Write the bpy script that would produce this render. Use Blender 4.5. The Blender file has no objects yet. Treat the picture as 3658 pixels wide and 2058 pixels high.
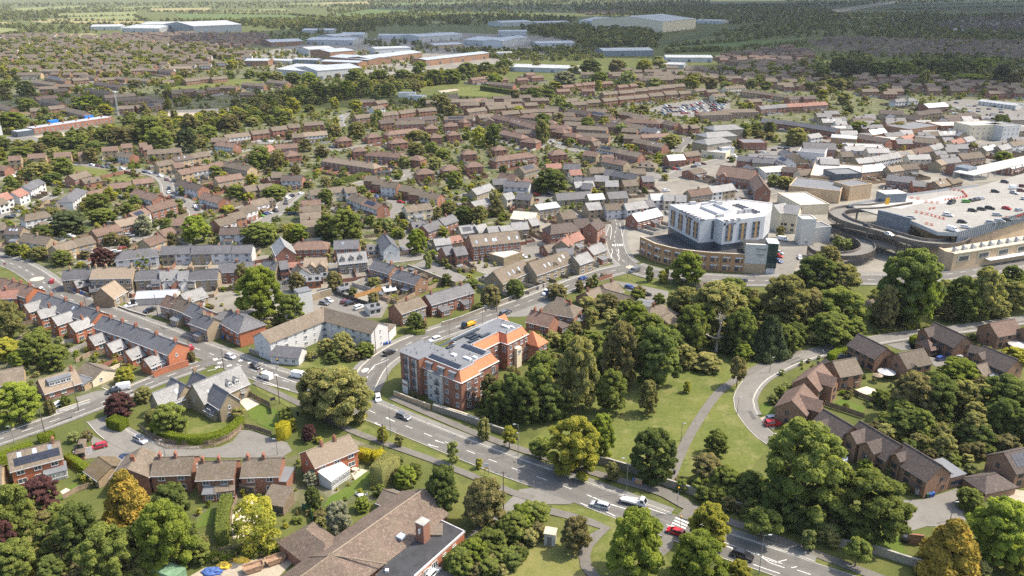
import bpy,math,random
from math import cos,sin,pi
import numpy as np
from mathutils import Vector,Matrix
random.seed(7);RNG=np.random.default_rng(11)
scn=bpy.context.scene
COL=scn.collection
# camera, sky, sun, exposure
F,CX,CY,CAMH,PITCH=2840.0,1829.0,1029.0,112.0,math.radians(20.93)
SP,CP=sin(PITCH),cos(PITCH)
cam_d=bpy.data.cameras.new('camera');cam=bpy.data.objects.new('camera',cam_d);COL.objects.link(cam)
cam.location=(0,0,CAMH);cam.rotation_euler=(pi/2 - PITCH,0,0)
cam_d.sensor_width=36;cam_d.lens=36*F/3658;cam_d.clip_start=1;cam_d.clip_end=80000
scn.camera=cam
SUN_EL,SUN_AZ=math.radians(54),math.atan2(.977,.215)
SUNV=Vector((sin(SUN_AZ)*cos(SUN_EL),cos(SUN_AZ)*cos(SUN_EL),sin(SUN_EL)))
wd=bpy.data.worlds.new('World');scn.world=wd;wd.use_nodes=True
wn=wd.node_tree.nodes;sky=wn.new('ShaderNodeTexSky');sky.sky_type='NISHITA';sky.sun_disc=False
sky.sun_elevation=SUN_EL;sky.sun_rotation=SUN_AZ;sky.altitude=180;sky.air_density=1.0;sky.dust_density=3.0
wd.node_tree.links.new(sky.outputs[0],wn['Background'].inputs[0]);wn['Background'].inputs[1].default_value=0.15
sl=bpy.data.lights.new('sun','SUN');sl.energy=2.8;sl.angle=math.radians(0.5);sl.color=(1,.915,.79)
so=bpy.data.objects.new('sun',sl);COL.objects.link(so);so.rotation_euler=(-SUNV).to_track_quat('-Z','Y').to_euler()
scn.view_settings.view_transform='Standard';scn.view_settings.look='None';scn.view_settings.gamma=1
scn.view_settings.exposure=1.2
scn.cycles.max_bounces=5;scn.cycles.diffuse_bounces=3;scn.cycles.glossy_bounces=2;scn.cycles.transmission_bounces=3
scn.cycles.transparent_max_bounces=4;scn.cycles.volume_bounces=0
scn.cycles.use_denoising=False
# survey: photo pixel -> point of the place at h
TL={'A1':(0,1458,.4140625),'A2':(900,1458,.4140625),'A3':(1800,1458,.4140625),'A4':(2598,1458,.4140625)}
for r,y in (('B',900),('C',400)):
 for i,x in enumerate((0,900,1800,2598)):TL[r+str(i+1)]=(x,y,.4140625)
for i,x in enumerate((0,1200,2358)):TL['T'+str(i+1)]=(x,0,.504658)
TL.update(H=(2240,680,.22082),AP=(1390,1110,.25536),M=(2850,620,.31366),S=(540,1270,.16562),L=(0,240,.27603),
          Q=(600,180,.5618),R=(2200,180,.53725),U=(2900,180,.5372),D=(0,0,1/.70421))
AT=lambda v:math.atan2(v[1],v[0])
def SRC(t,x,y):o=TL[t];return o[0]+x*o[2],o[1]+y*o[2]
def W(x,y,z=0.0):
 u=(x-CX)/F;v=(y-CY)/F;t=(CAMH-z)/(SP+v*CP);return Vector((u*t,(CP-v*SP)*t,z))
def T(t,x,y,z=0.0):return W(*SRC(t,x,y),z)
def ppm(p):return F/(p.y*CP+(CAMH-p.z)*SP)
def imgx(p):return CX+F*p.x/(p.y*CP+(CAMH-p.z)*SP)
def imgy(p):
 zc=p.y*CP+(CAMH-p.z)*SP;return CY+F*((CAMH-p.z)*CP-p.y*SP)/zc
# materials
MATS={}
def nmat(name):
 m=bpy.data.materials.new(name);m.use_nodes=True;nt=m.node_tree
 b=nt.nodes['Principled BSDF'];MATS[name]=m;return m,nt,nt.nodes,nt.links,b
def mixc(nt,f,a,b,bt='MIX'):
 n=nt.nodes.new('ShaderNodeMix');n.data_type='RGBA';n.blend_type=bt
 for i,v in ((0,f),(6,a),(7,b)):
  if isinstance(v,(int,float)):n.inputs[i].default_value=v
  elif isinstance(v,tuple):n.inputs[i].default_value=(*v,1)[:4]
  else:nt.links.new(v,n.inputs[i])
 return n.outputs[2]
def nz_(nt,scale,detail=3,vec=None,rough=.6):
 n=nt.nodes.new('ShaderNodeTexNoise');n.inputs['Scale'].default_value=scale;n.inputs['Detail'].default_value=detail
 n.inputs['Roughness'].default_value=rough
 if vec is not None:nt.links.new(vec,n.inputs['Vector'])
 return n.outputs[0]
def ramp(nt,f,a,b):
 n=nt.nodes.new('ShaderNodeMapRange');n.inputs[1].default_value=a;n.inputs[2].default_value=b;nt.links.new(f,n.inputs[0]);return n.outputs[0]
def geopos(nt):return nt.nodes.new('ShaderNodeNewGeometry').outputs['Position']
def objrand(nt):return nt.nodes.new('ShaderNodeObjectInfo').outputs['Random']
def uvn(nt):return nt.nodes.new('ShaderNodeTexCoord').outputs['UV']
def vary(nt,c,amt):
 mr=nt.nodes.new('ShaderNodeMapRange');mr.inputs[3].default_value=1-amt;mr.inputs[4].default_value=1+amt
 nt.links.new(objrand(nt),mr.inputs[0]);cx=nt.nodes.new('ShaderNodeCombineXYZ')
 for i in range(3):nt.links.new(mr.outputs[0],cx.inputs[i])
 return mixc(nt,1.0,c,cx.outputs[0],'MULTIPLY')
def plain(name,c,rough=.6,metal=0,spec=.4,nz=.12,ns=.6):
 m,nt,n,l,b=nmat(name);f=nz_(nt,ns,3,geopos(nt))
 l.new(mixc(nt,ramp(nt,f,.3,.7),tuple(x*(1-nz)for x in c),tuple(min(1,x*(1+nz))for x in c)),b.inputs['Base Color'])
 b.inputs['Roughness'].default_value=rough;b.inputs['Metallic'].default_value=metal;b.inputs['Specular IOR Level'].default_value=spec
 return m
def pieces(name,c1,c2,mortar,bw,bh,ms,stain=.35,rough=.85,var=.12,bump=.3,ns=.22,moss=None):
 m,nt,n,l,b=nmat(name);uv=uvn(nt)
 br=n.new('ShaderNodeTexBrick');l.new(uv,br.inputs['Vector'])
 br.inputs['Color1'].default_value=(*c1,1);br.inputs['Color2'].default_value=(*c2,1);br.inputs['Mortar'].default_value=(*mortar,1)
 br.inputs['Scale'].default_value=1;br.inputs['Mortar Size'].default_value=ms;br.inputs['Brick Width'].default_value=bw;br.inputs['Row Height'].default_value=bh
 br.inputs['Bias'].default_value=0
 f=nz_(nt,ns,6,geopos(nt),.7);f2=nz_(nt,1.7,4,geopos(nt),.7)
 c=mixc(nt,ramp(nt,f,.42,.75),br.outputs[0],tuple(x*(1-stain)for x in c1))
 c=mixc(nt,ramp(nt,f2,.5,.8),c,tuple(min(1,x*1.3+.01)for x in c2))
 if moss:c=mixc(nt,ramp(nt,nz_(nt,.5,5,geopos(nt),.75),.52,.68),c,moss)
 c=vary(nt,c,var);l.new(c,b.inputs['Base Color']);b.inputs['Roughness'].default_value=rough;b.inputs['Specular IOR Level'].default_value=.25
 bp=n.new('ShaderNodeBump');bp.inputs['Strength'].default_value=bump;bp.inputs['Distance'].default_value=.05
 l.new(br.outputs[1],bp.inputs['Height']);bp.invert=True;l.new(bp.outputs[0],b.inputs['Normal'])
 return m
pieces('brick_red',(.26,.110,.068),(.305,.135,.085),(.30,.22,.17),.225,.075,.008,.25)
pieces('brick_orange',(.42,.135,.06),(.36,.11,.05),(.40,.27,.18),.225,.075,.008,.15)
pieces('brick_brown',(.235,.132,.078),(.30,.168,.10),(.27,.2,.15),.225,.075,.008,.25)
pieces('brick_buff',(.42,.31,.18),(.36,.26,.15),(.42,.35,.25),.225,.075,.008,.2)
pieces('stone_wall',(.34,.27,.17),(.27,.215,.14),(.3,.25,.18),.4,.18,.015,.3)
pieces('stone_grey',(.30,.26,.20),(.22,.19,.145),(.25,.22,.18),.4,.2,.015,.35)
pieces('render_white',(.56,.55,.52),(.54,.53,.50),(.54,.53,.50),1.2,1.2,.002,.1,var=.06,bump=0)
pieces('render_cream',(.62,.54,.39),(.60,.52,.37),(.6,.52,.38),1.2,1.2,.002,.1,var=.08,bump=0)
pieces('brick_ochre',(.40,.22,.10),(.44,.25,.12),(.44,.32,.2),.225,.075,.008,.1)
pieces('render_pale',(.55,.53,.47),(.52,.50,.44),(.5,.48,.43),1.2,1.2,.003,.15,var=.1,bump=0)
pieces('tile_brown',(.158,.128,.095),(.192,.156,.116),(.08,.06,.045),.33,.29,.03,.34,var=.2,moss=(.13,.105,.06))
pieces('tile_dark',(.108,.084,.070),(.132,.102,.084),(.035,.03,.027),.33,.29,.03,.3)
pieces('tile_redbrown',(.182,.122,.090),(.215,.145,.107),(.08,.05,.04),.33,.29,.03,.35,var=.2)
pieces('tile_red',(.30,.15,.11),(.35,.19,.14),(.14,.08,.06),.33,.29,.03,.3)
pieces('tile_orange',(.60,.215,.105),(.56,.195,.095),(.36,.12,.06),.33,.3,.03,.08,var=.03)
pieces('slate',(.115,.112,.115),(.145,.14,.14),(.05,.05,.052),.3,.22,.02,.3,rough=.55)
pieces('slate_light',(.225,.22,.21),(.275,.265,.25),(.14,.14,.135),.3,.22,.02,.35,rough=.5)
pieces('tile_tan',(.30,.235,.165),(.26,.2,.14),(.12,.1,.08),.33,.29,.03,.25)
pieces('tile_moss',(.165,.125,.075),(.19,.145,.085),(.07,.055,.035),.33,.29,.03,.3,moss=(.15,.105,.03))
plain('felt_black',(.045,.045,.047),.9,nz=.3,ns=.35);plain('felt_grey',(.155,.16,.165),.8,nz=.12,ns=.3)
plain('membrane_white',(.45,.42,.38),.6,nz=.12,ns=.2);plain('metal_grey',(.42,.43,.43),.45,.2,nz=.1,ns=.1);plain('metal_white',(.40,.40,.385),.5,nz=.1,ns=.06)
plain('metal_blue',(.17,.20,.235),.4,.3,nz=.15);plain('metal_dark',(.085,.10,.115),.45,.2);plain('metal_tan',(.5,.46,.36),.5)
plain('white_paint',(.60,.59,.57),.5,nz=.06);plain('dark_frame',(.05,.05,.052),.5);plain('grey_frame',(.12,.13,.14),.4)
plain('concrete',(.34,.32,.28),.85,nz=.25,ns=.5);plain('concrete_dark',(.165,.14,.115),.85,nz=.3,ns=.4);plain('kerb_stone',(.50,.47,.40),.8,nz=.2,ns=1)
plain('wood_fence',(.20,.15,.10),.85,nz=.3,ns=1);plain('wood_pale',(.30,.225,.15),.8,nz=.25,ns=1);plain('wood_pole',(.12,.085,.06),.85)
plain('lamp_metal',(.20,.22,.20),.5,.3);plain('terracotta',(.42,.16,.08),.7);plain('patio',(.52,.45,.34),.8,nz=.15,ns=1);plain('soil',(.16,.11,.075),.9)
plain('solar_panel',(.022,.026,.038),.25,spec=.5,nz=.3);plain('rubber',(.02,.02,.02),.8);plain('timber_orange',(.46,.25,.09),.8);plain('bark',(.10,.075,.055),.9)
plain('dead_wood',(.42,.36,.30),.9);plain('plastic_blue',(.03,.11,.38),.5);plain('plastic_green',(.03,.12,.06),.6);plain('plastic_red',(.62,.07,.025),.5)
plain('tarp_yellow',(.66,.44,.05),.5);plain('tarp_blue',(.07,.13,.33),.5);plain('yellow_paint',(.75,.40,.02),.5);plain('skip_rust',(.30,.19,.12),.8,nz=.35,ns=2)
plain('container_green',(.16,.26,.16),.6,nz=.3,ns=.6);plain('panel_ochre',(.38,.235,.10),.6);plain('cladding_white',(.50,.50,.50),.4,nz=.06,ns=.5)
plain('blue_canopy',(.02,.2,.6),.5);plain('tail_light',(.5,.01,.01),.3);plain('head_light',(.8,.8,.8),.2);plain('skin',(.5,.3,.22),.6)
plain('stone_pale',(.50,.43,.31),.85,nz=.15,ns=.4);plain('brick_blocks',(.46,.34,.21),.85,nz=.12,ns=.25)
def glass(name,c,rough=.08):
 m,nt,n,l,b=nmat(name);l.new(vary(nt,mixc(nt,0.0,c,c),.5),b.inputs['Base Color']);b.inputs['Roughness'].default_value=rough;b.inputs['Specular IOR Level'].default_value=.7
glass('window_glass',(.06,.07,.08));glass('car_glass',(.02,.023,.027));glass('curtain_glass',(.03,.07,.07));glass('skylight_glass',(.35,.4,.45),.15)
def paint(name,c):
 m,nt,n,l,b=nmat(name);b.inputs['Base Color'].default_value=(*c,1);b.inputs['Roughness'].default_value=.3;b.inputs['Coat Weight'].default_value=.6;b.inputs['Specular IOR Level'].default_value=.5
CARC={'white':(.75,.75,.74),'silver':(.42,.44,.46),'grey':(.12,.125,.13),'black':(.012,.012,.014),'red':(.42,.012,.015),'blue':(.03,.07,.24),'dark blue':(.015,.02,.05),
      'maroon':(.13,.015,.02),'green':(.10,.32,.03),'cream':(.62,.55,.36),'olive':(.3,.28,.14),'light blue':(.2,.33,.45)}
for k,c in CARC.items():paint('paint_'+k,c)
def ground_mat(name,cols,s1,s2,thr=(.4,.6),rough=.95,fine=2.5):
 m,nt,n,l,b=nmat(name);gp=geopos(nt)
 a=mixc(nt,ramp(nt,nz_(nt,s1,5,gp,.65),*thr),cols[0],cols[1])
 a=mixc(nt,ramp(nt,nz_(nt,s2,4,gp,.6),.5,.72),a,cols[2])
 a=mixc(nt,ramp(nt,nz_(nt,fine,3,gp,.7),.25,.75),a,mixc(nt,1.0,a,(.58,.60,.56),'MULTIPLY'))
 l.new(a,b.inputs['Base Color']);b.inputs['Roughness'].default_value=rough;b.inputs['Specular IOR Level'].default_value=.15
 return m,nt,b,gp
ground_mat('ground_grass',((.105,.122,.032),(.150,.155,.045),(.078,.096,.026)),.045,.11)
ground_mat('lawn_grass',((.160,.172,.044),(.122,.146,.034),(.225,.21,.082)),.06,.19,(.40,.60),fine=1.1)
ground_mat('garden_grass',((.095,.150,.022),(.125,.165,.032),(.15,.16,.05)),.07,.2)
ground_mat('dry_grass',((.195,.195,.055),(.25,.225,.085),(.16,.17,.045)),.08,.25)
ground_mat('garden_mix',((.095,.115,.036),(.15,.14,.075),(.31,.27,.205)),.10,.16,(.42,.62))
ground_mat('yard_mix',((.25,.225,.19),(.33,.30,.25),(.19,.175,.155)),.04,.09)
ground_mat('field_straw',((.36,.29,.13),(.31,.27,.12),(.25,.24,.10)),.006,.012);ground_mat('field_green',((.10,.15,.04),(.13,.17,.05),(.16,.18,.06)),.006,.015)
ground_mat('field_pale',((.22,.235,.085),(.25,.25,.10),(.19,.21,.075)),.006,.012);ground_mat('scrub',((.07,.095,.03),(.10,.12,.04),(.15,.14,.07)),.03,.05)
ground_mat('gravel_pale',((.50,.43,.33),(.44,.37,.28),(.36,.3,.23)),.05,.3)
def road_mat(name,c):
 m,nt,b,gp=ground_mat(name,(c,tuple(x*1.12 for x in c),tuple(x*.86 for x in c)),.06,.35,rough=.9,fine=4)
road_mat('asphalt',(.178,.166,.150));road_mat('asphalt_pale',(.225,.208,.185));road_mat('asphalt_dark',(.135,.128,.118));road_mat('asphalt_worn',(.20,.188,.17));road_mat('asphalt_track',(.163,.152,.138));road_mat('pavement_grey',(.235,.222,.2));road_mat('path_grey',(.19,.172,.15))
road_mat('deck',(.34,.32,.29));road_mat('tactile_red',(.30,.16,.11))
plain('road_paint',(.62,.61,.56),.7,nz=.25,ns=2);plain('paint_red_worn',(.55,.11,.05),.7,nz=.2,ns=2)
def leaf(name,c,trans=.5,var=.22):
 m=bpy.data.materials.new(name);m.use_nodes=True;MATS[name]=m;nt=m.node_tree;n=nt.nodes;l=nt.links
 n.remove(n['Principled BSDF']);out=n['Material Output']
 at=n.new('ShaderNodeAttribute');at.attribute_name='tint'
 c2=tuple(x*s for x,s in zip(c,(1.45,1.3,1.2)));c1=tuple(x*s for x,s in zip(c,(.62,.68,.7)))
 col=mixc(nt,at.outputs['Fac'],c1,c2);col=vary(nt,col,var)
 d=n.new('ShaderNodeBsdfDiffuse');t=n.new('ShaderNodeBsdfTranslucent');mx=n.new('ShaderNodeMixShader');mx.inputs[0].default_value=trans
 l.new(col,d.inputs[0]);l.new(mixc(nt,1.0,col,(1.1,1.15,.6),'MULTIPLY'),t.inputs[0]);l.new(d.outputs[0],mx.inputs[1]);l.new(t.outputs[0],mx.inputs[2]);l.new(mx.outputs[0],out.inputs[0])
leaf('leaf_mid',(0.207,0.246,0.065));leaf('leaf_dark',(0.152,0.193,0.058));leaf('leaf_yellow',(0.352,0.352,0.065));leaf('leaf_olive',(0.310,0.306,0.117));leaf('leaf_brown',(0.241,0.221,0.098))
leaf('leaf_copper',(0.103,0.052,0.049),.25);leaf('leaf_gold',(0.373,0.283,0.058),.25);leaf('leaf_fir',(0.076,0.099,0.044),.15);leaf('leaf_blossom',(.30,.31,.22));leaf('leaf_bright',(0.241,0.297,0.055))
leaf('leaf_hedge',(0.207,0.262,0.034));leaf('leaf_goldhedge',(0.442,0.400,0.039));leaf('leaf_far',(0.207,0.235,0.081),.3,.4);leaf('leaf_fardark',(0.131,0.159,0.065),.3,.3)
# mesh helpers
def auto_uv(me):
 n=len(me.polygons)
 if n==0:return
 uvl=me.uv_layers.new(name='uv');co=np.empty(len(me.vertices)*3);me.vertices.foreach_get('co',co);co=co.reshape(-1,3)
 nr=np.empty(n*3);me.polygons.foreach_get('normal',nr);nr=nr.reshape(-1,3)
 lt=np.empty(n,int);me.polygons.foreach_get('loop_total',lt);vi=np.empty(len(me.loops),int);me.loops.foreach_get('vertex_index',vi)
 fn=np.repeat(nr,lt,axis=0);u=np.stack([-fn[:,1],fn[:,0],np.zeros(len(fn))],1);ln=np.linalg.norm(u,axis=1)
 u[ln<1e-3]=(1,0,0);ln[ln<1e-3]=1;u/=ln[:,None];v=np.cross(fn,u);p=co[vi]
 uvl.data.foreach_set('uv',np.stack([(p*u).sum(1),(p*v).sum(1)],1).ravel())
class MB:
 def __init__(s):s.v=[];s.f=[];s.m=[]
 def add(s,vs,fs,mi=0):
  o=len(s.v);s.v+=[tuple(q)for q in vs];s.f+=[tuple(i+o for i in f)for f in fs];s.m+=[mi]*len(fs);return s
 def box(s,c,sz,rz=0,mi=0):
  x,y,z=sz[0]/2,sz[1]/2,sz[2];ca,sa=cos(rz),sin(rz)
  vs=[(c[0]+px*ca-py*sa,c[1]+px*sa+py*ca,c[2]+pz)for pz in (0,z)for px,py in ((-x,-y),(x,-y),(x,y),(-x,y))]
  return s.add(vs,[(3,2,1,0),(4,5,6,7),(0,1,5,4),(1,2,6,5),(2,3,7,6),(3,0,4,7)],mi)
 def prism(s,poly,z0,z1,mi=0,mtop=None,bottom=True):
  n=len(poly);a=sum(poly[i][0]*poly[(i+1)%n][1]-poly[(i+1)%n][0]*poly[i][1]for i in range(n))
  if a<0:poly=poly[::-1]
  z0l=z0 if isinstance(z0,(list,tuple))else [z0]*n;z1l=z1 if isinstance(z1,(list,tuple))else [z1]*n
  if a<0:z0l=z0l[::-1];z1l=z1l[::-1]
  o=len(s.v);s.v+=[(p[0],p[1],z)for p,z in zip(poly,z0l)]+[(p[0],p[1],z)for p,z in zip(poly,z1l)]
  for i in range(n):j=(i+1)%n;s.f.append((o+i,o+j,o+n+j,o+n+i));s.m.append(mi)
  s.f.append(tuple(o+n+i for i in range(n)));s.m.append(mi if mtop is None else mtop)
  if bottom:s.f.append(tuple(o+n-1-i for i in range(n)));s.m.append(mi)
  return s
 def tube(s,p0,p1,r0,r1,n=8,mi=0,cap=True):
  p0=Vector(p0);p1=Vector(p1);d=(p1-p0).normalized();a=d.orthogonal().normalized();b=d.cross(a)
  vs=[]
  for p,r in ((p0,r0),(p1,r1)):
   for i in range(n):t=2*pi*i/n;vs.append(p+(a*cos(t)+b*sin(t))*r)
  fs=[(i,(i+1)%n,n+(i+1)%n,n+i)for i in range(n)]
  if cap:fs+=[tuple(range(n))[::-1],tuple(range(n,2*n))]
  return s.add(vs,fs,mi)
 def mesh(s,name,mats,M=None):
  me=bpy.data.meshes.new(name);vs=s.v
  if M is not None:vs=[tuple(M@Vector(q))for q in vs]
  me.from_pydata(vs,[],s.f)
  for m in ([mats]if isinstance(mats,str)else mats):me.materials.append(MATS[m])
  if not isinstance(mats,str)and len(mats)>1:me.polygons.foreach_set('material_index',s.m)
  me.update();auto_uv(me);return me
 def obj(s,name,mats,parent=None):
  M=None
  if parent is not None:M=RI(parent)
  o=bpy.data.objects.new(name,s.mesh(name,mats,M));COL.objects.link(o);o.parent=parent;return o
def RI(p):
 M=Matrix.Identity(4)
 while p is not None:
  M=M@(Matrix.Translation(p.location)@p.rotation_euler.to_matrix().to_4x4()).inverted();p=p.parent
 return M
def tag(o,label=None,cat=None,group=None,kind=None):
 if label:o['label']=label
 if cat:o['category']=cat
 if group:o['group']=group
 if kind:o['kind']=kind
 return o
def thing(name,label,cat,loc=(0,0,0),rz=0,group=None):
 o=bpy.data.objects.new(name,None);COL.objects.link(o);o.empty_display_size=.5;o.location=loc;o.rotation_euler=(0,0,rz)
 return tag(o,label,cat,group)
def inst(name,me,parent,loc,rz=0,scale=None,mats=None):
 o=bpy.data.objects.new(name,me);COL.objects.link(o);o.parent=parent;o.location=loc;o.rotation_euler=(0,0,rz)
 if scale:o.scale=scale
 if mats:
  for i,m in mats.items():o.material_slots[i].link='OBJECT';o.material_slots[i].material=MATS[m]
 return o
ORD=['first','second','third','fourth','fifth','sixth','seventh','eighth','ninth','tenth','eleventh','twelfth','thirteenth','fourteenth','fifteenth','sixteenth','seventeenth','eighteenth','nineteenth','twentieth']
def nth(i):return ORD[i]if i<20 else 'number %d'%(i+1)
V2=lambda v:Vector((v[0],v[1]))
def catmull(pts,step=3.0):
 P=[Vector((p[0],p[1],p[2]if len(p)>2 else 0))for p in pts];P=[P[0]*2-P[1]]+P+[P[-1]*2-P[-2]];out=[]
 for i in range(1,len(P)-2):
  a,b,c,d=P[i-1:i+3];n=max(1,int((c-b).length/step))
  for k in range(n):
   t=k/n;out.append(.5*((2*b)+(c-a)*t+(2*a-5*b+4*c-d)*t*t+(3*b-a-3*c+d)*t**3))
 return out+[P[-2]]
def offset(line,d):
 out=[]
 for i,p in enumerate(line):
  a=line[max(0,i-1)];b=line[min(len(line)-1,i+1)];t=(b-a).xy;t=t.normalized()if t.length>1e-6 else Vector((1,0))
  out.append(Vector((p.x-t.y*d,p.y+t.x*d,p.z)))
 return out
def inpoly(p,poly):
 c=False;n=len(poly);j=n-1
 for i in range(n):
  if (poly[i][1]>p[1])!=(poly[j][1]>p[1])and p[0]<(poly[j][0]-poly[i][0])*(p[1]-poly[i][1])/(poly[j][1]-poly[i][1])+poly[i][0]:c=not c
  j=i
 return c
# THE SETTING
g=MB();g.add([(-26000,-300,-.05),(26000,-300,-.05),(26000,42000,-.05),(-26000,42000,-.05)],[(0,1,2,3)])
tag(g.obj('ground','ground_grass'),kind='structure')
NAREA=0;AREAS=[];ROADS=[];LAWNS=[]
def area(name,mat,tile,pts,z=.012,hard=True,keep=True):
 global NAREA;NAREA+=1
 P=[T(tile,*p)for p in pts];m=MB();z+=NAREA*(.0004 if P[0].y<700 else .004);m.add([(p.x,p.y,z)for p in P],[tuple(range(len(P)))])
 o=m.obj(name,mat)
 if o.data.polygons[0].normal.z<0:o.data.flip_normals()
 tag(o,kind='structure')
 if hard:AREAS.append([(p.x,p.y)for p in P])
 elif keep:LAWNS.append([(p.x,p.y)for p in P])
 return o
area('garden_ground','garden_mix','D',[(-80,560),(0,420),(300,375),(700,300),(1000,255),(1300,215),(1700,190),(2100,165),(2660,150),(2660,330),(2000,430),(1500,540),(1250,640),(950,700),(750,800),(600,880),(420,800),(200,720),(-80,620)],.0,False,False)
area('garden_ground','garden_mix','D',[(-80,330),(-80,110),(300,95),(900,110),(1100,150),(820,230),(560,270),(300,310)],.001,False,False)
area('yard_ground','yard_mix','D',[(1080,640),(1300,560),(1500,520),(1680,430),(1900,390),(2150,330),(2660,270),(2660,690),(1900,690),(1600,640),(1450,690),(1250,700)],.004,False,False)
area('yard_ground','yard_mix','D',[(150,690),(420,660),(700,640),(900,650),(1000,720),(960,800),(830,800),(700,850),(560,840),(420,790),(240,740)],.003,False,False)
area('yard_ground','yard_mix','D',[(600,160),(700,120),(1100,80),(1450,95),(1440,130),(1250,160),(1000,190),(800,200)],.05,False,False)
area('garden_ground','garden_mix','D',[(0,900),(100,790),(230,760),(420,860),(470,920),(300,980),(80,1010),(-60,960)],.002,False,False)
area('garden_ground','garden_mix','D',[(640,1180),(880,1100),(1010,1150),(1000,1250),(720,1290),(560,1330),(480,1300),(560,1200)],.002,False,False)
area('park_lawn','lawn_grass','D',[(1300,1135),(1480,1000),(1600,950),(1740,915),(1870,890),(1980,885),(2010,880),(1900,930),(1840,990),(1870,1060),(1930,1130),(1850,1230),(1700,1210),(1560,1185),(1420,1150)],.008,False,False)
area('verge_lawn','lawn_grass','D',[(640,965),(720,985),(830,1030),(960,1085),(1150,1160),(1300,1215),(1290,1235),(1180,1190),(1000,1120),(870,1075),(720,1020),(650,985)],.006,False,False)
area('verge_lawn','lawn_grass','D',[(985,1010),(1100,1060),(1250,1120),(1450,1190),(1600,1245),(1700,1290),(1690,1310),(1560,1260),(1350,1180),(1150,1105),(1000,1042)],.006,False,False)
area('verge_lawn','lawn_grass','D',[(1830,1310),(2000,1380),(2200,1450),(2250,1480),(2120,1480),(1950,1400),(1800,1350)],.006,False,False)
area('verge_lawn','lawn_grass','D',[(1385,1270),(1540,1290),(1650,1350),(1700,1449),(1500,1470),(1470,1420),(1500,1350),(1400,1300)],.007,False,False)
area('dry_meadow','dry_grass','D',[(1370,1360),(1500,1330),(1480,1400),(1470,1475),(1230,1475),(1290,1410)],.006,False,False)
area('garden_lawn','garden_grass','A1',[(500,740),(660,640),(690,680),(640,760),(520,800)],.012);area('garden_lawn','garden_grass','A1',[(1690,960),(1820,860),(1890,880),(1850,1000),(1690,1040)],.012)
area('garden_lawn','garden_grass','A2',[(620,860),(660,770),(870,650),(960,690),(850,760),(700,870)],.012);area('garden_lawn','garden_grass','A2',[(860,640),(960,560),(1040,540),(1020,640),(940,690)],.013)
area('garden_lawn','garden_grass','B1',[(2130,1360),(2240,1310),(2330,1370),(2310,1449),(2160,1449)],.012);area('garden_lawn','garden_grass','A2',[(60,0),(200,0),(240,60),(180,190),(40,130)],.014)
area('garden_lawn','lawn_grass','A1',[(1600,150),(1700,60),(1900,110),(1990,130),(1940,190),(1700,230),(1600,220)],.013);area('garden_lawn','lawn_grass','B2',[(90,1210),(160,1150),(330,1230),(700,1380),(740,1449),(500,1449),(300,1330)],.009)
area('corner_lawn','lawn_grass','B2',[(380,1000),(470,930),(640,920),(860,980),(700,1010)],.01);area('roadside_lawn','lawn_grass','B3',[(1090,245),(1300,235),(1520,255),(1440,310),(1240,300)],.012)
area('estate_green','lawn_grass','C1',[(440,500),(640,460),(960,500),(900,560),(560,545)],.012);area('walled_lawn','lawn_grass','C1',[(890,590),(1080,540),(1220,560),(1130,600)],.012)
area('garden_lawn','garden_grass','B4',[(1140,1240),(1270,1220),(1330,1280),(1250,1320)],.012);area('garden_lawn','garden_grass','B4',[(930,1300),(990,1270),(1190,1340),(1170,1400),(1000,1350)],.012)
area('garden_lawn','garden_grass','B4',[(300,1310),(500,1330),(440,1420),(270,1400)],.012);area('garden_lawn','garden_grass','A4',[(1330,1030),(1440,1020),(1560,1280),(1300,1200)],.012)
area('garden_lawn','garden_grass','B3',[(680,700),(770,680),(800,700),(740,730)],.012);area('terrace_patio','patio','B1',[(2050,1275),(2160,1255),(2245,1310),(2130,1370)],.012)
area('garden_patio','patio','A2',[(855,560),(900,510),(1000,540),(890,620)],.014);area('garden_patio','patio','B4',[(1040,1210),(1200,1160),(1290,1190),(1270,1220),(1150,1240)],.014);area('garden_patio','patio','A1',[(520,720),(570,690),(620,710),(540,750)],.016)
area('builders_yard','gravel_pale','A1',[(1640,1449),(1760,1380),(2150,1300),(2480,1250),(2560,1300),(2400,1460),(2000,1520)],.012);area('garden_patio','patio','A1',[(2000,930),(2110,800),(2220,780),(2240,940),(2100,1120),(2010,1130)],.012)
area('sports_field','lawn_grass','T2',[(860,615),(1080,628),(1230,650),(1350,662),(1300,722),(1060,715),(850,690)],.08);area('sand_pitch','gravel_pale','T2',[(720,645),(850,630),(875,640),(750,662)],.16)
area('playing_field','lawn_grass','T1',[(1190,625),(1420,580),(1780,553),(1910,570),(1830,590),(1500,625),(1250,633)],.08)
area('car_park','asphalt_pale','B2',[(590,430),(700,375),(1000,480),(960,560),(700,510)],.02);area('car_park','asphalt_pale','B1',[(1030,475),(1180,415),(1430,400),(1400,560),(1240,540)],.02)
area('car_park','asphalt_pale','R',[(200,395),(330,360),(500,335),(760,350),(760,395),(560,450),(300,432)],.08);area('car_park','asphalt_pale','U',[(860,350),(1000,325),(1420,350),(1420,450),(1150,440),(1000,400)],.08)
area('car_park','asphalt_pale','B4',[(385,110),(480,-20),(680,-40),(560,190),(380,200)],.02);area('car_park','asphalt_pale','C4',[(250,330),(420,290),(720,300),(640,370),(330,400)],.05)
area('car_park','asphalt_pale','C2',[(1260,1080),(1360,1060),(1400,1200),(1500,1230),(1280,1230)],.02);area('car_park','asphalt_pale','C3',[(0,1250),(180,1140),(340,1180),(320,1240),(60,1290)],.02);area('car_park','asphalt_pale','C3',[(250,760),(330,700),(440,690),(440,770),(300,800)],.02)
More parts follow.
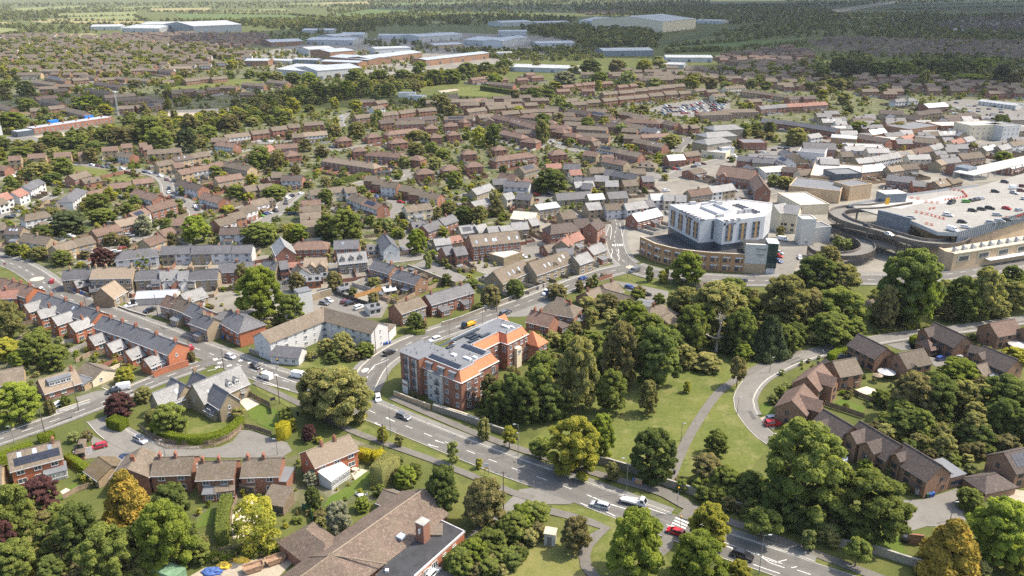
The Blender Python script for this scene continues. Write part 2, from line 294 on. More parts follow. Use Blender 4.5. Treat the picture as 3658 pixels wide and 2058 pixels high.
area('service_yard','asphalt_pale','B2',[(1340,140),(1500,60),(1640,120),(1900,240),(1760,260)],.02);area('station_yard','gravel_pale','Q',[(120,440),(0,420),(0,385),(350,370),(620,330),(640,310),(560,360),(330,410)],.06);area('station_yard','asphalt_pale','C1',[(20,290),(60,210),(300,200),(800,110),(860,130),(340,240),(300,290)],.05)
area('works_yard','gravel_pale','L',[(430,900),(1180,790),(1250,800),(800,900),(500,920)],.09)
area('close_turning','asphalt_pale','A1',[(2080,190),(2160,190),(2360,262),(2480,300),(2520,370),(2440,420),(2000,430),(1650,425),(1480,380),(1650,365),(1900,335),(2010,285)],.02)
area('drive','asphalt_pale','A1',[(760,215),(900,290),(1140,340),(1130,470),(1040,500),(900,420),(700,445),(640,380),(800,330)],.021);area('drive','asphalt_pale','B1',[(640,1260),(830,1200),(990,1190),(1090,1195),(960,1280),(700,1310)],.02)
area('cul_de_sac','asphalt_pale','A4',[(1520,795),(1690,790),(1990,690),(2050,830),(2030,910),(2060,960),(2020,1030),(1720,1020),(1590,1060),(1460,1010),(1420,950)],.02);area('drive','gravel_pale','A4',[(2380,730),(2480,700),(2600,720),(2600,830),(2450,790)],.02)
area('drive','gravel_pale','A4',[(270,90),(330,70),(460,90),(400,190),(300,140)],.02);area('drive','asphalt_pale','B4',[(1370,800),(1560,770),(1600,880),(1900,890),(2060,960),(1800,990),(1740,960),(1690,840),(1500,850)],.02)
area('bungalow_forecourt','asphalt_pale','B3',[(960,250),(1090,270),(1420,340),(1410,450),(1300,440),(1060,330)],.02)
area('junction_apron','asphalt_pale','A3',[(140,700),(250,690),(660,800),(560,830),(390,830),(200,830),(60,780)],.018)
area('roadside_forecourt','pavement_grey','B3',[(0,560),(190,450),(420,330),(560,290),(420,440),(330,500),(180,560)],.016)
for t,mt,pts in [('T1','field_straw',[(200,150),(420,133),(1030,150),(1000,178),(560,165),(330,166)]),('T1','field_pale',[(-60,195),(110,205),(150,240),(-60,262)]),('T1','field_straw',[(-60,158),(100,160),(160,175),(-60,188)]),
  ('T1','field_pale',[(380,98),(960,82),(1000,142),(560,138),(400,120)]),('T1','field_straw',[(1060,62),(1500,55),(1450,82),(1090,82)]),('T1','field_pale',[(1520,78),(2000,62),(2080,80),(1700,92)]),('T1','field_green',[(1230,97),(2050,108),(2300,130),(1300,152)]),
  ('T1','field_pale',[(700,62),(1060,44),(1300,48),(900,72)]),('T1','field_pale',[(1900,30),(2300,22),(2576,30),(2300,44)]),('T1','field_straw',[(2250,20),(2600,12),(2620,32),(2380,36)]),('T1','field_pale',[(100,60),(600,40),(640,50),(150,80)]),
  ('T1','field_green',[(2300,95),(2700,85),(2760,105),(2420,118)]),('T2','field_green',[(-60,105),(280,58),(530,70),(540,92),(200,112)]),('T2','field_green',[(700,100),(1040,92),(1060,108),(740,115)]),('T2','field_pale',[(600,160),(700,150),(820,160),(700,172)]),
  ('T3','gravel_pale',[(1180,75),(1480,32),(1690,8),(1700,16),(1500,52),(1240,92)]),('T3','field_green',[(1330,92),(1960,68),(1980,84),(1380,104)]),('T3','field_green',[(1640,50),(2640,15),(2640,40),(1680,68)]),('T3','field_green',[(1700,30),(2640,-8),(2640,6),(1800,38)]),
  ('T3','field_green',[(40,335),(200,290),(640,290),(1050,268),(980,300),(640,325),(440,352),(200,362),(40,372)]),('T3','field_green',[(90,372),(430,377),(445,402),(110,396)]),('T3','field_green',[(2000,105),(2640,85),(2640,96),(2060,118)]),('T2','field_green',[(300,30),(900,18),(1000,26),(420,42)]),('T2','field_green',[(1250,80),(1500,76),(1520,84),(1280,90)]),('T1','field_straw',[(380,245),(640,238),(700,250),(420,262)])]:
 area('field',mt,t,pts,.25,False)
area('railway_bed','scrub','T3',[(-40,300),(300,235),(700,160),(720,170),(340,255),(-40,325)],.3,False)
# roads
RD=[]
def road(name,segs,width,mat='asphalt',pave=(2,2),dash=True,step=3.0):
 pts=[]
 for t,ps in segs:pts+=[T(t,*p)for p in ps]
 RD.append(dict(name=name,line=catmull(pts,step),w=width,mat=mat,pave=pave,dash=dash))
road('main_road',[('D',[(-110,624),(-50,640),(0,654),(50,672),(93,698),(149,740),(192,759),(238,777),(284,794),(329,812),(363,825),(414,844),(493,877),(529,890),(600,918),(680,948),(760,970),(840,995),(910,1025),(985,1057),(1071,1092),(1170,1132),(1270,1171),(1360,1203),(1457,1238),(1560,1277),(1670,1318),(1780,1358),(1870,1388),(1961,1419),(2080,1460),(2200,1500)])],8.6,pave=(2,0))
road('hill_road',[('D',[(905,985),(940,925),(984,890),(1022,868),(1071,849),(1130,829),(1188,808),(1261,783),(1334,757),(1380,739),(1431,718),(1489,697),(1540,682),(1590,672)])],8,pave=(2,2))
road('town_street',[('D',[(1590,672),(1562,650),(1549,622),(1546,592),(1552,568),(1542,548),(1500,535)])],7.5,pave=(2.2,2.2))
road('ring_road',[('D',[(1590,672),(1650,690),(1750,701),(1870,706),(2000,705),(2110,702),(2230,703),(2350,694),(2470,676),(2620,645)])],10,pave=(2.2,2))
road('side_road',[('D',[(560,902),(480,927),(400,955),(330,983),(230,1023),(140,1057),(60,1085),(0,1105),(-70,1130)])],5.6,pave=(1.2,1.2))
road('close_road',[('A1',[(850,90),(940,190),(1060,270),(1240,345),(1450,385),(1700,395)])],6,'asphalt_pale',pave=(1.2,0),dash=False)
road('estate_road',[('D',[(1970,1125),(1925,1096),(1893,1062),(1873,1030),(1869,1005),(1882,975),(1912,945),(1960,920),(2010,898),(2070,882),(2140,867),(2220,852),(2320,838),(2420,826),(2500,815),(2620,797)])],5.6,'asphalt_pale',pave=(0,1.2),dash=False)
road('access_road',[('A3',[(180,760),(60,880),(-60,1000)]),('A2',[(2060,1020),(1900,1170),(1740,1330),(1600,1480)])],4.5,'asphalt_pale',pave=(0,0),dash=False)
road('estate_street',[('C1',[(640,440),(850,478),(1000,490),(1250,520),(1380,560),(1440,620),(1465,700),(1560,760),(1660,830),(1690,890),(1640,930)])],6,'asphalt_pale',dash=False,pave=(1.5,1.5))
road('terrace_street',[('C1',[(2560,700),(2480,770),(2400,850),(2300,930),(2200,990)])],7,'asphalt_pale',dash=False,pave=(1.5,1.5))
road('villa_street',[('C1',[(-60,920),(60,880),(170,850),(350,775),(480,715),(470,690)])],5.5,'asphalt_pale',dash=False,pave=(1.2,1.2))
road('mews_street',[('C1',[(700,1320),(830,1235),(940,1180),(1080,1130),(1240,1080),(1330,1030)])],5,'asphalt_pale',dash=False,pave=(1.2,1.2))
road('church_street',[('C2',[(640,1340),(800,1320),(1080,1290),(1330,1265),(1600,1225),(1760,1200)])],6,'asphalt_pale',dash=False,pave=(1.5,1.5))
road('semi_street',[('C2',[(560,310),(690,330),(820,322),(1000,290),(1120,275),(1250,270)])],6,'asphalt_pale',dash=False,pave=(1.5,1.5))
road('court_street',[('C2',[(1080,475),(1200,482),(1330,520),(1350,560),(1230,590),(1110,585),(980,605),(860,640)])],6,'asphalt_pale',dash=False,pave=(1.2,1.2))
road('court_lane',[('C2',[(1060,720),(1180,760),(1260,800),(1240,860),(1200,920)])],6,'asphalt_pale',dash=False,pave=(0,0))
road('semi_lane',[('C3',[(380,230),(460,290),(600,330),(760,350)])],6,'asphalt_pale',dash=False,pave=(1.2,1.2))
road('shop_street',[('C3',[(1220,520),(1330,560),(1450,555),(1560,500),(1700,460),(1850,425),(1960,405)])],8,'asphalt_pale',dash=False,pave=(1.5,1.5))
road('curved_lane',[('C3',[(1490,350),(1510,310),(1560,275),(1590,250),(1560,220)])],6,'asphalt',dash=False,pave=(1.5,1.5))
road('high_street',[('C3',[(1060,930),(1300,860),(1560,800)]),('C4',[(620,650),(1000,530),(1300,450),(1700,370),(2000,310),(2300,280),(2600,230)])],8,'asphalt_pale',dash=False,pave=(2,2),step=6)
road('terrace_lane',[('C1',[(2560,240),(2440,255),(2300,270),(2160,250)])],6,'asphalt_pale',dash=False,pave=(1.2,1.2))
road('hill_lane',[('C2',[(770,130),(760,70),(800,30),(880,10)])],6,'asphalt_pale',dash=False,pave=(1.2,1.2))
road('avenue',[('C2',[(1880,60),(2000,90),(2100,60),(2200,10)])],7,'asphalt_pale',dash=False,pave=(1.2,1.2))
road('garden_path',[('D',[(2010,884),(1945,906),(1870,945),(1820,977),(1790,1010),(1755,1062),(1722,1120),(1700,1170),(1688,1205),(1672,1222)])],2.6,'path_grey',pave=(0,0),dash=False)
road('footpath',[('D',[(985,1000),(1030,1020),(1100,1050),(1200,1092),(1300,1128),(1400,1160),(1500,1192),(1580,1215),(1660,1240),(1760,1285),(1850,1318),(1950,1355),(2100,1412),(2240,1465)])],2.4,'path_grey',pave=(0,0),dash=False)
road('footpath',[('D',[(640,962),(720,1000),(800,1040),(880,1082),(980,1120),(1080,1155),(1180,1195),(1290,1240),(1340,1255)])],2.2,'path_grey',pave=(0,0),dash=False)
road('footpath',[('A3',[(390,890),(560,930),(760,990),(880,1040),(800,1100),(720,1190),(695,1280),(710,1370),(790,1470)])],2.4,'path_grey',pave=(0,0),dash=False)
road('crossing_path',[('A3',[(1260,680),(1400,740),(1560,830),(1620,880),(1560,960)])],3.6,'path_grey',pave=(0,0),dash=False)
road('crossing_path',[('A3',[(1420,1100),(1400,1200),(1330,1260),(1200,1300)])],2.6,'path_grey',pave=(0,0),dash=False)
for i,r in enumerate(RD):r['z']=.060+.004*i;ROADS.append(r)
def on_road(p,margin=0.0,skip=None,areas=True):
 for r in ROADS:
  if r is skip:continue
  a=r['arr'];d=(a[:,0]-p[0])**2+(a[:,1]-p[1])**2
  if d.min()<(r['w']/2+margin)**2:return True
 return areas and any(inpoly(p,A)for A in AREAS)
for r in ROADS:r['arr']=np.array([(p.x,p.y)for p in r['line']])
def strip(m,la,lb,z,ok=None,mi=0):
 for i in range(len(la)-1):
  if ok is not None and not (ok[i]and ok[i+1]):continue
  m.add([(la[i].x,la[i].y,z),(lb[i].x,lb[i].y,z),(lb[i+1].x,lb[i+1].y,z),(la[i+1].x,la[i+1].y,z)],[(3,2,1,0)if True else ()],mi)
for r in RD:
 m=MB();l=r['line'];a,b=offset(l,r['w']/2),offset(l,-r['w']/2);strip(m,a,b,r['z']);o=tag(m.obj(r['name'],r['mat']),kind='structure')
 if r['dash']:
  tm=MB()
  for k in (-.25,.25):strip(tm,offset(l,r['w']*k+1.1),offset(l,r['w']*k-1.1),r['z']+.0015)
  tm.obj('wheel_track','asphalt_track',o)
 for s,pw in ((1,r['pave'][0]),(-1,r['pave'][1])):
  if pw<=0:continue
  k0=offset(l,s*r['w']/2);k1=offset(l,s*(r['w']/2+.18));k2=offset(l,s*(r['w']/2+pw))
  ok=[not on_road((p.x,p.y),.4,r)for p in offset(l,s*(r['w']/2+pw*.5))]
  if not any(ok):continue
  zt=.20+.0013*RD.index(r);pm=MB();km=MB()
  A,B=(k1,k2)if s<0 else (k2,k1);strip(pm,A,B,zt,ok)
  A,B=(k0,k1)if s<0 else (k1,k0);strip(km,A,B,zt+.004,ok)
  for i in range(len(l)-1):
   if ok[i]and ok[i+1]:km.add([(k0[i].x,k0[i].y,0),(k0[i+1].x,k0[i+1].y,0),(k0[i+1].x,k0[i+1].y,zt+.004),(k0[i].x,k0[i].y,zt+.004)],[(0,1,2,3)]);pm.add([(k2[i].x,k2[i].y,-.04),(k2[i+1].x,k2[i+1].y,-.04),(k2[i+1].x,k2[i+1].y,zt),(k2[i].x,k2[i].y,zt)],[(0,1,2,3)])
  pv=pm.obj('pavement','pavement_grey',o);km.obj('kerb','kerb_stone',pv)
 if r['dash']or r['w']>5:
  mk=MB();L=0;on=True;cl=r['line'];acc=0
  if r['dash']:
   fine=catmull([(p.x,p.y)for p in cl],.5);i=0
   while i<len(fine)-9:
    if True:
     q=fine[i:i+6];A,B=offset(q,.09),offset(q,-.09);strip(mk,A,B,r['z']+.006)
    i+=13
   mk.obj('centre_line','road_paint',o)
  if r['name']in('main_road','hill_road','estate_road','ring_road','close_road'):
   em=MB()
   for s in (1,-1):
    okk=[not on_road((p.x,p.y),.2,r)for p in offset(cl,s*(r['w']/2+.3))]
    A,B=offset(cl,s*(r['w']/2-.10)),offset(cl,s*(r['w']/2-.22))
    if s<0:A,B=B,A
    strip(em,A,B,r['z']+.0065,okk)
   em.obj('edge_line','kerb_stone',o)
MAIN=bpy.data.objects['main_road']
def quadmark(m,tile,pts,z=.085):
 P=[T(tile,*p)for p in pts];a=sum(P[i].x*P[(i+1)%len(P)].y-P[(i+1)%len(P)].x*P[i].y for i in range(len(P)))
 if a<0:P=P[::-1]
 m.add([(p.x,p.y,z)for p in P],[tuple(range(len(P)))])
def linemark(m,tile,pts,w=.16,z=.087):
 q=[T(tile,*p)for p in pts]
 A,B=offset(q,w/2),offset(q,-w/2);strip(m,A,B,z)
for i in range(6):
 f=i/5.5;f2=(i+.5)/5.5;a0=(1485-75*f,942+120*f);a1=(1485-75*f2,942+120*f2);b0=(1600-75*f,992+120*f);b1=(1600-75*f2,992+120*f2)
 m=MB();quadmark(m,'A3',[a0,b0,b1,a1]);m.obj('crossing_stripe','road_paint',MAIN)
for i in range(5):
 m=MB();x,y=2365-28*i,1062-12*i;quadmark(m,'B1',[(x,y-12),(x+16,y-6),(x+55,y+14),(x+38,y+10)]if False else [(x-20,y-8),(x-6,y-14),(x+40,y+4),(x+28,y+12)]);m.obj('crossing_stripe','road_paint',MAIN)
TS=bpy.data.objects['town_street']
for i in range(6):
 m=MB();x=935+i*20;quadmark(m,'C3',[(x,1140),(x+11,1140),(x+12,1158),(x,1158)],.1);m.obj('crossing_stripe','road_paint',TS)
m=MB()
for ps in ([(655,820),(760,860),(870,890),(960,935)],[(715,750),(800,785),(940,840),(1050,870)],[(1250,865),(1300,885),(1400,915)],[(1900,1160),(2050,1215),(2200,1270),(2400,1345)],[(1895,1185),(2000,1225)],[(2180,1250),(2290,1335),(2420,1380)],[(2340,1335),(2440,1310)],[(2480,1380),(2530,1370)],[(2280,1200),(2420,1245)],[(2380,1430),(2260,1390),(2150,1350)]):linemark(m,'A3',ps,.2)
for ps in ([(1070,135),(1110,150)],[(1165,90),(1230,118)],[(1590,285),(1660,305)],[(1530,320),(1610,340)]):
 linemark(m,'A2',ps,.2);a=ps[0];quadmark(m,'A2',[(a[0]-14,a[1]-8),(a[0]+12,a[1]-6),(a[0]+6,a[1]+8)])
m.obj('lane_marking','road_paint',MAIN)
m=MB()
for ps in ([(940,195),(1010,215),(1120,250)],[(880,1170),(990,1220)],[(2180,1080),(2280,1120),(2400,1160)],[(2250,1130),(2500,1190)],[(2360,1060),(2560,1130)]):
 linemark(m,'B1',ps,.2)
for x,y in ((1840,930),(1880,960),(1960,985),(1860,1000),(2060,940),(2140,960)):
 for k in range(3):linemark(m,'B1',[(x+k*14,y-6-k*3),(x+k*14+8,y+8-k*3)],.35)
linemark(m,'B1',[(1790,1030),(1850,1015),(1890,1000)],.25)
m.obj('lane_marking','road_paint',MAIN)
m=MB()
for ps in ([(1060,975),(1000,1050)],[(1180,930),(1050,985)],[(1130,1150),(1120,1060),(1200,1010)]):linemark(m,'B2',ps,.2)
m.obj('lane_marking','road_paint',bpy.data.objects['hill_road'])
m=MB()
for k in range(2):
 linemark(m,'C3',[(930+k*55,1180),(938+k*55,1210),(925+k*55,1235),(935+k*62,1265),(925+k*62,1285)],.25,.1)
linemark(m,'C3',[(905,960),(930,1000),(920,1100)],.2,.1);linemark(m,'C3',[(1000,960),(1020,1060),(1030,1110)],.2,.1)
m.obj('lane_marking','road_paint',TS)
def island(label,tile,pts,h=.15):
 P=[T(tile,*p)for p in pts];m=MB();m.prism([(p.x,p.y)for p in P],0.03,h,0,0);o=m.obj('traffic_island','kerb_stone');tag(o,label,'traffic island')
island('teardrop kerbed traffic island where the hill road joins the main road','B2',[(940,1030),(965,1010),(1005,1005),(1010,1018),(985,1040),(955,1045)])
def disc(name,label,cat,tile,x,y,r,z0,z1,mat):
 p=T(tile,x,y);m=MB();m.prism([(p.x+r*cos(t*.3142),p.y+r*sin(t*.3142))for t in range(20)],z0,z1);o=m.obj(name,mat);return tag(o,label,cat)
disc('mini_roundabout','pale painted mini roundabout where the main road meets the villa street','roundabout','B1',320,236,2.6,.02,.14,'stone_pale')
disc('mini_roundabout','small pale roundabout in front of the curved brick office','roundabout','B3',1092,135,1.9,.02,.16,'stone_pale')
def bays(parent,mat,a,b,depth,n,z,mid=False):
 m=MB()
 for i in range(n+1):
  p=a.lerp(b,i/n);d=(b-a).xy.normalized();nrm=Vector((-d.y,d.x))*depth;q=[Vector((p.x,p.y,0)),Vector((p.x+nrm.x,p.y+nrm.y,0))]
  strip(m,offset(q,.07),offset(q,-.07),z)
 m.obj('bay_lines',mat,parent)
R2=random.Random(12)
for nm,k in (('main_road',34),('hill_road',14),('side_road',12),('estate_road',10),('ring_road',14),('town_street',6)):
 r=[q for q in RD if q['name']==nm][0];l=r['line'];pm=MB();dm=MB()
 for _ in range(k):
  i=R2.randrange(2,len(l)-2);t=(l[i+1]-l[i]).xy.normalized();n=Vector((-t.y,t.x));c=l[i].xy+n*R2.uniform(-.38,.38)*r['w'];a=R2.uniform(.8,4.5);b=R2.uniform(.5,1.3)
  pm.add([(*(c+t*x*a+n*y*b),r['z']+.003)for x,y in ((-1,-.5),(1,-.5),(1,.5),(-1,.5))],[(0,1,2,3)])
  c=l[i].xy+n*r['w']*.44*R2.choice((-1,1));dm.add([(*(c+t*x*.35+n*y*.3),r['z']+.0035)for x,y in ((-1,-1),(1,-1),(1,1),(-1,1))],[(0,1,2,3)])
 o=bpy.data.objects[nm];pm.obj('tarmac_patch',R2.choice(['asphalt_dark','asphalt_worn']),o);dm.obj('drain_cover','metal_dark',o)
# BUILDINGS: helpers
FOOT=[]
def frame(a,b):
 d=(b-a).xy;L=d.length;ex=d/L;c=(a.xy+b.xy)/2;ey=Vector((-ex.y,ex.x))
 if ey.dot(c)<0:ey=-ey;ex=-ex
 return c,ex,ey,L
def LW(c,ex,ey,x,y,z):q=c+ex*x+ey*y;return (q.x,q.y,z)
def GM(c,ex,ey,L,w,he,hr,ov=.35,t=.16,z0=0,hip=0.0,wall_top=True):
 P=lambda x,y,z:LW(c,ex,ey,x,y,z)
 wl=MB();rf=MB();h=L/2;k=w/2;s=(hr-he)/k;e=he-ov*s
 if hip<=0:
  xs=(-h,h);vs=[]
  for x in xs:vs+=[P(x,-k,z0),P(x,k,z0),P(x,k,he-t*.8),P(x,0,hr-t*.8),P(x,-k,he-t*.8)]
  wl.add(vs,[(4,3,2,1,0),(5,6,7,8,9),(0,1,6,5)[::-1],(1,2,7,6),(5,9,4,0)[::-1]]if False else [(0,1,2,3,4)[::-1],(5,6,7,8,9),(0,5,9,4),(6,1,2,7)])
  vs=[]
  for x in (-h-ov*.8,h+ov*.8):vs+=[P(x,-k-ov,e),P(x,0,hr),P(x,k+ov,e),P(x,k+ov,e-t),P(x,0,hr-t),P(x,-k-ov,e-t)]
  rf.add(vs,[(0,6,7,1),(1,7,8,2),(2,8,9,3),(3,9,10,4),(4,10,11,5),(5,11,6,0),(1,0,5,4),(2,1,4,3),(6,7,10,11),(7,8,9,10)])
 else:
  wl.add([P(x,y,z)for z in (z0,he-.05)for x,y in ((-h,-k),(h,-k),(h,k),(-h,k))],[(0,1,5,4),(1,2,6,5),(2,3,7,6),(3,0,4,7),(4,5,6,7)])
  H=h+ov;K=k+ov;r=max(.05,h-k*hip)
  vs=[P(-H,-K,e-t),P(H,-K,e-t),P(H,K,e-t),P(-H,K,e-t),P(-H,-K,e),P(H,-K,e),P(H,K,e),P(-H,K,e),P(-r,0,hr),P(r,0,hr)]
  rf.add(vs,[(3,2,1,0),(0,1,5,4),(1,2,6,5),(2,3,7,6),(3,0,4,7),(4,5,9,8),(5,6,9),(6,7,8,9),(7,4,8)])
 if ex.cross(ey)<0:
  for q in (wl,rf):q.f=[f[::-1]for f in q.f]
 return wl,rf
WINM={}
def window_mesh(wd,ht,mull,frame_mat='white_paint',pane=True,glass_mat='window_glass'):
 k=(round(wd,2),round(ht,2),mull,frame_mat,pane,glass_mat)
 if k in WINM:return WINM[k]
 f=MB();t=.11;d=.09
 f.box((0,-d/2,ht-t),(wd,d,t));f.box((0,-d/2-.03,-.07),(wd+.12,d+.06,t+.02))
 for x in [-wd/2+t/2,wd/2-t/2]+[(-wd/2+wd*(i+1)/(mull+1))for i in range(mull)]:f.box((x,-d/2+.002,0),(t,d-.004,ht))
 if pane:f.add([(-wd/2,-.03,0),(wd/2,-.03,0),(wd/2,-.03,ht),(-wd/2,-.03,ht)],[(0,1,2,3)],1)
 me=f.mesh('window',[frame_mat,glass_mat]);pm=None
 if not pane:p=MB();p.add([(-wd/2,-.03,0),(wd/2,-.03,0),(wd/2,-.03,ht),(-wd/2,-.03,ht)],[(0,1,2,3)]);pm=p.mesh('pane',glass_mat)
 WINM[k]=(me,pm);return WINM[k]
def PW(root,x,y,z,n,wd=1.3,ht=1.15,mull=1,near=False,fm='white_paint',gm='window_glass',name='window'):
 me,pm=window_mesh(wd,ht,mull,fm,not near,gm);M=RI(root);p=M@Vector((x+n.x*.015,y+n.y*.015,z))
 rz=AT(n)+pi/2-root.rotation_euler.z
 o=inst(name,me,root,p,rz)
 if near:inst('pane',pm,o,(0,0,0))
 return o
DOORM={}
def PD(root,x,y,z,n,mat='white_paint',wd=.95,ht=2.05,name='door'):
 if (mat,wd,ht)not in DOORM:
  f=MB();f.box((0,-.04,0),(wd,.08,ht));f.box((0,-.05,ht),(wd+.2,.14,.09));f.box((0,-.09,ht*.62),(wd*.5,.02,ht*.25),0,1);DOORM[(mat,wd,ht)]=f.mesh('door',[mat,'window_glass'])
 p=RI(root)@Vector((x+n.x*.015,y+n.y*.015,z));return inst(name,DOORM[(mat,wd,ht)],root,p,AT(n)+pi/2-root.rotation_euler.z)
def facade(root,p0,p1,n,z0,floors,cols,fh=2.7,wd=1.3,ht=1.15,mull=1,near=False,fm='white_paint',gm='window_glass',sill=.95,skip=(),m0=.0,door=None):
 for f in range(floors):
  for c in range(cols):
   if (f,c)in skip:continue
   t=m0+(1-2*m0)*(c+.5)/cols;x=p0.x+(p1.x-p0.x)*t;y=p0.y+(p1.y-p0.y)*t
   if door is not None and f==0 and c in door:PD(root,x,y,z0,n);continue
   PW(root,x,y,z0+f*fh+sill,n,wd,ht,mull,near,fm,gm)
CHM={}
def chimney(root,x,y,z0,z1,rz=0,wd=.7,dp=.55,mat='brick_red',pots=2,name='chimney'):
 k=(round(z1-z0,1),wd,dp,mat,pots)
 if k not in CHM:
  m=MB();h=k[0];m.box((0,0,0),(wd,dp,h));m.box((0,0,h-.3),(wd+.12,dp+.12,.14));m.box((0,0,h-.02),(wd+.06,dp+.06,.06))
  for i in range(pots):m.tube((-wd/2+wd*(i+.5)/pots,0,h),(-wd/2+wd*(i+.5)/pots,0,h+.42),.12,.10,7,1)
  CHM[k]=m.mesh('chimney',[mat,'terracotta'])
 return inst(name,CHM[k],root,RI(root)@Vector((x,y,z0)),rz-root.rotation_euler.z)
def roof_panel(root,c,ex,ey,x0,x1,f0,f1,w,he,hr,mat,name,side=-1,lift=.07,thick=.06):
 m=MB();k=w/2;vs=[]
 for dz in (lift-thick,lift):
  for x,f in ((x0,f0),(x1,f0),(x1,f1),(x0,f1)):vs.append(LW(c,ex,ey,x,side*k*(1-f),he+(hr-he)*f+dz))
 fs=[(4,5,6,7),(0,1,5,4),(1,2,6,5),(2,3,7,6),(3,0,4,7)]
 m.add(vs,fs)
 if (ex.cross(ey)<0)!=(side>0):m.f=[f[::-1]for f in m.f]
 return m.obj(name,mat,root)
ROOFW={'tile_brown':'brown-tiled','tile_dark':'dark-tiled','tile_redbrown':'red-brown tiled','tile_red':'pinkish tiled','tile_orange':'orange-tiled','slate':'slate-roofed','slate_light':'pale slate-roofed','tile_tan':'tan-tiled','tile_moss':'mossy-tiled','metal_white':'white-roofed','metal_grey':'grey-roofed'}
WALLW={'brick_red':'red-brick','brick_orange':'orange-brick','brick_brown':'brown-brick','brick_buff':'buff-brick','stone_wall':'stone','stone_grey':'grey-stone','render_white':'white','render_cream':'cream','render_pale':'pale rendered','brick_ochre':'ochre-brick'}
ST={}
def style(k,wall,roof,w=7.6,he=5.0,hr=7.3,hip=0.0,fl=2,noun='house',front=None,name='house',fm='white_paint',ch=1):ST[k]=dict(wall=wall,roof=roof,w=w,he=he,hr=hr,hip=hip,fl=fl,noun=noun,front=front,name=name,fm=fm,ch=ch)
style('rb','brick_red','tile_brown');style('rbh','brick_red','tile_redbrown',8,5.1,7.5,.95);style('rr','brick_red','tile_redbrown');style('bb','brick_buff','tile_brown');style('br','brick_buff','tile_redbrown')
style('wb','brick_red','tile_brown',front='render_white');style('ww','render_white','tile_brown');style('wr','render_white','tile_red',hr=7.8);style('ws','render_white','slate');style('bd','brick_buff','tile_dark');style('rd','brick_red','tile_dark')
style('ss','stone_wall','slate',7,5,7.6);style('sl','stone_wall','slate_light',7,5,7.6);style('sb','stone_wall','tile_brown',7,5,7.6);style('rs','brick_red','slate',7,5,7.5);style('rl','brick_red','slate_light',7,5,7.5);style('wl','render_white','slate_light',7,5,7.6)
style('os','brick_orange','slate',7.5,5.6,8.2);style('oo','brick_orange','tile_red',7.5,5.6,8.2);style('nb','brick_brown','tile_dark',8,4.8,7.9,fm='dark_frame',ch=0);style('nl','brick_brown','tile_brown',8,4.8,7.9,fm='dark_frame',ch=0)
style('gb','brick_buff','tile_brown',8,2.5,4.6,0,1,'bungalow',name='bungalow',ch=0);style('gh','brick_buff','tile_brown',9,2.5,5,.9,1,'bungalow',name='bungalow');style('gr','brick_red','tile_redbrown',8,2.5,4.6,0,1,'bungalow',name='bungalow',ch=0)
style('cb','render_cream','tile_brown');style('cs','render_cream','slate_light',7,5.2,7.8);style('st','stone_wall','tile_tan');style('barn','stone_wall','slate',8,3.4,6.2,0,1,'barn',name='barn',ch=0);style('wh','render_white','slate',8,5,7.6,.9);style('shed','brick_buff','felt_grey',5,2.3,2.9,0,1,'outbuilding',name='outbuilding',ch=0)
style('sm','stone_wall','metal_white',7,5,7.2);style('rm','brick_red','metal_white',8,4.6,7.4);style('su','brick_red','tile_dark',9,6.2,9.2);style('bs','brick_brown','tile_brown',9,5.2,8);style('sh','stone_wall','tile_brown',9,2.8,5.6,.9,1,'hipped building',name='hipped_building');style('pinks','render_cream','tile_red',7,5,7.4);style('far','brick_brown','tile_brown',8,5,7.4,ch=0);style('farw','brick_brown','tile_brown',8,5,7.4,ch=0,front='render_pale');style('flat','stone_wall','slate_light',15,8.4,10.8,.5,3,'block of flats',name='flats',ch=0);style('town','stone_wall','slate',8,4.6,7);style('farb','brick_buff','tile_brown',8,5,7.4,ch=0);style('fard','brick_brown','tile_dark',8,5,7.6,ch=0);style('farc','stone_wall','tile_dark',8,5,7.8,ch=0)
HOUSES=[]
def BX(name,mat,root,*a):return MB().box(*a).obj(name,mat,root)
def IX(name,mat,root,*a):return inst(name,MB().box(*a).mesh(name,mat),root,(0,0,0))
def row(place,tile,sty,lst,order='x'):
 for q in lst:
  o=q[4]if len(q)>4 else {};o=dict(s=o)if isinstance(o,str)else o;s=dict(ST[o.get('s',sty)]);s.update({k:v for k,v in o.items()if k in s})
  a=T(tile,q[0],q[1],s['hr']);b=T(tile,q[2],q[3],s['hr'])
  HOUSES.append(dict(place=place,a=a,b=b,s=s,o=o))
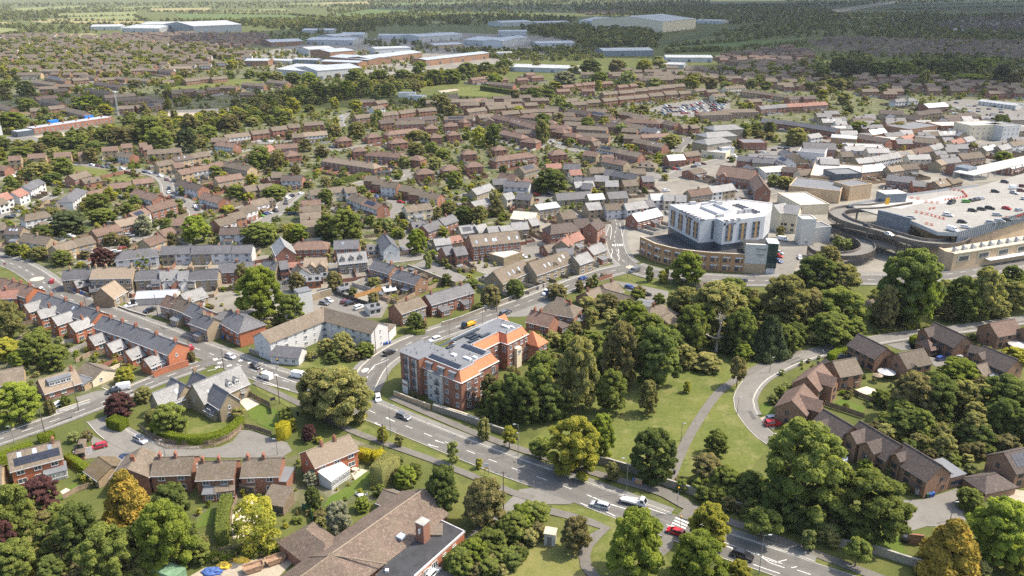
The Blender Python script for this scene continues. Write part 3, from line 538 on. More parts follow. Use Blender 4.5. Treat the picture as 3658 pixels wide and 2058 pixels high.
def build_house(h,label,group):
 s,o=h['s'],h['o'];c,ex,ey,L=frame(h['a'],h['b'])
 if s['hip']>0:L+=s['w']*s['hip']*.95
 w,he,hr=s['w'],s['he'],s['hr'];root=thing(s['name'],label,s['noun']if len(s['noun'].split())<3 else 'house',(c.x,c.y,0),AT(ex),group)
 FOOT.append((c.x,c.y,AT(ex),L/2,w/2));P=ppm(Vector((c.x,c.y,0)));near=P>8.3;mid=P>4.4
 wl,rf=GM(c,ex,ey,L,w,he,hr,hip=s['hip']);wl.obj('wall',s['wall'],root);ro=rf.obj('roof',s['roof'],root)
 if near or mid:
  if s['hip']<=0 or L>w*1.4:
   rr=L/2-(w/2*s['hip']if s['hip']>0 else -.28);m=MB();q=LW(c,ex,ey,0,0,hr-.05);m.box(q,(2*rr,.28,.13),AT(ex));m.obj('ridge',s['roof'],ro)
 nf=-ey;units=o.get('n',max(1,round(L/7.0)));fl=s['fl'];fh=(he-.25)/fl;ym=-w/2
 R_=random.Random(int(abs(c.x*13+c.y*7)))
 if P>2.2 and not o.get('nowin'):
  if s['front']and mid:
   m=MB();q=LW(c,ex,ey,0,ym-.05,2.4 if R_.random()<.6 else .05);m.box(q,(L-.5,.1,he-q[2]-.35),AT(ex));m.obj('front_render',s['front'],root);ym-=.1
  for u in range(units):
   xu=-L/2+L*(u+.5)/units;uw=L/units;k=2 if uw>4.6 else 1
   if uw>9:k=3
   for f in range(fl):
    for j in range(k):
     x=xu-uw/2+uw*(j+.5)/k;q=LW(c,ex,ey,x,ym,0)
     if f==0 and j==(0 if u%2 else k-1)and k>1:
      PD(root,q[0],q[1],.02,nf,R_.choice(['white_paint','dark_frame','white_paint','metal_blue']))
      if mid and R_.random()<.45:
       m=MB();m.box(LW(c,ex,ey,x,ym-.55,2.25),(1.7,1.1,.14),AT(ex));m.obj('porch_canopy',s['roof'],root)
      continue
     PW(root,q[0],q[1],f*fh+.95,nf,(1.9 if f==0 else 1.6)if k<3 else 1.3,1.25,1 if uw<6 else 2,near,s['fm'])
  for sx in (-1,1):
   ne=ex*sx
   if ne.dot(-c)>c.length*.12 and mid and s['hip']<=0 and R_.random()<.7:
    for f in range(fl):
     if f==0 and R_.random()<.4:continue
     q=LW(c,ex,ey,sx*L/2,R_.uniform(-.15,.25)*w,0);PW(root,q[0],q[1],f*fh+1.1,ne,.8,1.0,0,near,s['fm'])
  if near:
   m=MB()
   for sy in (-1,1):
    m.box(LW(c,ex,ey,0,sy*(w/2+.40),he-.42),(L+.6,.1,.16),AT(ex))
   m.obj('gutter','white_paint' if s['fm']=='white_paint' else 'dark_frame',ro)
 rz=AT(ex)
 if s['ch']and P>2.6 and not o.get('noch'):
  ch=o.get('ch')
  if ch is None:ch=[-1+2*(i+.5)/max(1,units//2)for i in range(max(1,units//2))]if units>1 else [R_.choice([-.9,.9,0])]
  for f in ch:q=LW(c,ex,ey,f*(L/2-.6),0,0);chimney(root,q[0],q[1],hr-.7,hr+1.05,rz+pi/2,1.0 if near else .9,.6,'brick_red' if s['wall']!='stone_wall' else 'stone_wall',3 if near else 2)
 if mid and not o.get('plain')and fl>1 and R_.random()<.45:
  x=R_.uniform(-.25,.25)*L;wd=R_.uniform(2.6,4.2);dp=R_.uniform(1.6,3.0);m=MB();r=MB()
  P_=lambda a,b,z:LW(c,ex,ey,x+a,-w/2-b,z);k=wd/2
  m.add([P_(-k,dp,0),P_(k,dp,0),P_(k,0,0),P_(-k,0,0),P_(-k,dp,2.2),P_(k,dp,2.2),P_(k,0,2.9),P_(-k,0,2.9)],[(0,1,5,4),(1,2,6,5),(3,0,4,7)])
  r.add([P_(-k-.15,dp+.2,2.18),P_(k+.15,dp+.2,2.18),P_(k+.15,0,2.98),P_(-k-.15,0,2.98),P_(-k-.15,dp+.2,2.3),P_(k+.15,dp+.2,2.3),P_(k+.15,0,3.1),P_(-k-.15,0,3.1)],[(4,5,6,7),(0,1,5,4),(1,2,6,5),(3,0,4,7)])
  if ex.cross(ey)<0:
   for q in (m,r):q.f=[f[::-1]for f in q.f]
  m.obj('extension_wall',s['wall'],root);r.obj('extension_roof',R_.choice([s['roof'],'felt_grey','slate']),root);q=P_(0,dp,0);PW(root,q[0],q[1],.7,nf,wd*.6,1.2,2,near,s['fm'])
 if o.get('solar'):
  x0,x1,f0,f1=o['solar'];n=max(2,int((x1-x0)*L/1.15))
  for i in range(n):
   for j in range(2):
    xa=(-.5+x0+(x1-x0)*i/n)*L;xb=(-.5+x0+(x1-x0)*(i+1)/n)*L-.06;g0=f0+(f1-f0)*j/2;g1=f0+(f1-f0)*(j+1)/2-.012;roof_panel(root,c,ex,ey,xa,xb,g0,g1,w,he,hr,'solar_panel','solar_panel')
 for xf,f in o.get('velux',[]):roof_panel(root,c,ex,ey,(xf-.5)*L-.45,(xf-.5)*L+.45,f-.12,f+.16,w,he,hr,'skylight_glass','skylight',lift=.09,thick=.1)
 for xf,dw in o.get('fg',[]):
  cw=dw;dp=o.get('fgd',1.6);cx_=(xf-.5)*L;gh=hr-o.get('fgl',.9);cc=c+ex*cx_+ey*(-w/2-dp/2+w*.22)
  a_=Vector((*(cc-ey*(dp/2+w*.22)),0));b_=Vector((*(cc+ey*(dp/2+w*.22)),0));c2,ex2,ey2,L2=frame(a_,b_)
  ghe=max(2.2,gh-cw*.42);wl,rf=GM(c2,ex2,ey2,L2,cw,ghe,gh);wl.obj('gable_wall',o.get('fgw',s['wall']),root);rf.obj('gable_roof',s['roof'],root);q=c+ex*cx_-ey*(w/2+dp)
  for f in range(fl):PW(root,q.x,q.y,f*fh+.95,nf,1.5,1.15,1,near,s['fm'])
 for xf,dw in o.get('dormer',[]):
  cx_=(xf-.5)*L;k=w/2;f0=.18;zb=he+(hr-he)*f0;zt=zb+1.35;m=MB();y0=-k*(1-f0)
  P_=lambda a,b,z:LW(c,ex,ey,cx_+a,y0+b,z);d=dw/2;yb=k*(1.6/(hr-he))
  m.add([P_(-d,0,zb-.1),P_(d,0,zb-.1),P_(d,0,zt),P_(-d,0,zt),P_(0,0,zt+d*.9),P_(-d,yb,zt),P_(d,yb,zt),P_(0,yb+.3,zt+d*.9)],[(0,1,2,4,3),(1,6,2),(5,0,3)]);r=MB()
  r.add([P_(-d-.2,-.15,zt-.15),P_(0,-.15,zt+d*.9+.08),P_(d+.2,-.15,zt-.15),P_(-d-.2,yb,zt-.15),P_(0,yb+.3,zt+d*.9+.08),P_(d+.2,yb,zt-.15)],[(0,1,4,3),(1,2,5,4)])
  if ex.cross(ey)<0:
   for q in (m,r):q.f=[f[::-1]for f in q.f]
  dm=m.obj('dormer',o.get('dw',s['wall']),root);r.obj('dormer_roof',s['roof'],root);q=P_(0,0,0);PW(root,q[0],q[1],zb+.25,nf,dw*.75,1.0,1,near,s['fm'])
 return root,c,ex,ey,L
def BB(name,label,cat,tile,p0,p1,depth,h,wall,roof,par=.5,group=None,win=None,wmat='white_paint',z0=0,inset=.35):
 a=T(tile,*p0);b=T(tile,*p1);c,ex,ey,L=frame(a,b);root=thing(name,label,cat,(c.x,c.y,0),AT(ex),group);cc=c+ey*(depth/2)
 FOOT.append((cc.x,cc.y,AT(ex),L/2,depth/2));pl=[LW(c,ex,ey,x,y,0)[:2]for x,y in ((-L/2,0),(L/2,0),(L/2,depth),(-L/2,depth))]
 m=MB();m.prism(pl,z0,h,0);m.obj('wall',wall,root);i=inset;m=MB();pl=[LW(c,ex,ey,x,y,0)[:2]for x,y in ((-L/2-.05,-.05),(L/2+.05,-.05),(L/2+.05,depth+.05),(-L/2-.05,depth+.05))];pi=[LW(c,ex,ey,x,y,0)[:2]for x,y in ((-L/2+i,i),(L/2-i,i),(L/2-i,depth-i),(-L/2+i,depth-i))]
 m.prism(pi,h-.02,h+.05);m.obj('roof',roof,root)
 if par>0:
  m=MB()
  for k in range(4):
   q=[pl[k],pl[(k+1)%4],pi[(k+1)%4],pi[k]];m.prism(q,h-.03,h+par)
  m.obj('parapet',wall,root)
 if win:facade(root,Vector((*LW(c,ex,ey,-L/2,0,0)[:2],0)),Vector((*LW(c,ex,ey,L/2,0,0)[:2],0)),-ey,z0,win[0],win[1],h/win[0],*(win[2:]if len(win)>2 else ()),fm=wmat)
 return root,c,ex,ey,L
# PLANTS: helpers
def quads(name,V,tint,mats,extra=None):
 n=len(V);me=bpy.data.meshes.new(name);ev,ef,et=extra if extra else (np.zeros((0,3)),np.zeros((0,3),int),np.zeros(0))
 nv=n*4+len(ev);me.vertices.add(nv);me.vertices.foreach_set('co',np.concatenate([V.reshape(-1,3),ev]).ravel())
 me.loops.add(n*4+len(ef)*3);me.loops.foreach_set('vertex_index',np.concatenate([np.arange(n*4),(ef+n*4).ravel()]).astype(np.int32))
 me.polygons.add(n+len(ef));me.polygons.foreach_set('loop_start',np.concatenate([np.arange(n)*4,n*4+np.arange(len(ef))*3]).astype(np.int32))
 a=me.attributes.new('tint','FLOAT','FACE');a.data.foreach_set('value',np.concatenate([tint,et]).astype(np.float32))
 me.materials.append(MATS[mats]);me.update();me.validate();return me
def ico(sub=1):
 t=(1+5**.5)/2;v=[(-1,t,0),(1,t,0),(-1,-t,0),(1,-t,0),(0,-1,t),(0,1,t),(0,-1,-t),(0,1,-t),(t,0,-1),(t,0,1),(-t,0,-1),(-t,0,1)]
 f=[(0,11,5),(0,5,1),(0,1,7),(0,7,10),(0,10,11),(1,5,9),(5,11,4),(11,10,2),(10,7,6),(7,1,8),(3,9,4),(3,4,2),(3,2,6),(3,6,8),(3,8,9),(4,9,5),(2,4,11),(6,2,10),(8,6,7),(9,8,1)]
 v=[np.array(p)/np.linalg.norm(p)for p in v]
 for _ in range(sub):
  c={};nf=[]
  def mid(a,b):
   k=(min(a,b),max(a,b))
   if k not in c:p=v[a]+v[b];v.append(p/np.linalg.norm(p));c[k]=len(v)-1
   return c[k]
  for a,b,d in f:x,y,z=mid(a,b),mid(b,d),mid(d,a);nf+=[(a,x,z),(b,y,x),(d,z,y),(x,y,z)]
  f=nf
 return np.array(v),np.array(f)
def leaves(P,N,size,rng,jit=.7,asp=1.0):
 n=len(P);N=N+rng.normal(0,jit,(n,3));N/=np.linalg.norm(N,axis=1)[:,None];R=rng.normal(0,1,(n,3));U=np.cross(N,R);U/=np.linalg.norm(U,axis=1)[:,None];Vv=np.cross(N,U)
 s=size*rng.uniform(.6,1.25,n)[:,None];U=U*s*.5;Vv=Vv*s*.5*asp;b=N*s*.18
 return np.stack([P-U-Vv-b,P+U-Vv+b,P+U+Vv-b,P-U+Vv+b],1)
def crown(name,seed,n,size,cz0=.08,lobes=38,shape='round',mat='leaf_mid',core=.86):
 rng=np.random.default_rng(seed);C=[];big=.17*(40/max(40,lobes))**.45
 for i in range(lobes):
  d=rng.normal(0,1,3);d/=np.linalg.norm(d);rr=rng.uniform(.55,.86)if i>lobes*.25 else rng.uniform(.15,.5)
  if shape=='cone':z=rng.uniform(0,1)**1.3;r=.46*(1-z)**.8*rng.uniform(.7,1)+.02;t=rng.uniform(0,6.283);C.append((r*cos(t),r*sin(t),cz0+(1-cz0)*z*.93,.10+.10*(1-z)))
  elif shape=='tall':C.append((d[0]*.33*rr/.8,d[1]*.33*rr/.8,cz0+(1-cz0)*(.5+.43*d[2]*rr/.8),rng.uniform(.09,.15)))
  else:
   z=rng.uniform(0,1)**.85;low=.62 if cz0<.2 else .35;prof=math.sqrt(max(.02,1-((z-.40)/.62)**2))if z>.40 else low+(1-low)*math.sqrt(max(0,1-((z-.40)/.42)**2));t=rng.uniform(0,6.283);q=(rng.uniform(.68,1.06)if i>lobes*.25 else rng.uniform(.1,.6))*prof*.385;C.append((q*cos(t)*rng.uniform(.9,1.12),q*sin(t)*rng.uniform(.9,1.12),cz0+.05+(1-cz0)*z*.80,rng.uniform(.55,1.0)*big))
 C=np.array(C);k=rng.integers(0,len(C),n*2);d=rng.normal(0,1,(n*2,3));d[:,2]=np.where(d[:,2]<-.5,-d[:,2],d[:,2]);d/=np.linalg.norm(d,axis=1)[:,None];r=C[k,3]*rng.uniform(.78,1.05,n*2)
 sc=np.array((1,1,.85 if shape in('cone','tall')else .62));P=C[k,:3]+d*r[:,None]*sc;ok=np.ones(n*2,bool)
 for j in range(len(C)):ok&=~((np.linalg.norm((P-C[j,:3])/sc,axis=1)<C[j,3]*.72)&(k!=j))
 P,d,k=P[ok][:n],d[ok][:n],k[ok][:n];lt=rng.uniform(.15,.85,len(C));tint=np.clip(lt[k]+rng.normal(0,.16,len(k)),0,1)
 if shape=='willow':V=leaves(P,d*.6+[0,0,.6],size,rng,.5,1.8)
 elif shape=='cone':V=leaves(P,d*.5+[0,0,.6],size,rng,.5,1.4)
 else:V=leaves(P,d*.55+[0,0,.75],size,rng,.42)
 iv,jf=ico(1);ev=[];ef=[];o=0
 for j in range(len(C)):
  p=iv*C[j,3]*core*sc*rng.uniform(.85,1.15,(len(iv),1))+C[j,:3];ev.append(p);ef.append(jf+o);o+=len(iv)
 return quads(name,V,tint,mat,(np.concatenate(ev),np.concatenate(ef),np.full(len(np.concatenate(ef)),.42)))
def trunk(name,seed,cz0,r=.022,limbs=6,mat='bark'):
 R_=random.Random(seed);m=MB();top=cz0+(1-cz0)*.55;m.tube((0,0,-.01),(R_.uniform(-.02,.02),R_.uniform(-.02,.02),cz0+.12),r,r*.75,8);m.tube((0,0,cz0+.08),(R_.uniform(-.05,.05),R_.uniform(-.05,.05),top),r*.75,r*.3,7)
 for i in range(limbs):
  t=6.283*i/limbs+R_.uniform(-.4,.4);z=cz0+R_.uniform(.0,.25);m.tube((0,0,z),(cos(t)*R_.uniform(.2,.36),sin(t)*R_.uniform(.2,.36),z+R_.uniform(.12,.3)),r*.5,r*.12,5)
 return m.mesh(name,mat)
PROTO={'round':[(crown('crown',s,11000,.027,.03,130),trunk('trunk',s,.08))for s in (1,2,3,4,5,6)],'tall':[(crown('crown',s,6000,.026,.04,60,'tall'),trunk('trunk',s,.06))for s in (11,12)],
 'willow':[(crown('crown',s,11000,.024,.03,150,'willow'),trunk('trunk',s,.06))for s in (21,22)],'cone':[(crown('crown',s,6000,.034,.03,60,'cone'),trunk('trunk',s,.03))for s in (31,32)],
 'street':[(crown('crown',s,2800,.046,.26,44),trunk('trunk',s,.30,.03))for s in (41,42,43)],'small':[(crown('crown',s,2200,.054,.03,48),trunk('trunk',s,.06))for s in (51,52,53)],
 'tiny':[(crown('crown',s,460,.105,.02,20),trunk('trunk',s,.05))for s in (61,62,63)],'sparse':[(crown('crown',s,3000,.036,.10,30,core=.15),trunk('trunk',s,.1,.02,12))for s in (71,72)]}
TK={'g':('round','leaf_mid','mid green tree'),'d':('round','leaf_dark','dark green tree'),'y':('round','leaf_yellow','yellow-green tree'),'o':('willow','leaf_olive','pale olive tree'),'b':('round','leaf_brown','brownish-green tree'),
 'c':('round','leaf_copper','purple-leaved tree'),'k':('cone','leaf_gold','golden conifer'),'f':('cone','leaf_fir','dark conifer'),'w':('round','leaf_blossom','white-blossomed tree'),'t':('tall','leaf_mid','tall green tree'),'td':('tall','leaf_dark','tall dark tree'),
 's':('street','leaf_yellow','young street tree'),'sg':('street','leaf_mid','round-headed street tree'),'h':('round','leaf_bright','fresh bright green tree'),'sp':('sparse','leaf_yellow','thin yellow-green birch'),'ob':('willow','leaf_brown','brown-green feathery tree'),'fr':('round','leaf_fir','dark spreading evergreen'),'gold':('round','leaf_goldhedge','yellow shrub'),'sb':('street','leaf_brown','bronze-leaved street tree'),'ob2':('round','leaf_olive','olive-green shrub')}
TREES=[]
def trees(place,tile,kind,lst):
 for q in lst:
  k=q[4]if len(q)>4 else kind;p=T(tile,q[0],q[1]);s=TL[tile][2];P=ppm(p);v=(SRC(tile,q[0],q[1])[1]-CY)/F
  TREES.append(dict(place=place,p=p,w=q[2]*s/P,h=max(1.2,q[3]*s/(P*(CP-v*SP))),k=k,px=q[2]*s))
def build_tree(t,label,group):
 sh,mat,_=TK[t['k']];P=t['px']
 if sh in('round','tall','willow','sparse')and P<42:sh='small'
 if sh in('small','street')and P<20:sh='tiny'
 cr,tr=random.choice(PROTO[sh]);nm={'k':'conifer','f':'conifer','gold':'shrub','ob2':'shrub'}.get(t['k'],'tree')
 if t['h']<3.2 and nm=='tree':nm='shrub'
 root=thing(nm,label,nm,t['p'],random.uniform(0,6.28),group);w,h=t['w'],t['h']
 inst('crown',cr,root,(0,0,0),0,(w,w,h),{0:mat});inst('trunk',tr,root,(0,0,0),0,(w,w,h))
 TPOS.append((t['p'].x,t['p'].y,w*.42))
TPOS=[]
def hedge(label,tile,pts,wd,ht,mat='leaf_hedge',base_m=None,dens=26,ls=.22,name='hedge'):
 L=catmull([T(tile,*p)for p in pts]if base_m is None else base_m,1.5);A,B=offset(L,wd/2),offset(L,-wd/2);rng=np.random.default_rng(len(L)+int(ht*10));ev=[];ef=[];o=0;P=[];N=[]
 for i in range(len(L)-1):
  a,b,c,d=A[i],B[i],A[i+1],B[i+1];h0=ht*.97;n=max(4,int(dens*(c-a).length*ht))
  for q0,q1,nn in ((a,c,(a-b).normalized()),(b,d,(b-a).normalized())):
   s=rng.random((n,2));P.append(np.array(q0)*(1-s[:,:1])+np.array(q1)*s[:,:1]+np.array([0,0,1])*s[:,1:]*ht);N.append(np.tile(np.array(nn),(n,1)))
  m_=max(4,int(dens*(c-a).length*wd));s=rng.random((m_,2));top=(np.array(a)*(1-s[:,:1])+np.array(c)*s[:,:1])*(1-s[:,1:])+(np.array(b)*(1-s[:,:1])+np.array(d)*s[:,:1])*s[:,1:];top[:,2]=ht+rng.normal(0,.05,m_);P.append(top);N.append(np.tile([0,0,1.],(m_,1)))
  ev+=[(*q.xy,z)for q in (a,b,d,c)for z in (0,h0)];k=[0,2,4,6]
  ef+=[(o+0,o+1,o+7),(o+0,o+7,o+6),(o+2,o+4,o+5),(o+2,o+5,o+3),(o+1,o+3,o+5),(o+1,o+5,o+7)]
  if i==0:ef+=[(o,o+2,o+3),(o,o+3,o+1)]
  if i==len(L)-2:ef+=[(o+4,o+6,o+7),(o+4,o+7,o+5)]
  o+=8
 for e in (0,-1):
  n=int(dens*wd*ht);s=rng.random((n,2));P.append(np.array(A[e])*(1-s[:,:1])+np.array(B[e])*s[:,:1]+np.array([0,0,1])*s[:,1:]*ht);N.append(np.tile(np.array((L[0]-L[1])if e==0 else (L[-1]-L[-2])),(n,1)))
 P=np.concatenate(P)+rng.normal(0,.04,(sum(len(x)for x in P),3));N=np.concatenate(N);V=leaves(P,N,ls,rng,.55);ev=np.array(ev)
 me=quads('hedge',V,np.clip(rng.normal(.55,.25,len(V)),0,1),mat,(ev,np.array(ef),np.full(len(ef),.3)));o=bpy.data.objects.new(name,me);COL.objects.link(o);return tag(o,label,'hedge')
def scatter(name,label,pts,protos,mat_sets):
 coll=bpy.data.collections.new(name+'_kinds')
 for i,(me,mt)in enumerate(protos):o=bpy.data.objects.new('%s_kind_%02d'%(name,i),me);coll.objects.link(o);o.material_slots[0].link='OBJECT';o.material_slots[0].material=MATS[mt]
 A=np.array(pts);me=bpy.data.meshes.new(name);me.vertices.add(len(A));me.vertices.foreach_set('co',A[:,:3].ravel().astype(np.float32))
 at=me.attributes.new('sc','FLOAT_VECTOR','POINT');at.data.foreach_set('vector',A[:,[3,3,4]].ravel().astype(np.float32));at=me.attributes.new('pk','INT','POINT');at.data.foreach_set('value',A[:,5].astype(np.int32))
 at=me.attributes.new('rot','FLOAT_VECTOR','POINT');rv=np.zeros((len(A),3));rv[:,2]=RNG.uniform(0,6.28,len(A));at.data.foreach_set('vector',rv.ravel().astype(np.float32));me.update()
 o=bpy.data.objects.new(name,me);COL.objects.link(o);ng=bpy.data.node_groups.new(name,'GeometryNodeTree');ng.interface.new_socket('Geometry',in_out='INPUT',socket_type='NodeSocketGeometry');ng.interface.new_socket('Geometry',in_out='OUTPUT',socket_type='NodeSocketGeometry')
 N=ng.nodes;l=ng.links;gi=N.new('NodeGroupInput');go=N.new('NodeGroupOutput');ip=N.new('GeometryNodeInstanceOnPoints');ci=N.new('GeometryNodeCollectionInfo');ci.inputs[0].default_value=coll;ci.inputs[1].default_value=True;ci.inputs[2].default_value=True
 def na(nm,ty):a=N.new('GeometryNodeInputNamedAttribute');a.data_type=ty;a.inputs[0].default_value=nm;return a.outputs[0]
 l.new(gi.outputs[0],ip.inputs['Points']);l.new(ci.outputs[0],ip.inputs['Instance']);ip.inputs['Pick Instance'].default_value=True;l.new(na('pk','INT'),ip.inputs['Instance Index']);l.new(na('rot','FLOAT_VECTOR'),ip.inputs['Rotation']);l.new(na('sc','FLOAT_VECTOR'),ip.inputs['Scale']);l.new(ip.outputs[0],go.inputs[0])
 md=o.modifiers.new('plants','NODES');md.node_group=ng;return tag(o,label,'vegetation',kind='stuff')
# VEHICLES AND STREET FURNITURE: helpers
def car_meshes(kind):
 if kind=='hatchback':L=4.1;st=[(-2.05,.55,.62,.72,.6),(-2.0,.9,.95,.8,.62),(-1.75,.93,1.34,.85,.6),(-1.2,.93,1.46,.87,.62),(.2,.92,1.45,.87,.62),(.55,.92,1.38,.87,.6),(1.2,.90,.92,.86,.68),(1.8,.78,.80,.82,.64),(2.05,.6,.62,.7,.55)];cab=(1,6)
 elif kind=='estate':L=4.6;st=[(-2.3,.55,.62,.75,.62),(-2.25,.92,.97,.82,.65),(-2.05,.95,1.40,.87,.63),(-1.3,.95,1.50,.9,.65),(.2,.94,1.49,.9,.65),(.55,.94,1.42,.9,.63),(1.25,.92,.95,.89,.72),(2.0,.80,.83,.84,.68),(2.3,.6,.62,.72,.58)];cab=(1,6)
 elif kind=='suv':L=4.5;st=[(-2.25,.65,.75,.8,.68),(-2.2,1.05,1.1,.87,.7),(-1.95,1.08,1.58,.92,.68),(-1.3,1.08,1.70,.94,.7),(.2,1.07,1.69,.94,.7),(.55,1.07,1.62,.94,.68),(1.15,1.05,1.08,.93,.78),(1.95,.95,.98,.88,.72),(2.25,.7,.73,.76,.62)];cab=(1,6)
 else:L=5.2;st=[(-2.6,1.2,1.95,.9,.82),(-2.55,1.2,2.05,.95,.86),(-1.0,1.2,2.1,.98,.88),(.6,1.2,2.08,.98,.86),(1.1,1.2,1.98,.98,.82),(1.75,1.15,1.2,.96,.84),(2.3,.95,1.0,.9,.76),(2.6,.6,.65,.78,.66)];cab=(3,5)
 b=MB();g=MB();n=len(st)
 def ring(s):x,zb,zt,w,wt=s;return [(x,-w*.9,.28),(x,-w,.55 if zb>.6 else .45),(x,-w,zb),(x,-wt,zt),(x,wt,zt),(x,w,zb),(x,w,.55 if zb>.6 else .45),(x,w*.9,.28)]
 R=[ring(s)for s in st];o=0
 for r in R:b.v+=r
 for i in range(n-1):
  for j in range(7):
   q=(i*8+j,(i+1)*8+j,(i+1)*8+j+1,i*8+j+1);b.f.append(q);b.m.append(0)
  b.f.append((i*8+7,(i+1)*8+7,(i+1)*8,i*8));b.m.append(0)
 b.f+=[tuple(range(8)),tuple(range((n-1)*8,n*8))[::-1]];b.m+=[0,0];b.f=[f[::-1]for f in b.f]
 def lift(q,c,k=.012):d=[q[i]-c[i]for i in range(3)];l=math.sqrt(sum(x*x for x in d));return tuple(q[i]+d[i]/l*k for i in range(3))
 c0,c1=cab;ce=(0,0,.9)
 def lp(a,b,t):return tuple(a[i]+(b[i]-a[i])*t for i in range(3))
 for i in range(c0,c1):
  for a,bt in ((2,3),(5,4)):
   if st[i][2]-st[i][1]<.06 and st[i+1][2]-st[i+1][1]<.06:continue
   q=[lp(R[i][a],R[i][bt],.12),lp(R[i+1][a],R[i+1][bt],.12),lp(R[i+1][a],R[i+1][bt],.86),lp(R[i][a],R[i][bt],.86)];e=.04 if i>c0 else .1;q=[lp(q[0],q[1],e),lp(q[1],q[0],.04),lp(q[2],q[3],.04),lp(q[3],q[2],e)];q=[(p[0],p[1]+(-.015 if a==2 else .015),p[2]+.006)for p in q]
   g.add(q,[(0,1,2,3)if a==2 else (3,2,1,0)])
 ws=[(c1-1,c1,1)]+ ([(c0,c0+1,-1)]if kind!='van' else [])
 for i,k,s in ws:
  q=[lp(R[i][3],R[i][4],.06),lp(R[i][4],R[i][3],.06),lp(R[k][4],R[k][3],.04),lp(R[k][3],R[k][4],.04)];q=[lp(q[0],q[3],.08),lp(q[1],q[2],.08),lp(q[2],q[1],.1),lp(q[3],q[0],.1)];g.add([(p[0]+.02*s,p[1],p[2]+.02)for p in q],[(0,1,2,3)])
 w=MB();w.tube((0,-.11,0),(0,.11,0),.33,.33,14,0);w.tube((0,-.12,0),(0,.12,0),.2,.2,10,1)
 hl=MB();hl.box((0,0,0),(.12,.3,.14))
 paint_='paint_silver'
 d=dict(body=b.mesh('body',paint_),glass=g.mesh('windows','car_glass'),wheel=w.mesh('wheel',['rubber','metal_grey']),light=hl.mesh('headlight','head_light'),tail=hl.mesh('tail_light','tail_light'),L=L,w=st[n//2][3],fx=st[-1][0],rx=st[0][0])
 a=MB();a.v+=list(b.v);a.f+=list(b.f);a.m+=[0]*len(b.f);a.add(g.v,g.f,1);ax=L*.3
 for sx in (-1,1):
  for sy in (-1,1):a.tube((sx*ax,sy*(d['w']-.2),.33),(sx*ax,sy*(d['w']+.02),.33),.33,.33,10,2)
 d['one']=a.mesh('car',[paint_,'car_glass','rubber']);return d
CARM={k:car_meshes(k)for k in ('hatchback','estate','suv','van')}
def car(p,d,color,kind,label,z=0.0,group=None,roofbox=False,pitch=0):
 m=CARM[kind];rz=AT(d);P=ppm(p);nm='van' if kind=='van' else 'car';paintm='paint_'+color
 if P<7.5:
  o=bpy.data.objects.new(nm,m['one']);COL.objects.link(o);o.location=(p.x,p.y,z);o.rotation_euler=(0,pitch,rz);o.material_slots[0].link='OBJECT';o.material_slots[0].material=MATS[paintm];return tag(o,label,nm,group)
 r=thing(nm,label,nm,(p.x,p.y,z),rz,group);inst('body',m['body'],r,(0,0,0),0,None,{0:paintm});inst('window_glass',m['glass'],r,(0,0,0));ax=m['L']*.3
 for sx in (-1,1):
  for sy in (-1,1):inst('wheel',m['wheel'],r,(sx*ax,sy*(m['w']-.08),.33))
 for sy in (-1,1):inst('headlight',m['light'],r,(m['fx']-.12,sy*m['w']*.62,.58));inst('tail_light',m['tail'],r,(m['rx']+.06,sy*m['w']*.7,.72))
 if roofbox:q=MB();q.box((0,0,0),(1.7,.8,.3));inst('roof_box',q.mesh('roof_box','metal_dark'),r,(-.3,0,1.52))
 if kind=='van':
  q=MB();q.box((0,0,0),(.06,1.6,.9));inst('rear_door',q.mesh('rear_door',paintm),r,(-2.62,0,.9))
 return r
CARS=[]
def cars(place,tile,lst,z=0.0,group=None):
 for q in lst:
  p=T(tile,q[0],q[1],z);p2=T(tile,q[0]+q[2],q[1]+q[3],z);d=(p2-p).xy.normalized();e=q[6]if len(q)>6 else {};e=dict(place=e)if isinstance(e,str)else e
  CARS.append(dict(p=p,d=d,color=q[4],kind=q[5],place=e.get('place',place),z=p.z+.0,e=e,group=group))
POLE={}
def lamp(label,tile,x,y,h=8,arm=1.2,side=1,z=0):
 p=T(tile,x,y);k=(h,arm,side)
 if k not in POLE:
  m=MB();m.tube((0,0,0),(0,0,1.2),.11,.10,8);m.tube((0,0,1.2),(0,0,h),.075,.05,8);m.tube((0,0,h),(arm*side,0,h+.15),.04,.035,6);b=MB();b.box((arm*side+.2*side,0,h+.06),(.7,.26,.14));POLE[k]=(m.mesh('column','lamp_metal'),b.mesh('lantern','metal_grey'))
 r=thing('street_lamp',label,'street lamp',(p.x,p.y,0));inst('column',POLE[k][0],r,(0,0,0));inst('lantern',POLE[k][1],r,(0,0,0));return r
def pole(label,tile,x,y,h=8.5,cross=False):
 p=T(tile,x,y);k=('w',h,cross)
 if k not in POLE:
  m=MB();m.tube((0,0,0),(0,0,h),.14,.09,8);b=MB();b.box((0,0,h-.5),(1.6,.1,.1))if cross else b.tube((0,0,h-.3),(0,0,h+.05),.13,.13,8);POLE[k]=(m.mesh('post','wood_pole'),b.mesh('top_fitting','wood_pole' if cross else 'metal_dark'))
 r=thing('telegraph_pole',label,'pole',(p.x,p.y,0));inst('post',POLE[k][0],r,(0,0,0));inst('top_fitting',POLE[k][1],r,(0,0,0));return r
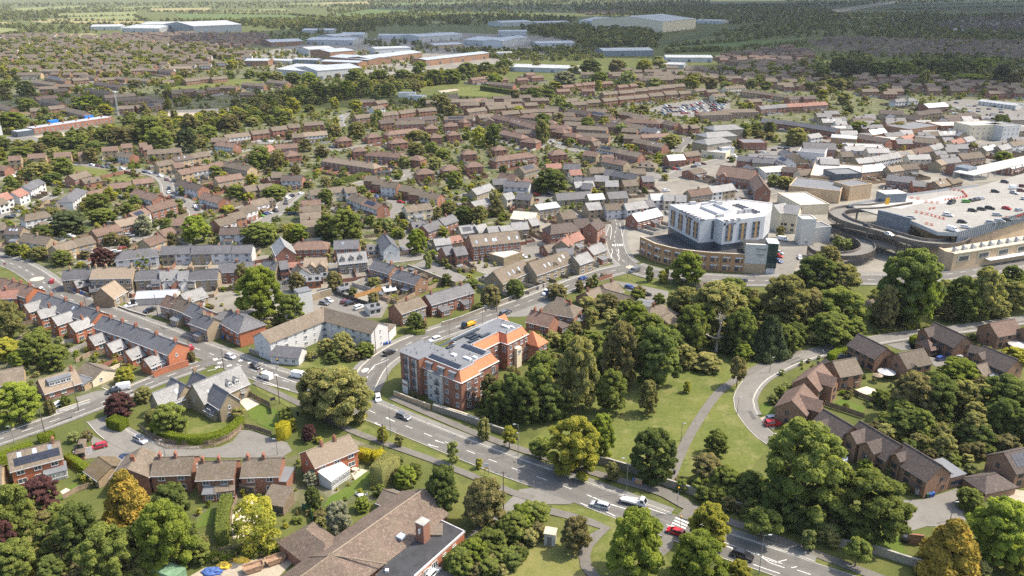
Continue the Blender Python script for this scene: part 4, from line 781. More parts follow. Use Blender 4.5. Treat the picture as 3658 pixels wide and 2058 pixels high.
def WR(label,tile,pts,h=1.7,th=.35,mat='stone_grey',cop='concrete',name='boundary_wall',z=0):
 L=catmull([T(tile,*p)for p in pts],6.0);A,B=offset(L,th/2),offset(L,-th/2);m=MB();c=MB();C,D=offset(L,th/2+.06),offset(L,-th/2-.06)
 r=thing(name,label,'wall',(L[0].x,L[0].y,0))
 for i in range(len(L)-1):m.prism([A[i].xy,B[i].xy,B[i+1].xy,A[i+1].xy],-.1,h);c.prism([C[i].xy,D[i].xy,D[i+1].xy,C[i+1].xy],h-.005,h+.1)
 m.obj('wall',mat,r);c.obj('coping',cop,r);return r
FPM={}
def FR(label,tile,pts,h=1.7,mat='wood_fence',pl=1.9,rails=False,name='garden_fence'):
 L=[T(tile,*p)for p in pts];r=thing(name,label,'fence',(L[0].x,L[0].y,0));tot=0;k=(h,mat,pl,rails)
 if k not in FPM:
  m=MB()
  if rails:
   for z in (.35,.75,1.1):m.box((0,0,z*h/1.25),(pl,.05,.14))
  else:
   n=9
   for i in range(n):m.box((-pl/2+pl*(i+.5)/n,.012*(i%2),.08),(pl/n-.012,.03,h-.1))
   m.box((0,-.03,h-.25),(pl,.04,.08));m.box((0,-.03,.35),(pl,.04,.08))
  q=MB();q.box((0,0,0),(.11,.11,h+.12));FPM[k]=(m.mesh('fence_panel',mat),q.mesh('fence_post',mat))
 for i in range(len(L)-1):
  d=L[i+1]-L[i];n=max(1,round(d.length/pl));rz=AT(d);s=d.length/n/pl
  for j in range(n):
   a=L[i]+d*(j/n)-L[0];c=L[i]+d*((j+.5)/n)-L[0];inst('fence_post',FPM[k][1],r,(a.x,a.y,0),rz);inst('fence_panel',FPM[k][0],r,(c.x,c.y,0),rz,(s,1,1))
 return r
def person(label,tile,x,y,top='dark blue',legs='black',heading=0.0,stride=.22):
 p=T(tile,x,y,.2);me=bpy.data.meshes.new('person')
 J=[(0,0,.93,.13,.11),(0,0,1.15,.15,.11),(0,0,1.38,.17,.11),(0,0,1.49,.06,.06),(.01,0,1.62,.095,.1),(.01,0,1.72,.08,.08),
       (0,.19,1.40,.06,.06),(-.08,.24,1.14,.045,.045),(.04,.24,.92,.035,.035),(.08,.24,.84,.03,.03),(0,-.19,1.40,.06,.06),(.08,-.24,1.14,.045,.045),(.2,-.23,.95,.035,.035),(.25,-.22,.88,.03,.03),
       (0,.09,.86,.09,.09),(stride*.7,.1,.49,.065,.065),(stride,.1,.09,.045,.045),(stride+.15,.1,.04,.04,.035),(0,-.09,.86,.09,.09),(-stride*.2,-.1,.48,.065,.065),(-stride,-.1,.1,.045,.045),(-stride+.14,-.1,.04,.04,.035)]
 E=[(0,1),(1,2),(2,3),(3,4),(4,5),(2,6),(6,7),(7,8),(8,9),(2,10),(10,11),(11,12),(12,13),(0,14),(14,15),(15,16),(16,17),(0,18),(18,19),(19,20),(20,21)]
 me.from_pydata([j[:3]for j in J],E,[]);o=bpy.data.objects.new('person',me);COL.objects.link(o);md=o.modifiers.new('skin','SKIN')
 for i,j in enumerate(J):me.skin_vertices[0].data[i].radius=j[3:5]
 me.skin_vertices[0].data[0].use_root=True;o.modifiers.new('sub','SUBSURF').render_levels=1;o.modifiers['sub'].levels=1
 dg=bpy.context.evaluated_depsgraph_get();m2=bpy.data.meshes.new_from_object(o.evaluated_get(dg));m2.materials.clear()
 for mt in ('paint_'+top,'paint_'+legs,'skin','bark'):m2.materials.append(MATS[mt])
 for f in m2.polygons:z=f.center.z;f.material_index=(1 if z<.92 and abs(f.center.y)<.19 else 3 if z>1.66 or (z>1.55 and f.center.x<-.02)else 2 if z>1.46 or z<.95 else 0);f.use_smooth=True
 o.modifiers.clear();o.data=m2;o.location=p;o.rotation_euler=(0,0,heading);return tag(o,label,'person')
def wheelie_bins(lst):
 for lab,t,x,y,mat in lst:
  p=T(t,x,y);r=thing('wheelie_bin',lab,'bin',(p.x,p.y,0),random.uniform(-.3,.3));m=MB();m.add([(-.22,-.25,0),(.22,-.25,0),(.22,.25,0),(-.22,.25,0),(-.29,-.33,1),(.29,-.33,1),(.29,.36,1),(-.29,.36,1)],[(0,1,5,4),(1,2,6,5),(2,3,7,6),(3,0,4,7),(3,2,1,0)]);inst('body',m.mesh('body',mat),r,(0,0,0));IX('lid',mat,r,(0,0,1),(.62,.74,.08))
def SB(label,tile,x,y,w,h,z0,mat='white_paint',post='lamp_metal',rz=0,cat='sign',two=True,band=None):
 p=T(tile,x,y);r=thing('sign',label,cat,(p.x,p.y,0),rz);IX('board',mat,r,(0,0,z0),(w,.08,h));q=MB()
 for s in ((-1,1)if two else (0,)):q.box((s*w*.42,.06,0),(.09,.06,z0+h*.9))
 inst('post',q.mesh('post',post),r,(0,0,0))
 if band:b=MB();b.box((0,-.045,z0+h*band[1]),(w*.96,.02,h*band[2]));inst('band',b.mesh('band',band[0]),r,(0,0,0))
 return r
def text(root,s,world,n,size,mat,name='lettering'):
 cu=bpy.data.curves.new(name,'FONT');cu.body=s;cu.size=size;cu.extrude=.03;cu.align_x='CENTER';cu.materials.append(MATS[mat]);o=bpy.data.objects.new(name,cu);COL.objects.link(o)
 dg=bpy.context.evaluated_depsgraph_get();me=bpy.data.meshes.new_from_object(o.evaluated_get(dg));bpy.data.objects.remove(o);o=bpy.data.objects.new(name,me);COL.objects.link(o)
 o.parent=root;o.location=RI(root)@Vector(world);o.rotation_euler=(pi/2,0,AT(n)+pi/2-root.rotation_euler.z);return o
# LANDMARKS
def V3(p,z=0):return Vector((p[0],p[1],z))
def flats():
 Z=11.6;ZE=9.0;root=thing('apartment_block','four-storey red-brick flats with orange mansard and grey flat roof','apartment block',(-14,204,0))
 d=Vector((11.0,-9.2)).normalized();e=Vector((-d.y,d.x))
 K=T('AP',1010,1010,ZE).xy
 P=lambda a,b:K-d*a+e*b
 wing=[P(0,0),P(0,8),P(2.4,8),P(2.4,18),P(12.5,18)]
 body=[P(0,0),P(0,7.6),P(1.2,7.6),P(1.2,17.0),P(9.5,17.0),P(9.5,27.5),P(6.5,27.5),P(6.5,37.5),P(19,37.5),P(19,14),P(15.5,14),P(15.5,0)]
 m=MB();m.prism([tuple(q)for q in body],0,ZE);m.obj('wall','brick_red',root)
 ins=1.9;top=[P(ins,1.3),P(ins,7.6),P(ins+.9,7.6),P(ins+.9,15.6),P(9.5+1.4,15.6),P(9.5+1.4,27.5+1.2),P(8.0,28.7),P(8.0,36.3),P(18.2,36.3),P(18.2,14.6),P(15.4,14.0),P(15.4,1.3)]
 m=MB();n=len(body);bo=[]
 cen=P(10,18)
 for i in range(n):
  j=(i+1)%n;a,b,c,e2=body[i],body[j],top[j],top[i];m.add([(a.x,a.y,ZE),(b.x,b.y,ZE),(c.x,c.y,Z),(e2.x,e2.y,Z)],[(0,1,2,3)])
 m.obj('mansard_roof','tile_orange',root)
 m=MB();m.prism([tuple(q)for q in top],Z-.25,Z+.02);m.obj('flat_roof','felt_grey',root)
 m=MB()
 for i in range(n):
  j=(i+1)%n;a,b=top[i],top[j];t=(b-a)
  if t.length<.4:continue
  c=(a+b)/2;m.box((c.x,c.y,Z),(t.length+.3,.3,.14),AT(t))
 m.obj('roof_upstand','metal_grey',root);m=MB()
 for i in range(n):
  j=(i+1)%n;a,b=body[i],body[j];t=b-a
  if t.length<.4:continue
  nn=Vector((t.y,-t.x)).normalized();c=(a+b)/2+nn*.15;m.box((c.x,c.y,ZE-.2),(t.length+.3,.34,.18),AT(t))
 m.obj('gutter','white_paint',root)
 q=[P(15.3,-1.3),P(23.2,-1.3),P(24.2,0.2),P(24.2,8.5),P(15.3,8.5)]
 m=MB();m.prism([tuple(x)for x in q],0,Z+.1);m.obj('side_block','brick_red',root);qi=[P(15.25,-1.5),P(23.3,-1.5),P(24.45,.1),P(24.45,8.7),P(15.25,8.7)];m=MB();m.prism([tuple(x)for x in qi],Z+.08,Z+.3);m.obj('side_block_roof','felt_grey',root)
 nf=-e;nr=Vector((d.x,d.y))
 q=[P(7.0,-.9),P(12.6,-.9),P(12.6,.6),P(7.0,.6)];m=MB();m.prism([tuple(x)for x in q],0,9.0);m.obj('rendered_bay','render_pale',root);qi=[P(6.8,-1.1),P(12.8,-1.1),P(12.8,1.6),P(6.8,1.6)];m=MB();m.prism([tuple(x)for x in qi],9.0,9.25);m.obj('bay_roof','felt_grey',root)
 W_=lambda a,b,z,n_,w=1.15,h=1.35,mu=1:PW(root,P(a,b).x,P(a,b).y,z,n_,w,h,mu,True)
 for f in range(3):
  z=.9+2.9*f
  for a in (1.6,5.6):W_(a,0,z,nf)
  for a in (11.2,):W_(a,-.9,z,nf)
  W_(14.0,0,z,nf)
  W_(8.6,-.9,z-.8,nf,1.3,2.15)
  if f>0:balcony(root,P(8.6,-.9),nf,z-.85,1.7,.45)
  W_(1.2*0,9.8,z,nr)if False else W_(1.2,9.6,z,nr);W_(1.2,14.8,z-.7 if f<3 else z,nr,1.5,2.1);W_(0,5.9,z,nr);W_(0,3.0,z-.7,nr,1.5,2.1);balcony(root,P(0,3.0),nr,z-.85,2.6,1.5);balcony(root,P(1.2,14.8),nr,z-.85,2.4,1.3)
  for b in (29.0,31.4,34.2,36.4):W_(6.5,b,z,nr)
  W_(7.8,27.5,z-.7,-e,1.4,2.1)if f==2 else None
  W_(9.5,22.0,z-.7,nr,1.4,2.1);W_(9.5,25.5,z,nr)
 balcony(root,P(9.5,22),nr,5.9,2.6,1.4)
 q=[P(5.3,30.6),P(6.6,30.6),P(6.6,32.9),P(5.3,32.9)];m=MB();m.prism([tuple(x)for x in q],0,6.6);m.obj('rendered_bay','render_cream',root);PW(root,P(5.3,31.8).x,P(5.3,31.8).y,4.6,nr,1.2,1.3,1,True)
 for f in range(4):
  z=.5+2.85*f
  for a in (17.6,20.8):
   W_(a,-1.3,z,nf,1.4,2.1);balcony(root,P(a,-1.3),nf,z-.1,1.7,.4)
  if f:balcony(root,P(24.2,1.6),-d,z-.2,2.2,1.1)
 for a in (17.6,20.8):
  m=MB();c=P(a-.95,-1.3)+nf*.02;m.box((c.x,c.y,.2),(.5,.06,11.0),AT(d));m.obj('render_strip','render_pale',root)
 for a in (2.6,7.0,11.8):
  c=P(a+1.2,1.0);r=AT(d);m=MB();m.box((c.x,c.y,9.15),(2.3,1.8,1.75),r);dm=m.obj('dormer','metal_dark',root);BX('dormer_roof','felt_grey',root,(c.x,c.y,10.9),(2.8,2.3,.22),r);w=P(a+1.2,.1);PW(root,w.x,w.y,9.4,nf,1.9,1.3,3,True)
 a=P(6.0,37.0);b=P(6.0,41.5);c,ex,ey,L=frame(V3(a),V3(b));wl,rf=GM(c,ex,ey,L,8,6.4,9.6,hip=.6);wl.obj('end_wall','brick_red',root);rf.obj('end_roof','tile_orange',root)
 for b in (38.2,40.4):PW(root,P(2.0,b).x,P(2.0,b).y,4.2,nr,1.2,1.2,1,True)
 c,ex,ey,L=frame(V3(P(20.5,37)),V3(P(20.5,42.5)));wl,rf=GM(c,ex,ey,L,5,7.0,10.4);wl.obj('end_wall','brick_red',root);rf.obj('end_roof','tile_orange',root)
 rz=AT(e);rd=AT(d)
 def arr(a0,b0,along,n,w=1.0,l=1.7):
  for i in range(n):
   c=P(a0+(i*1.08 if along=='a' else 0),b0+(i*1.08 if along=='b' else 0));m=MB();s=(1.0,l,.0);ca=Vector((d.x,d.y))
   u=-d if along=='a' else e;v=e if along=='a' else d;vs=[]
   for dz in (0,.06):
    for x,y,z in ((-.5,-l/2,.12),(.5,-l/2,.12),(.5,l/2,.5),(-.5,l/2,.5)):q=c+u*x+v*y;vs.append((q.x,q.y,Z+z+dz))
   m.add(vs,[(4,5,6,7),(0,1,5,4),(1,2,6,5),(2,3,7,6),(3,0,4,7),(3,2,1,0)]);m.obj('solar_panel','solar_panel',root)
 arr(3.4,2.6,'a',11);arr(4.2,13.6,'a',8);arr(17.0,9.5,'b',16);arr(12.4,17.0,'b',4);arr(13.6,19,'b',4);arr(12.2,22,'b',4);arr(15.2,19,'b',4);arr(14.6,9.8,'b',3)
 for a,b,s in ((5.2,8.2,(2.6,1.0,.5)),(4.2,10.2,(1.7,.9,.35)),(9.8,7.4,(1.5,1.2,.5)),(11.5,32.5,(2.8,1.1,.5)),(9.8,33.6,(1.6,.9,.4))):
  c=P(a,b);BX('rooflight','white_paint',root,(c.x,c.y,Z),(s[0],s[1],s[2]),rd)
 R_=random.Random(3)
 for i in range(34):
  a=R_.uniform(3,17);b=R_.uniform(3,36)
  if a<9.5 and 16<b<28:continue
  c=P(a,b);m=MB();m.tube((c.x,c.y,Z),(c.x,c.y,Z+.5),.09,.09,6);m.box((c.x,c.y,Z+.5),(.28,.28,.1));m.obj('roof_vent','metal_dark',root)
 for i in range(9):c=P(16+R_.random()*7,R_.uniform(0,8));m=MB();m.tube((c.x,c.y,Z+.25),(c.x,c.y,Z+.85),.09,.09,6);m.obj('roof_vent','metal_dark',root)
 FOOT.append((P(10,18).x,P(10,18).y,AT(e),20,10));FOOT.append((P(20,4).x,P(20,4).y,AT(e),5,5))
 b=SB('white sales board with maroon band by the flats corner','B2',1325,1240,2.2,4.2,.8,'white_paint','white_paint',rd,band=('paint_maroon',.62,.12))
def balcony(root,p,n,z,w,dp):
 t=Vector((-n.y,n.x));m=MB();c=p+n*dp/2;rz=AT(t);m.box((c.x,c.y,z),(w,dp,.12),rz);q=p+n*dp
 for s in range(7):k=q+t*(w*(s/6-.5));m.box((k.x,k.y,z+.1),(.04,.04,1.0),rz)
 m.box((q.x,q.y,z+1.05),(w,.06,.06),rz)
 for s in (-.5,.5):k=p+n*dp/2+t*w*s;m.box((k.x,k.y,z+1.05),(.06,dp,.06),rz);m.box((k.x,k.y,z+.55),(.04,dp,.05),rz)
 m.box((q.x,q.y,z+.55),(w,.04,.05),rz);return m.obj('balcony','dark_frame',root)
flats()
def white_block():
 root=thing('apartment_block','white three-storey V-shaped block with grey-brown roofs on the corner','apartment block',(-62,240,0));he,hr=6.7,9.2
 A=T('B2',100,690,8.9);C=T('B2',620,478,9.2);D=T('B2',1075,598,9.2)
 for a,b in ((A,C),(C,D)):
  c,ex,ey,L=frame(a,b);L+=2;wl,rf=GM(c,ex,ey,L,8.4,he,hr);wl.obj('wall','render_white',root);rf.obj('roof','tile_brown',root);FOOT.append((c.x,c.y,AT(ex),L/2,4.3))
  k=-ey;n=7 if a is A else 8
  for f in range(3):
   for i in range(n):
    x=-L/2+L*(i+.6)/n;q=LW(c,ex,ey,x,-4.2,0);PW(root,q[0],q[1],.8+2.2*f,k,1.35 if i%2 else .7,1.1 if i%2 else .8,1 if i%2 else 0,True)
  for sx in (-1,1):
   if (ex*sx).dot(-c)>0:
    for f in range(3):q=LW(c,ex,ey,sx*L/2,.4,0);PW(root,q[0],q[1],1+2.2*f,ex*sx,.6,.9,0,True)
 a=T('B2',290,795,4.6);b=T('B2',395,860,4.6);c,ex,ey,L=frame(T('B2',215,815,4.6),T('B2',405,830,4.6));wl,rf=GM(c,ex,ey,9.5,6.2,2.9,5.0);wl.obj('porch_wall','render_white',root);rf.obj('porch_roof','slate',root)
 for i in (-2.5,.5,3):q=LW(c,ex,ey,i,-3.1,0);PW(root,q[0],q[1],.9,-ey,1.2,1.1,1,True)
 q=T('B2',500,520,0);BX('stair_tower','render_white',root,(q.x-1,q.y-3,0),(5,4.5,9.8),.6);BX('stair_tower_roof','felt_grey',root,(q.x-1,q.y-3,9.8),(5.2,4.7,.2),.6)
 q=T('B2',1150,775);BX('bin_store','render_white',root,(q.x,q.y+3.5,0),(4.5,6,3.6),-.25);BX('bin_store_roof','tile_brown',root,(q.x,q.y+3.5,3.6),(4.8,6.3,.2),-.25)
white_block()
SB('small dark blue notice board on the grass before the white block','B2',548,945,1.6,.9,1.0,'paint_dark blue','white_paint')
for i in range(3):wheelie_bins([('blue communal bin, %s of three by the white block'%nth(i),'B2',1140+i*25,808-i*6,'plastic_blue')])
def hotel():
 root=thing('hotel','white clad hotel with ochre panels above a dark grey storey','hotel',(92,340,0));zt,zb=20.0,7.6
 tp=[(685,240),(1190,490),(1440,465),(1560,515),(2235,430),(2340,325),(2350,215),(1900,160)];P=[T('H',*q,zt).xy for q in tp]
 a=P[0];dl=(P[1]-P[0]).normalized()
 m=MB();m.prism([tuple(q)for q in P],zb+2.6,zt);m.obj('cladding','cladding_white',root);cen=sum(P,Vector((0,0)))/len(P)
 Q=[q+(cen-q).normalized()*.25 for q in P];m=MB();m.prism([tuple(q)for q in Q],zb-7.5,zb+2.62);m.obj('dark_storey','metal_dark',root)
 I=[q+(cen-q).normalized()*1.0 for q in P];m=MB();m.prism([tuple(q)for q in I],zt-.5,zt+.03);m.obj('roof','membrane_white',root);m=MB()
 for i in range(len(P)):j=(i+1)%len(P);m.prism([tuple(P[i]),tuple(P[j]),tuple(I[j]),tuple(I[i])],zt-.02,zt+.32)
 m.obj('parapet','cladding_white',root)
 def strips(p0,p1,fr,cols):
  t=(p1-p0);n=Vector((t.y,-t.x)).normalized()
  if n.dot(cen-p0)>0:n=-n
  rz=AT(t)
  for f in fr:
   c=p0+t*f;m=MB();q=c+n*.06;m.box((q.x,q.y,zb+3.8),(3.6,.12,7.2),rz);w=m.obj('window_strip','metal_blue',root);m=MB();q=c+n*.1;m.box((q.x,q.y,zb+3.8),(1.2,.14,7.2),rz);m.obj('ochre_panel','panel_ochre',root)
   for s in (-1.2,1.2):
    for k in range(3):q=c+t.normalized()*s+n*.12;PW(root,q.x,q.y,zb+4.9+k*2.35,n,1.05,1.25,0,False,'grey_frame')
 strips(P[0],P[1],(.15,.40,.66,.88),2);strips(P[3],P[4],(.16,.48,.80),2)
 t=P[2]-P[1];n=Vector((t.y,-t.x)).normalized();n=n if n.dot(cen-P[1])<0 else -n;c=P[1]+t*.83+n*.05;BX('stair_window','window_glass',root,(c.x,c.y,zb+3.5),(1.2,.12,8.4),AT(t))
 for p0,p1,f in ((P[0],P[1],.68),(P[3],P[4],.17)):
  t=p1-p0;n=Vector((t.y,-t.x)).normalized();n=n if n.dot(cen-p0)<0 else -n;c=p0+t*f+n*.05;text(root,'Travelodge',(c.x+t.normalized().x*.6,c.y+t.normalized().y*.6,zt-1.35),n,1.0,'paint_dark blue')
  k=c-t.normalized()*2.9*(1 if t.x>0 else -1)+n*.06;m=MB();m.tube((k.x,k.y,zt-1.05),(k.x+n.x*.06,k.y+n.y*.06,zt-1.05),.55,.55,14);m.obj('sign_disc','paint_dark blue',root)
 w=[T('H',*q,zt).xy for q in ((1180,290),(1400,240),(1690,360),(1470,410))];m=MB()
 for i in range(4):
  j=(i+1)%4;cw=sum(w,Vector((0,0)))/4;a2,b2=w[i]+(cw-w[i])*.1,w[j]+(cw-w[j])*.1;m.prism([tuple(w[i]),tuple(w[j]),tuple(b2),tuple(a2)],zt,zt+1.1)
 m.obj('light_well','cladding_white',root);m=MB();m.prism([tuple(q+(cw-q)*.1)for q in w],zt+.02,zt+.08);m.obj('light_well_floor','metal_grey',root)
 def pan(x0,y0,x1,y1,n):
  for i in range(n):
   q=T('H',x0+(x1-x0)*i/(n-1),y0+(y1-y0)*i/(n-1),zt+.4);m=MB();vs=[]
   for dz in (0,.06):vs+=[(q.x-.9,q.y-.6,zt+.15+dz),(q.x+.9,q.y-.6,zt+.15+dz),(q.x+.9,q.y+.6,zt+.5+dz),(q.x-.9,q.y+.6,zt+.5+dz)]
   m.add(vs,[(4,5,6,7),(0,1,5,4),(1,2,6,5),(2,3,7,6),(3,0,4,7)]);m.obj('solar_panel','solar_panel',root)
 pan(880,330,1220,475,7);pan(1790,225,2120,345,8);pan(1740,240,2070,360,8);pan(1600,490,1800,465,3)
 for x,y,sx,sy,sz in ((1060,230,3,1.4,1.3),(1380,215,2.4,1.4,1.5),(1480,235,3,1.6,1.6),(1500,430,3.2,1.5,1.2),(1830,370,2.2,1.2,1.4),(1915,365,1.5,1.5,1.8),(1970,360,1.5,1.5,1.8),(1250,240,2.6,1.2,1)):
  q=T('H',x,y,zt);BX('roof_plant','metal_grey',root,(q.x,q.y,zt),(sx,sy,sz),.3)
 FOOT.append((cen.x,cen.y,0,25,20));return cen
hotel()
def curved_office():
 root=thing('office_building','two-storey curved ochre-brick office with pale blinds','office',(80,318,0));H_=7.9
 front=[(195,1030),(320,1090),(440,1150),(590,1192),(760,1232),(1020,1272),(1280,1300),(1480,1315),(1880,1335)];L=catmull([T('H',*q)for q in front],2.0);B=offset(L,14.0)
 m=MB();poly=[tuple(q.xy)for q in L]+[tuple(T('H',1880,700,7.9).xy),tuple(T('H',680,690,7.9).xy),tuple(T('H',300,745,7.9).xy)];m.prism(poly,0,H_-.5);m.obj('wall','brick_ochre',root);m=MB();m.prism(poly,H_-.52,H_-.45);m.obj('roof','felt_black',root)
 I=offset(L,.45);m=MB()
 for i in range(len(L)-1):m.prism([tuple(L[i].xy),tuple(L[i+1].xy),tuple(I[i+1].xy),tuple(I[i].xy)],H_-.5,H_+.1)
 m.obj('parapet','brick_ochre',root);C=offset(L,-.08);I2=offset(L,.6);m=MB()
 for i in range(len(L)-1):m.prism([tuple(C[i].xy),tuple(C[i+1].xy),tuple(I2[i+1].xy),tuple(I2[i].xy)],H_+.1,H_+.28)
 m.obj('coping','stone_pale',root)
 D=[0]
 for i in range(len(L)-1):D.append(D[-1]+(L[i+1]-L[i]).length)
 n=10
 for k in range(n):
  s=D[-1]*(k+.55)/n;i=max(j for j in range(len(D))if D[j]<=s);i=min(i,len(L)-2);t=(L[i+1]-L[i]).normalized();p=L[i]+t*(s-D[i]);nn=Vector((t.y,-t.x))
  if nn.dot(-p.xy)<0:nn=-nn
  for f in range(2):
   z=.9+3.5*f;PW(root,p.x,p.y,z,nn,3.1,2.2,2,False,'grey_frame');m=MB();q=p.xy+nn*.1;m.box((q.x,q.y,z+1.65),(3.0,.1,.55),AT(t));m.obj('blind','white_paint',root)
   m=MB();q=p.xy+t.xy*.55+nn*.08;m.box((q.x,q.y,z+.05),(.85,.08,1.6),AT(t));m.obj('infill_panel','brick_ochre',root)
  if k%2==0:m=MB();q=p.xy-t.xy*2.3+nn*.05;m.box((q.x,q.y,.1),(.16,.12,7.2),AT(t));m.obj('downpipe','brick_brown',root)
 r2=thing('library_tower','cream fin wall with green lettering beside a dark glass stair tower','building',(103,312,0));a=T('H',1880,1335).xy;b=T('H',2230,1352).xy;t=(b-a).normalized();nn=Vector((t.y,-t.x));nn=nn if nn.dot(-a)>0 else -nn;rz=AT(t)
 c=(a+b)/2-nn*.6+nn*.02;w=(b-a).length;BX('stone_base','brick_blocks',r2,(c.x,c.y,0),(w,1.2,4.2),rz);BX('fin_wall','render_pale',r2,(c.x,c.y,4.2),(w+.1,1.3,8.3),rz);BX('rear_wall','render_cream',r2,(c.x-nn.x*5,c.y-nn.y*5,0),(w-.5,9,11.2),rz);BX('roof','felt_black',r2,(c.x-nn.x*5,c.y-nn.y*5,11.2),(w-.2,9.2,.2),rz)
 g=b+t*2.0-nn*3.0;BX('glass_stair','curtain_glass',r2,(g.x,g.y,2.6),(4.0,6.5,10.6),rz);m=MB();m.box((g.x,g.y,13.2),(4.5,7,.25),rz);m.box((g.x,g.y,0),(3.6,6,2.6),rz);m.obj('stair_frame','white_paint',r2)
 f=nn*.68;p=a+(b-a)*.70+f-nn*.6+nn*.02;text(r2,'Cherwell',(p.x,p.y,10.2),nn,1.15,'leaf_hedge');text(r2,'DISTRICT COUNCIL',(p.x,p.y,9.5),nn,.4,'metal_grey');text(r2,'BICESTER',(p.x,p.y,7.9),nn,.75,'metal_dark');text(r2,'LIBRARY',(p.x,p.y,7.1),nn,.5,'metal_grey')
 FOOT.append((80,322,0,26,14));FOOT.append((103,318,0,8,8))
curved_office()
def mall():
 ZD=11.5;root=thing('supermarket','supermarket with rooftop car park, ribbed steel parapet and sand-brick wall','supermarket',(160,330,0))
 deckpx=[(1590,690),(1820,700),(2640,450),(2900,370),(2900,-60),(2600,-10),(2050,150),(1250,255),(580,370),(760,420),(920,470),(1280,560)]
 deck=[T('M',*q,ZD).xy for q in deckpx];m=MB();m.prism([tuple(q)for q in deck],ZD-.6,ZD);dk=m.obj('car_deck','deck',root)
 def fascia(i0,i1,z0,z1,mat,name,th=.3,ribs=0):
  a,b=deck[i0],deck[i1];t=b-a;c=(a+b)/2;m=MB();rz=AT(t);m.box((c.x,c.y,z0),(t.length,th,z1-z0),rz)
  n=Vector((t.y,-t.x)).normalized();n=n if n.dot(-c)>0 else -n
  for k in range(ribs):q=a+t*((k+.5)/ribs)+n*(th/2+.04);m.box((q.x,q.y,z0),(.12,.12,z1-z0),rz)
  m.obj(name,mat,root)
 fascia(1,2,ZD-3.4,ZD+1.3,'metal_blue','steel_parapet',.35,34);fascia(2,3,ZD-3.4,ZD+1.3,'metal_blue','steel_parapet',.35,16);fascia(0,1,ZD-.6,ZD+1.1,'metal_grey','deck_rail',.1);fascia(11,0,ZD-.6,ZD+1.1,'metal_grey','deck_rail',.1)
 for i in (6,7):fascia(i,i+1,ZD-1,ZD+1.2,'metal_grey','deck_rail',.15)
 inner=[deck[1],deck[2],deck[3],deck[4],deck[5],deck[6],deck[7]];m=MB();m.prism([tuple(q+(Vector((175,380))-q)*.02)for q in inner],0,ZD-.7);m.obj('store_wall','brick_blocks',root)
 a=T('M',1740,1110).xy;b=T('M',2640,960).xy;b=a+(b-a)*1.25;t=(b-a).normalized();n=Vector((t.y,-t.x));n=n if n.dot(-a)>0 else -n;rz=AT(t);w=(b-a).length;back=-n*6.5;c=(a+b)/2;m=MB();m.prism([tuple(a),tuple(b),tuple(b+back),tuple(a+back)],0,7.3);m.obj('front_wall','brick_blocks',root);m=MB();m.prism([tuple(a+back*.05),tuple(b+back*.05),tuple(b+back*1.2),tuple(a+back*1.2)],7.28,7.4);m.obj('ledge_roof','stone_pale',root)
 m=MB();c2=c+n*.1;m.box((c2.x,c2.y,7.25),(w,.5,.4),rz);m.obj('coping','stone_pale',root)
 for i in range(5):
  p=a+t*(6+i*11.5)+n*.05;BX('window_surround','stone_pale',root,(p.x,p.y,3.6),(7.0,.16,2.9),rz);PW(root,p.x+n.x*.1,p.y+n.y*.1,4.0,n,5.2,1.9,4,False,'grey_frame')
 p=a+t*(w*.62)+n*1.4;BX('canopy','white_paint',root,(p.x,p.y,3.0),(w*.6,2.8,.25),rz)
 R_=random.Random(5)
 for i in range(9):
  p=a+t*(4+i*5.2)+back*.45;m=MB();m.box((p.x,p.y,7.4),(2.2,1.4,1.0),rz);m.tube((p.x-t.x*1.1,p.y-t.y*1.1,8.9),(p.x+t.x*.4,p.y+t.y*.4,8.3),.65,.65,10);m.obj('air_duct','metal_white',root)
 q=[T('M',*k)for k in ((1560,1040),(1640,1090),(1740,1110))];m=MB();back2=Vector((-2,8));m.prism([tuple(q[0].xy),tuple(q[1].xy),tuple(q[2].xy),tuple(q[2].xy+back2),tuple(q[0].xy+back2)],0,7.9);m.obj('corner_wall','brick_blocks',root)
 p=T('M',1090,330,ZD);BX('stair_block','metal_blue',root,(p.x,p.y+3.5,ZD),(11.5,7.5,4.3),.17);BX('stair_block_roof','membrane_white',root,(p.x,p.y+3.5,ZD+4.3),(11.8,7.8,.2),.17)
 a=T('M',900,560,8).xy;b=T('M',1265,660,8).xy;t=b-a;c=(a+b)/2;BX('screen_wall','metal_blue',root,(c.x,c.y,2),(t.length,1.2,12.2),AT(t))
 p=T('M',1035,350,ZD);BX('yellow_poster','yellow_paint',root,(p.x-1.3,p.y-1.0,ZD+.2),(2.2,.12,3.2),.17)
 for y0 in (330,390,450,560,250,190):
  A=T('M',1500 if y0>300 else 1900,y0+60,ZD);B=T('M',2560,y0-40,ZD);bays(dk,'road_paint',Vector((A.x,A.y,0)),Vector((B.x,B.y,0)),4.6,30,ZD+.03)
 def barr(pts,lab):
  r=thing('safety_barrier',lab,'barrier',T('M',*pts[0],ZD))
  for i in range(len(pts)-1):
   a,b=T('M',*pts[i],ZD),T('M',*pts[i+1],ZD);n=max(1,int((b-a).length/2.0))
   for k in range(n):
    c=a.lerp(b,(k+.5)/n);m=MB();rz=math.atan2(b.y-a.y,b.x-a.x)+random.uniform(-.2,.2);m.box((c.x,c.y,ZD+.1),(1.8,.06,.22),rz);m.box((c.x,c.y,ZD+.75),(1.8,.06,.25),rz);m.box((c.x,c.y,ZD),(.1,.5,.9),rz);m.obj('barrier_panel','plastic_red',r)
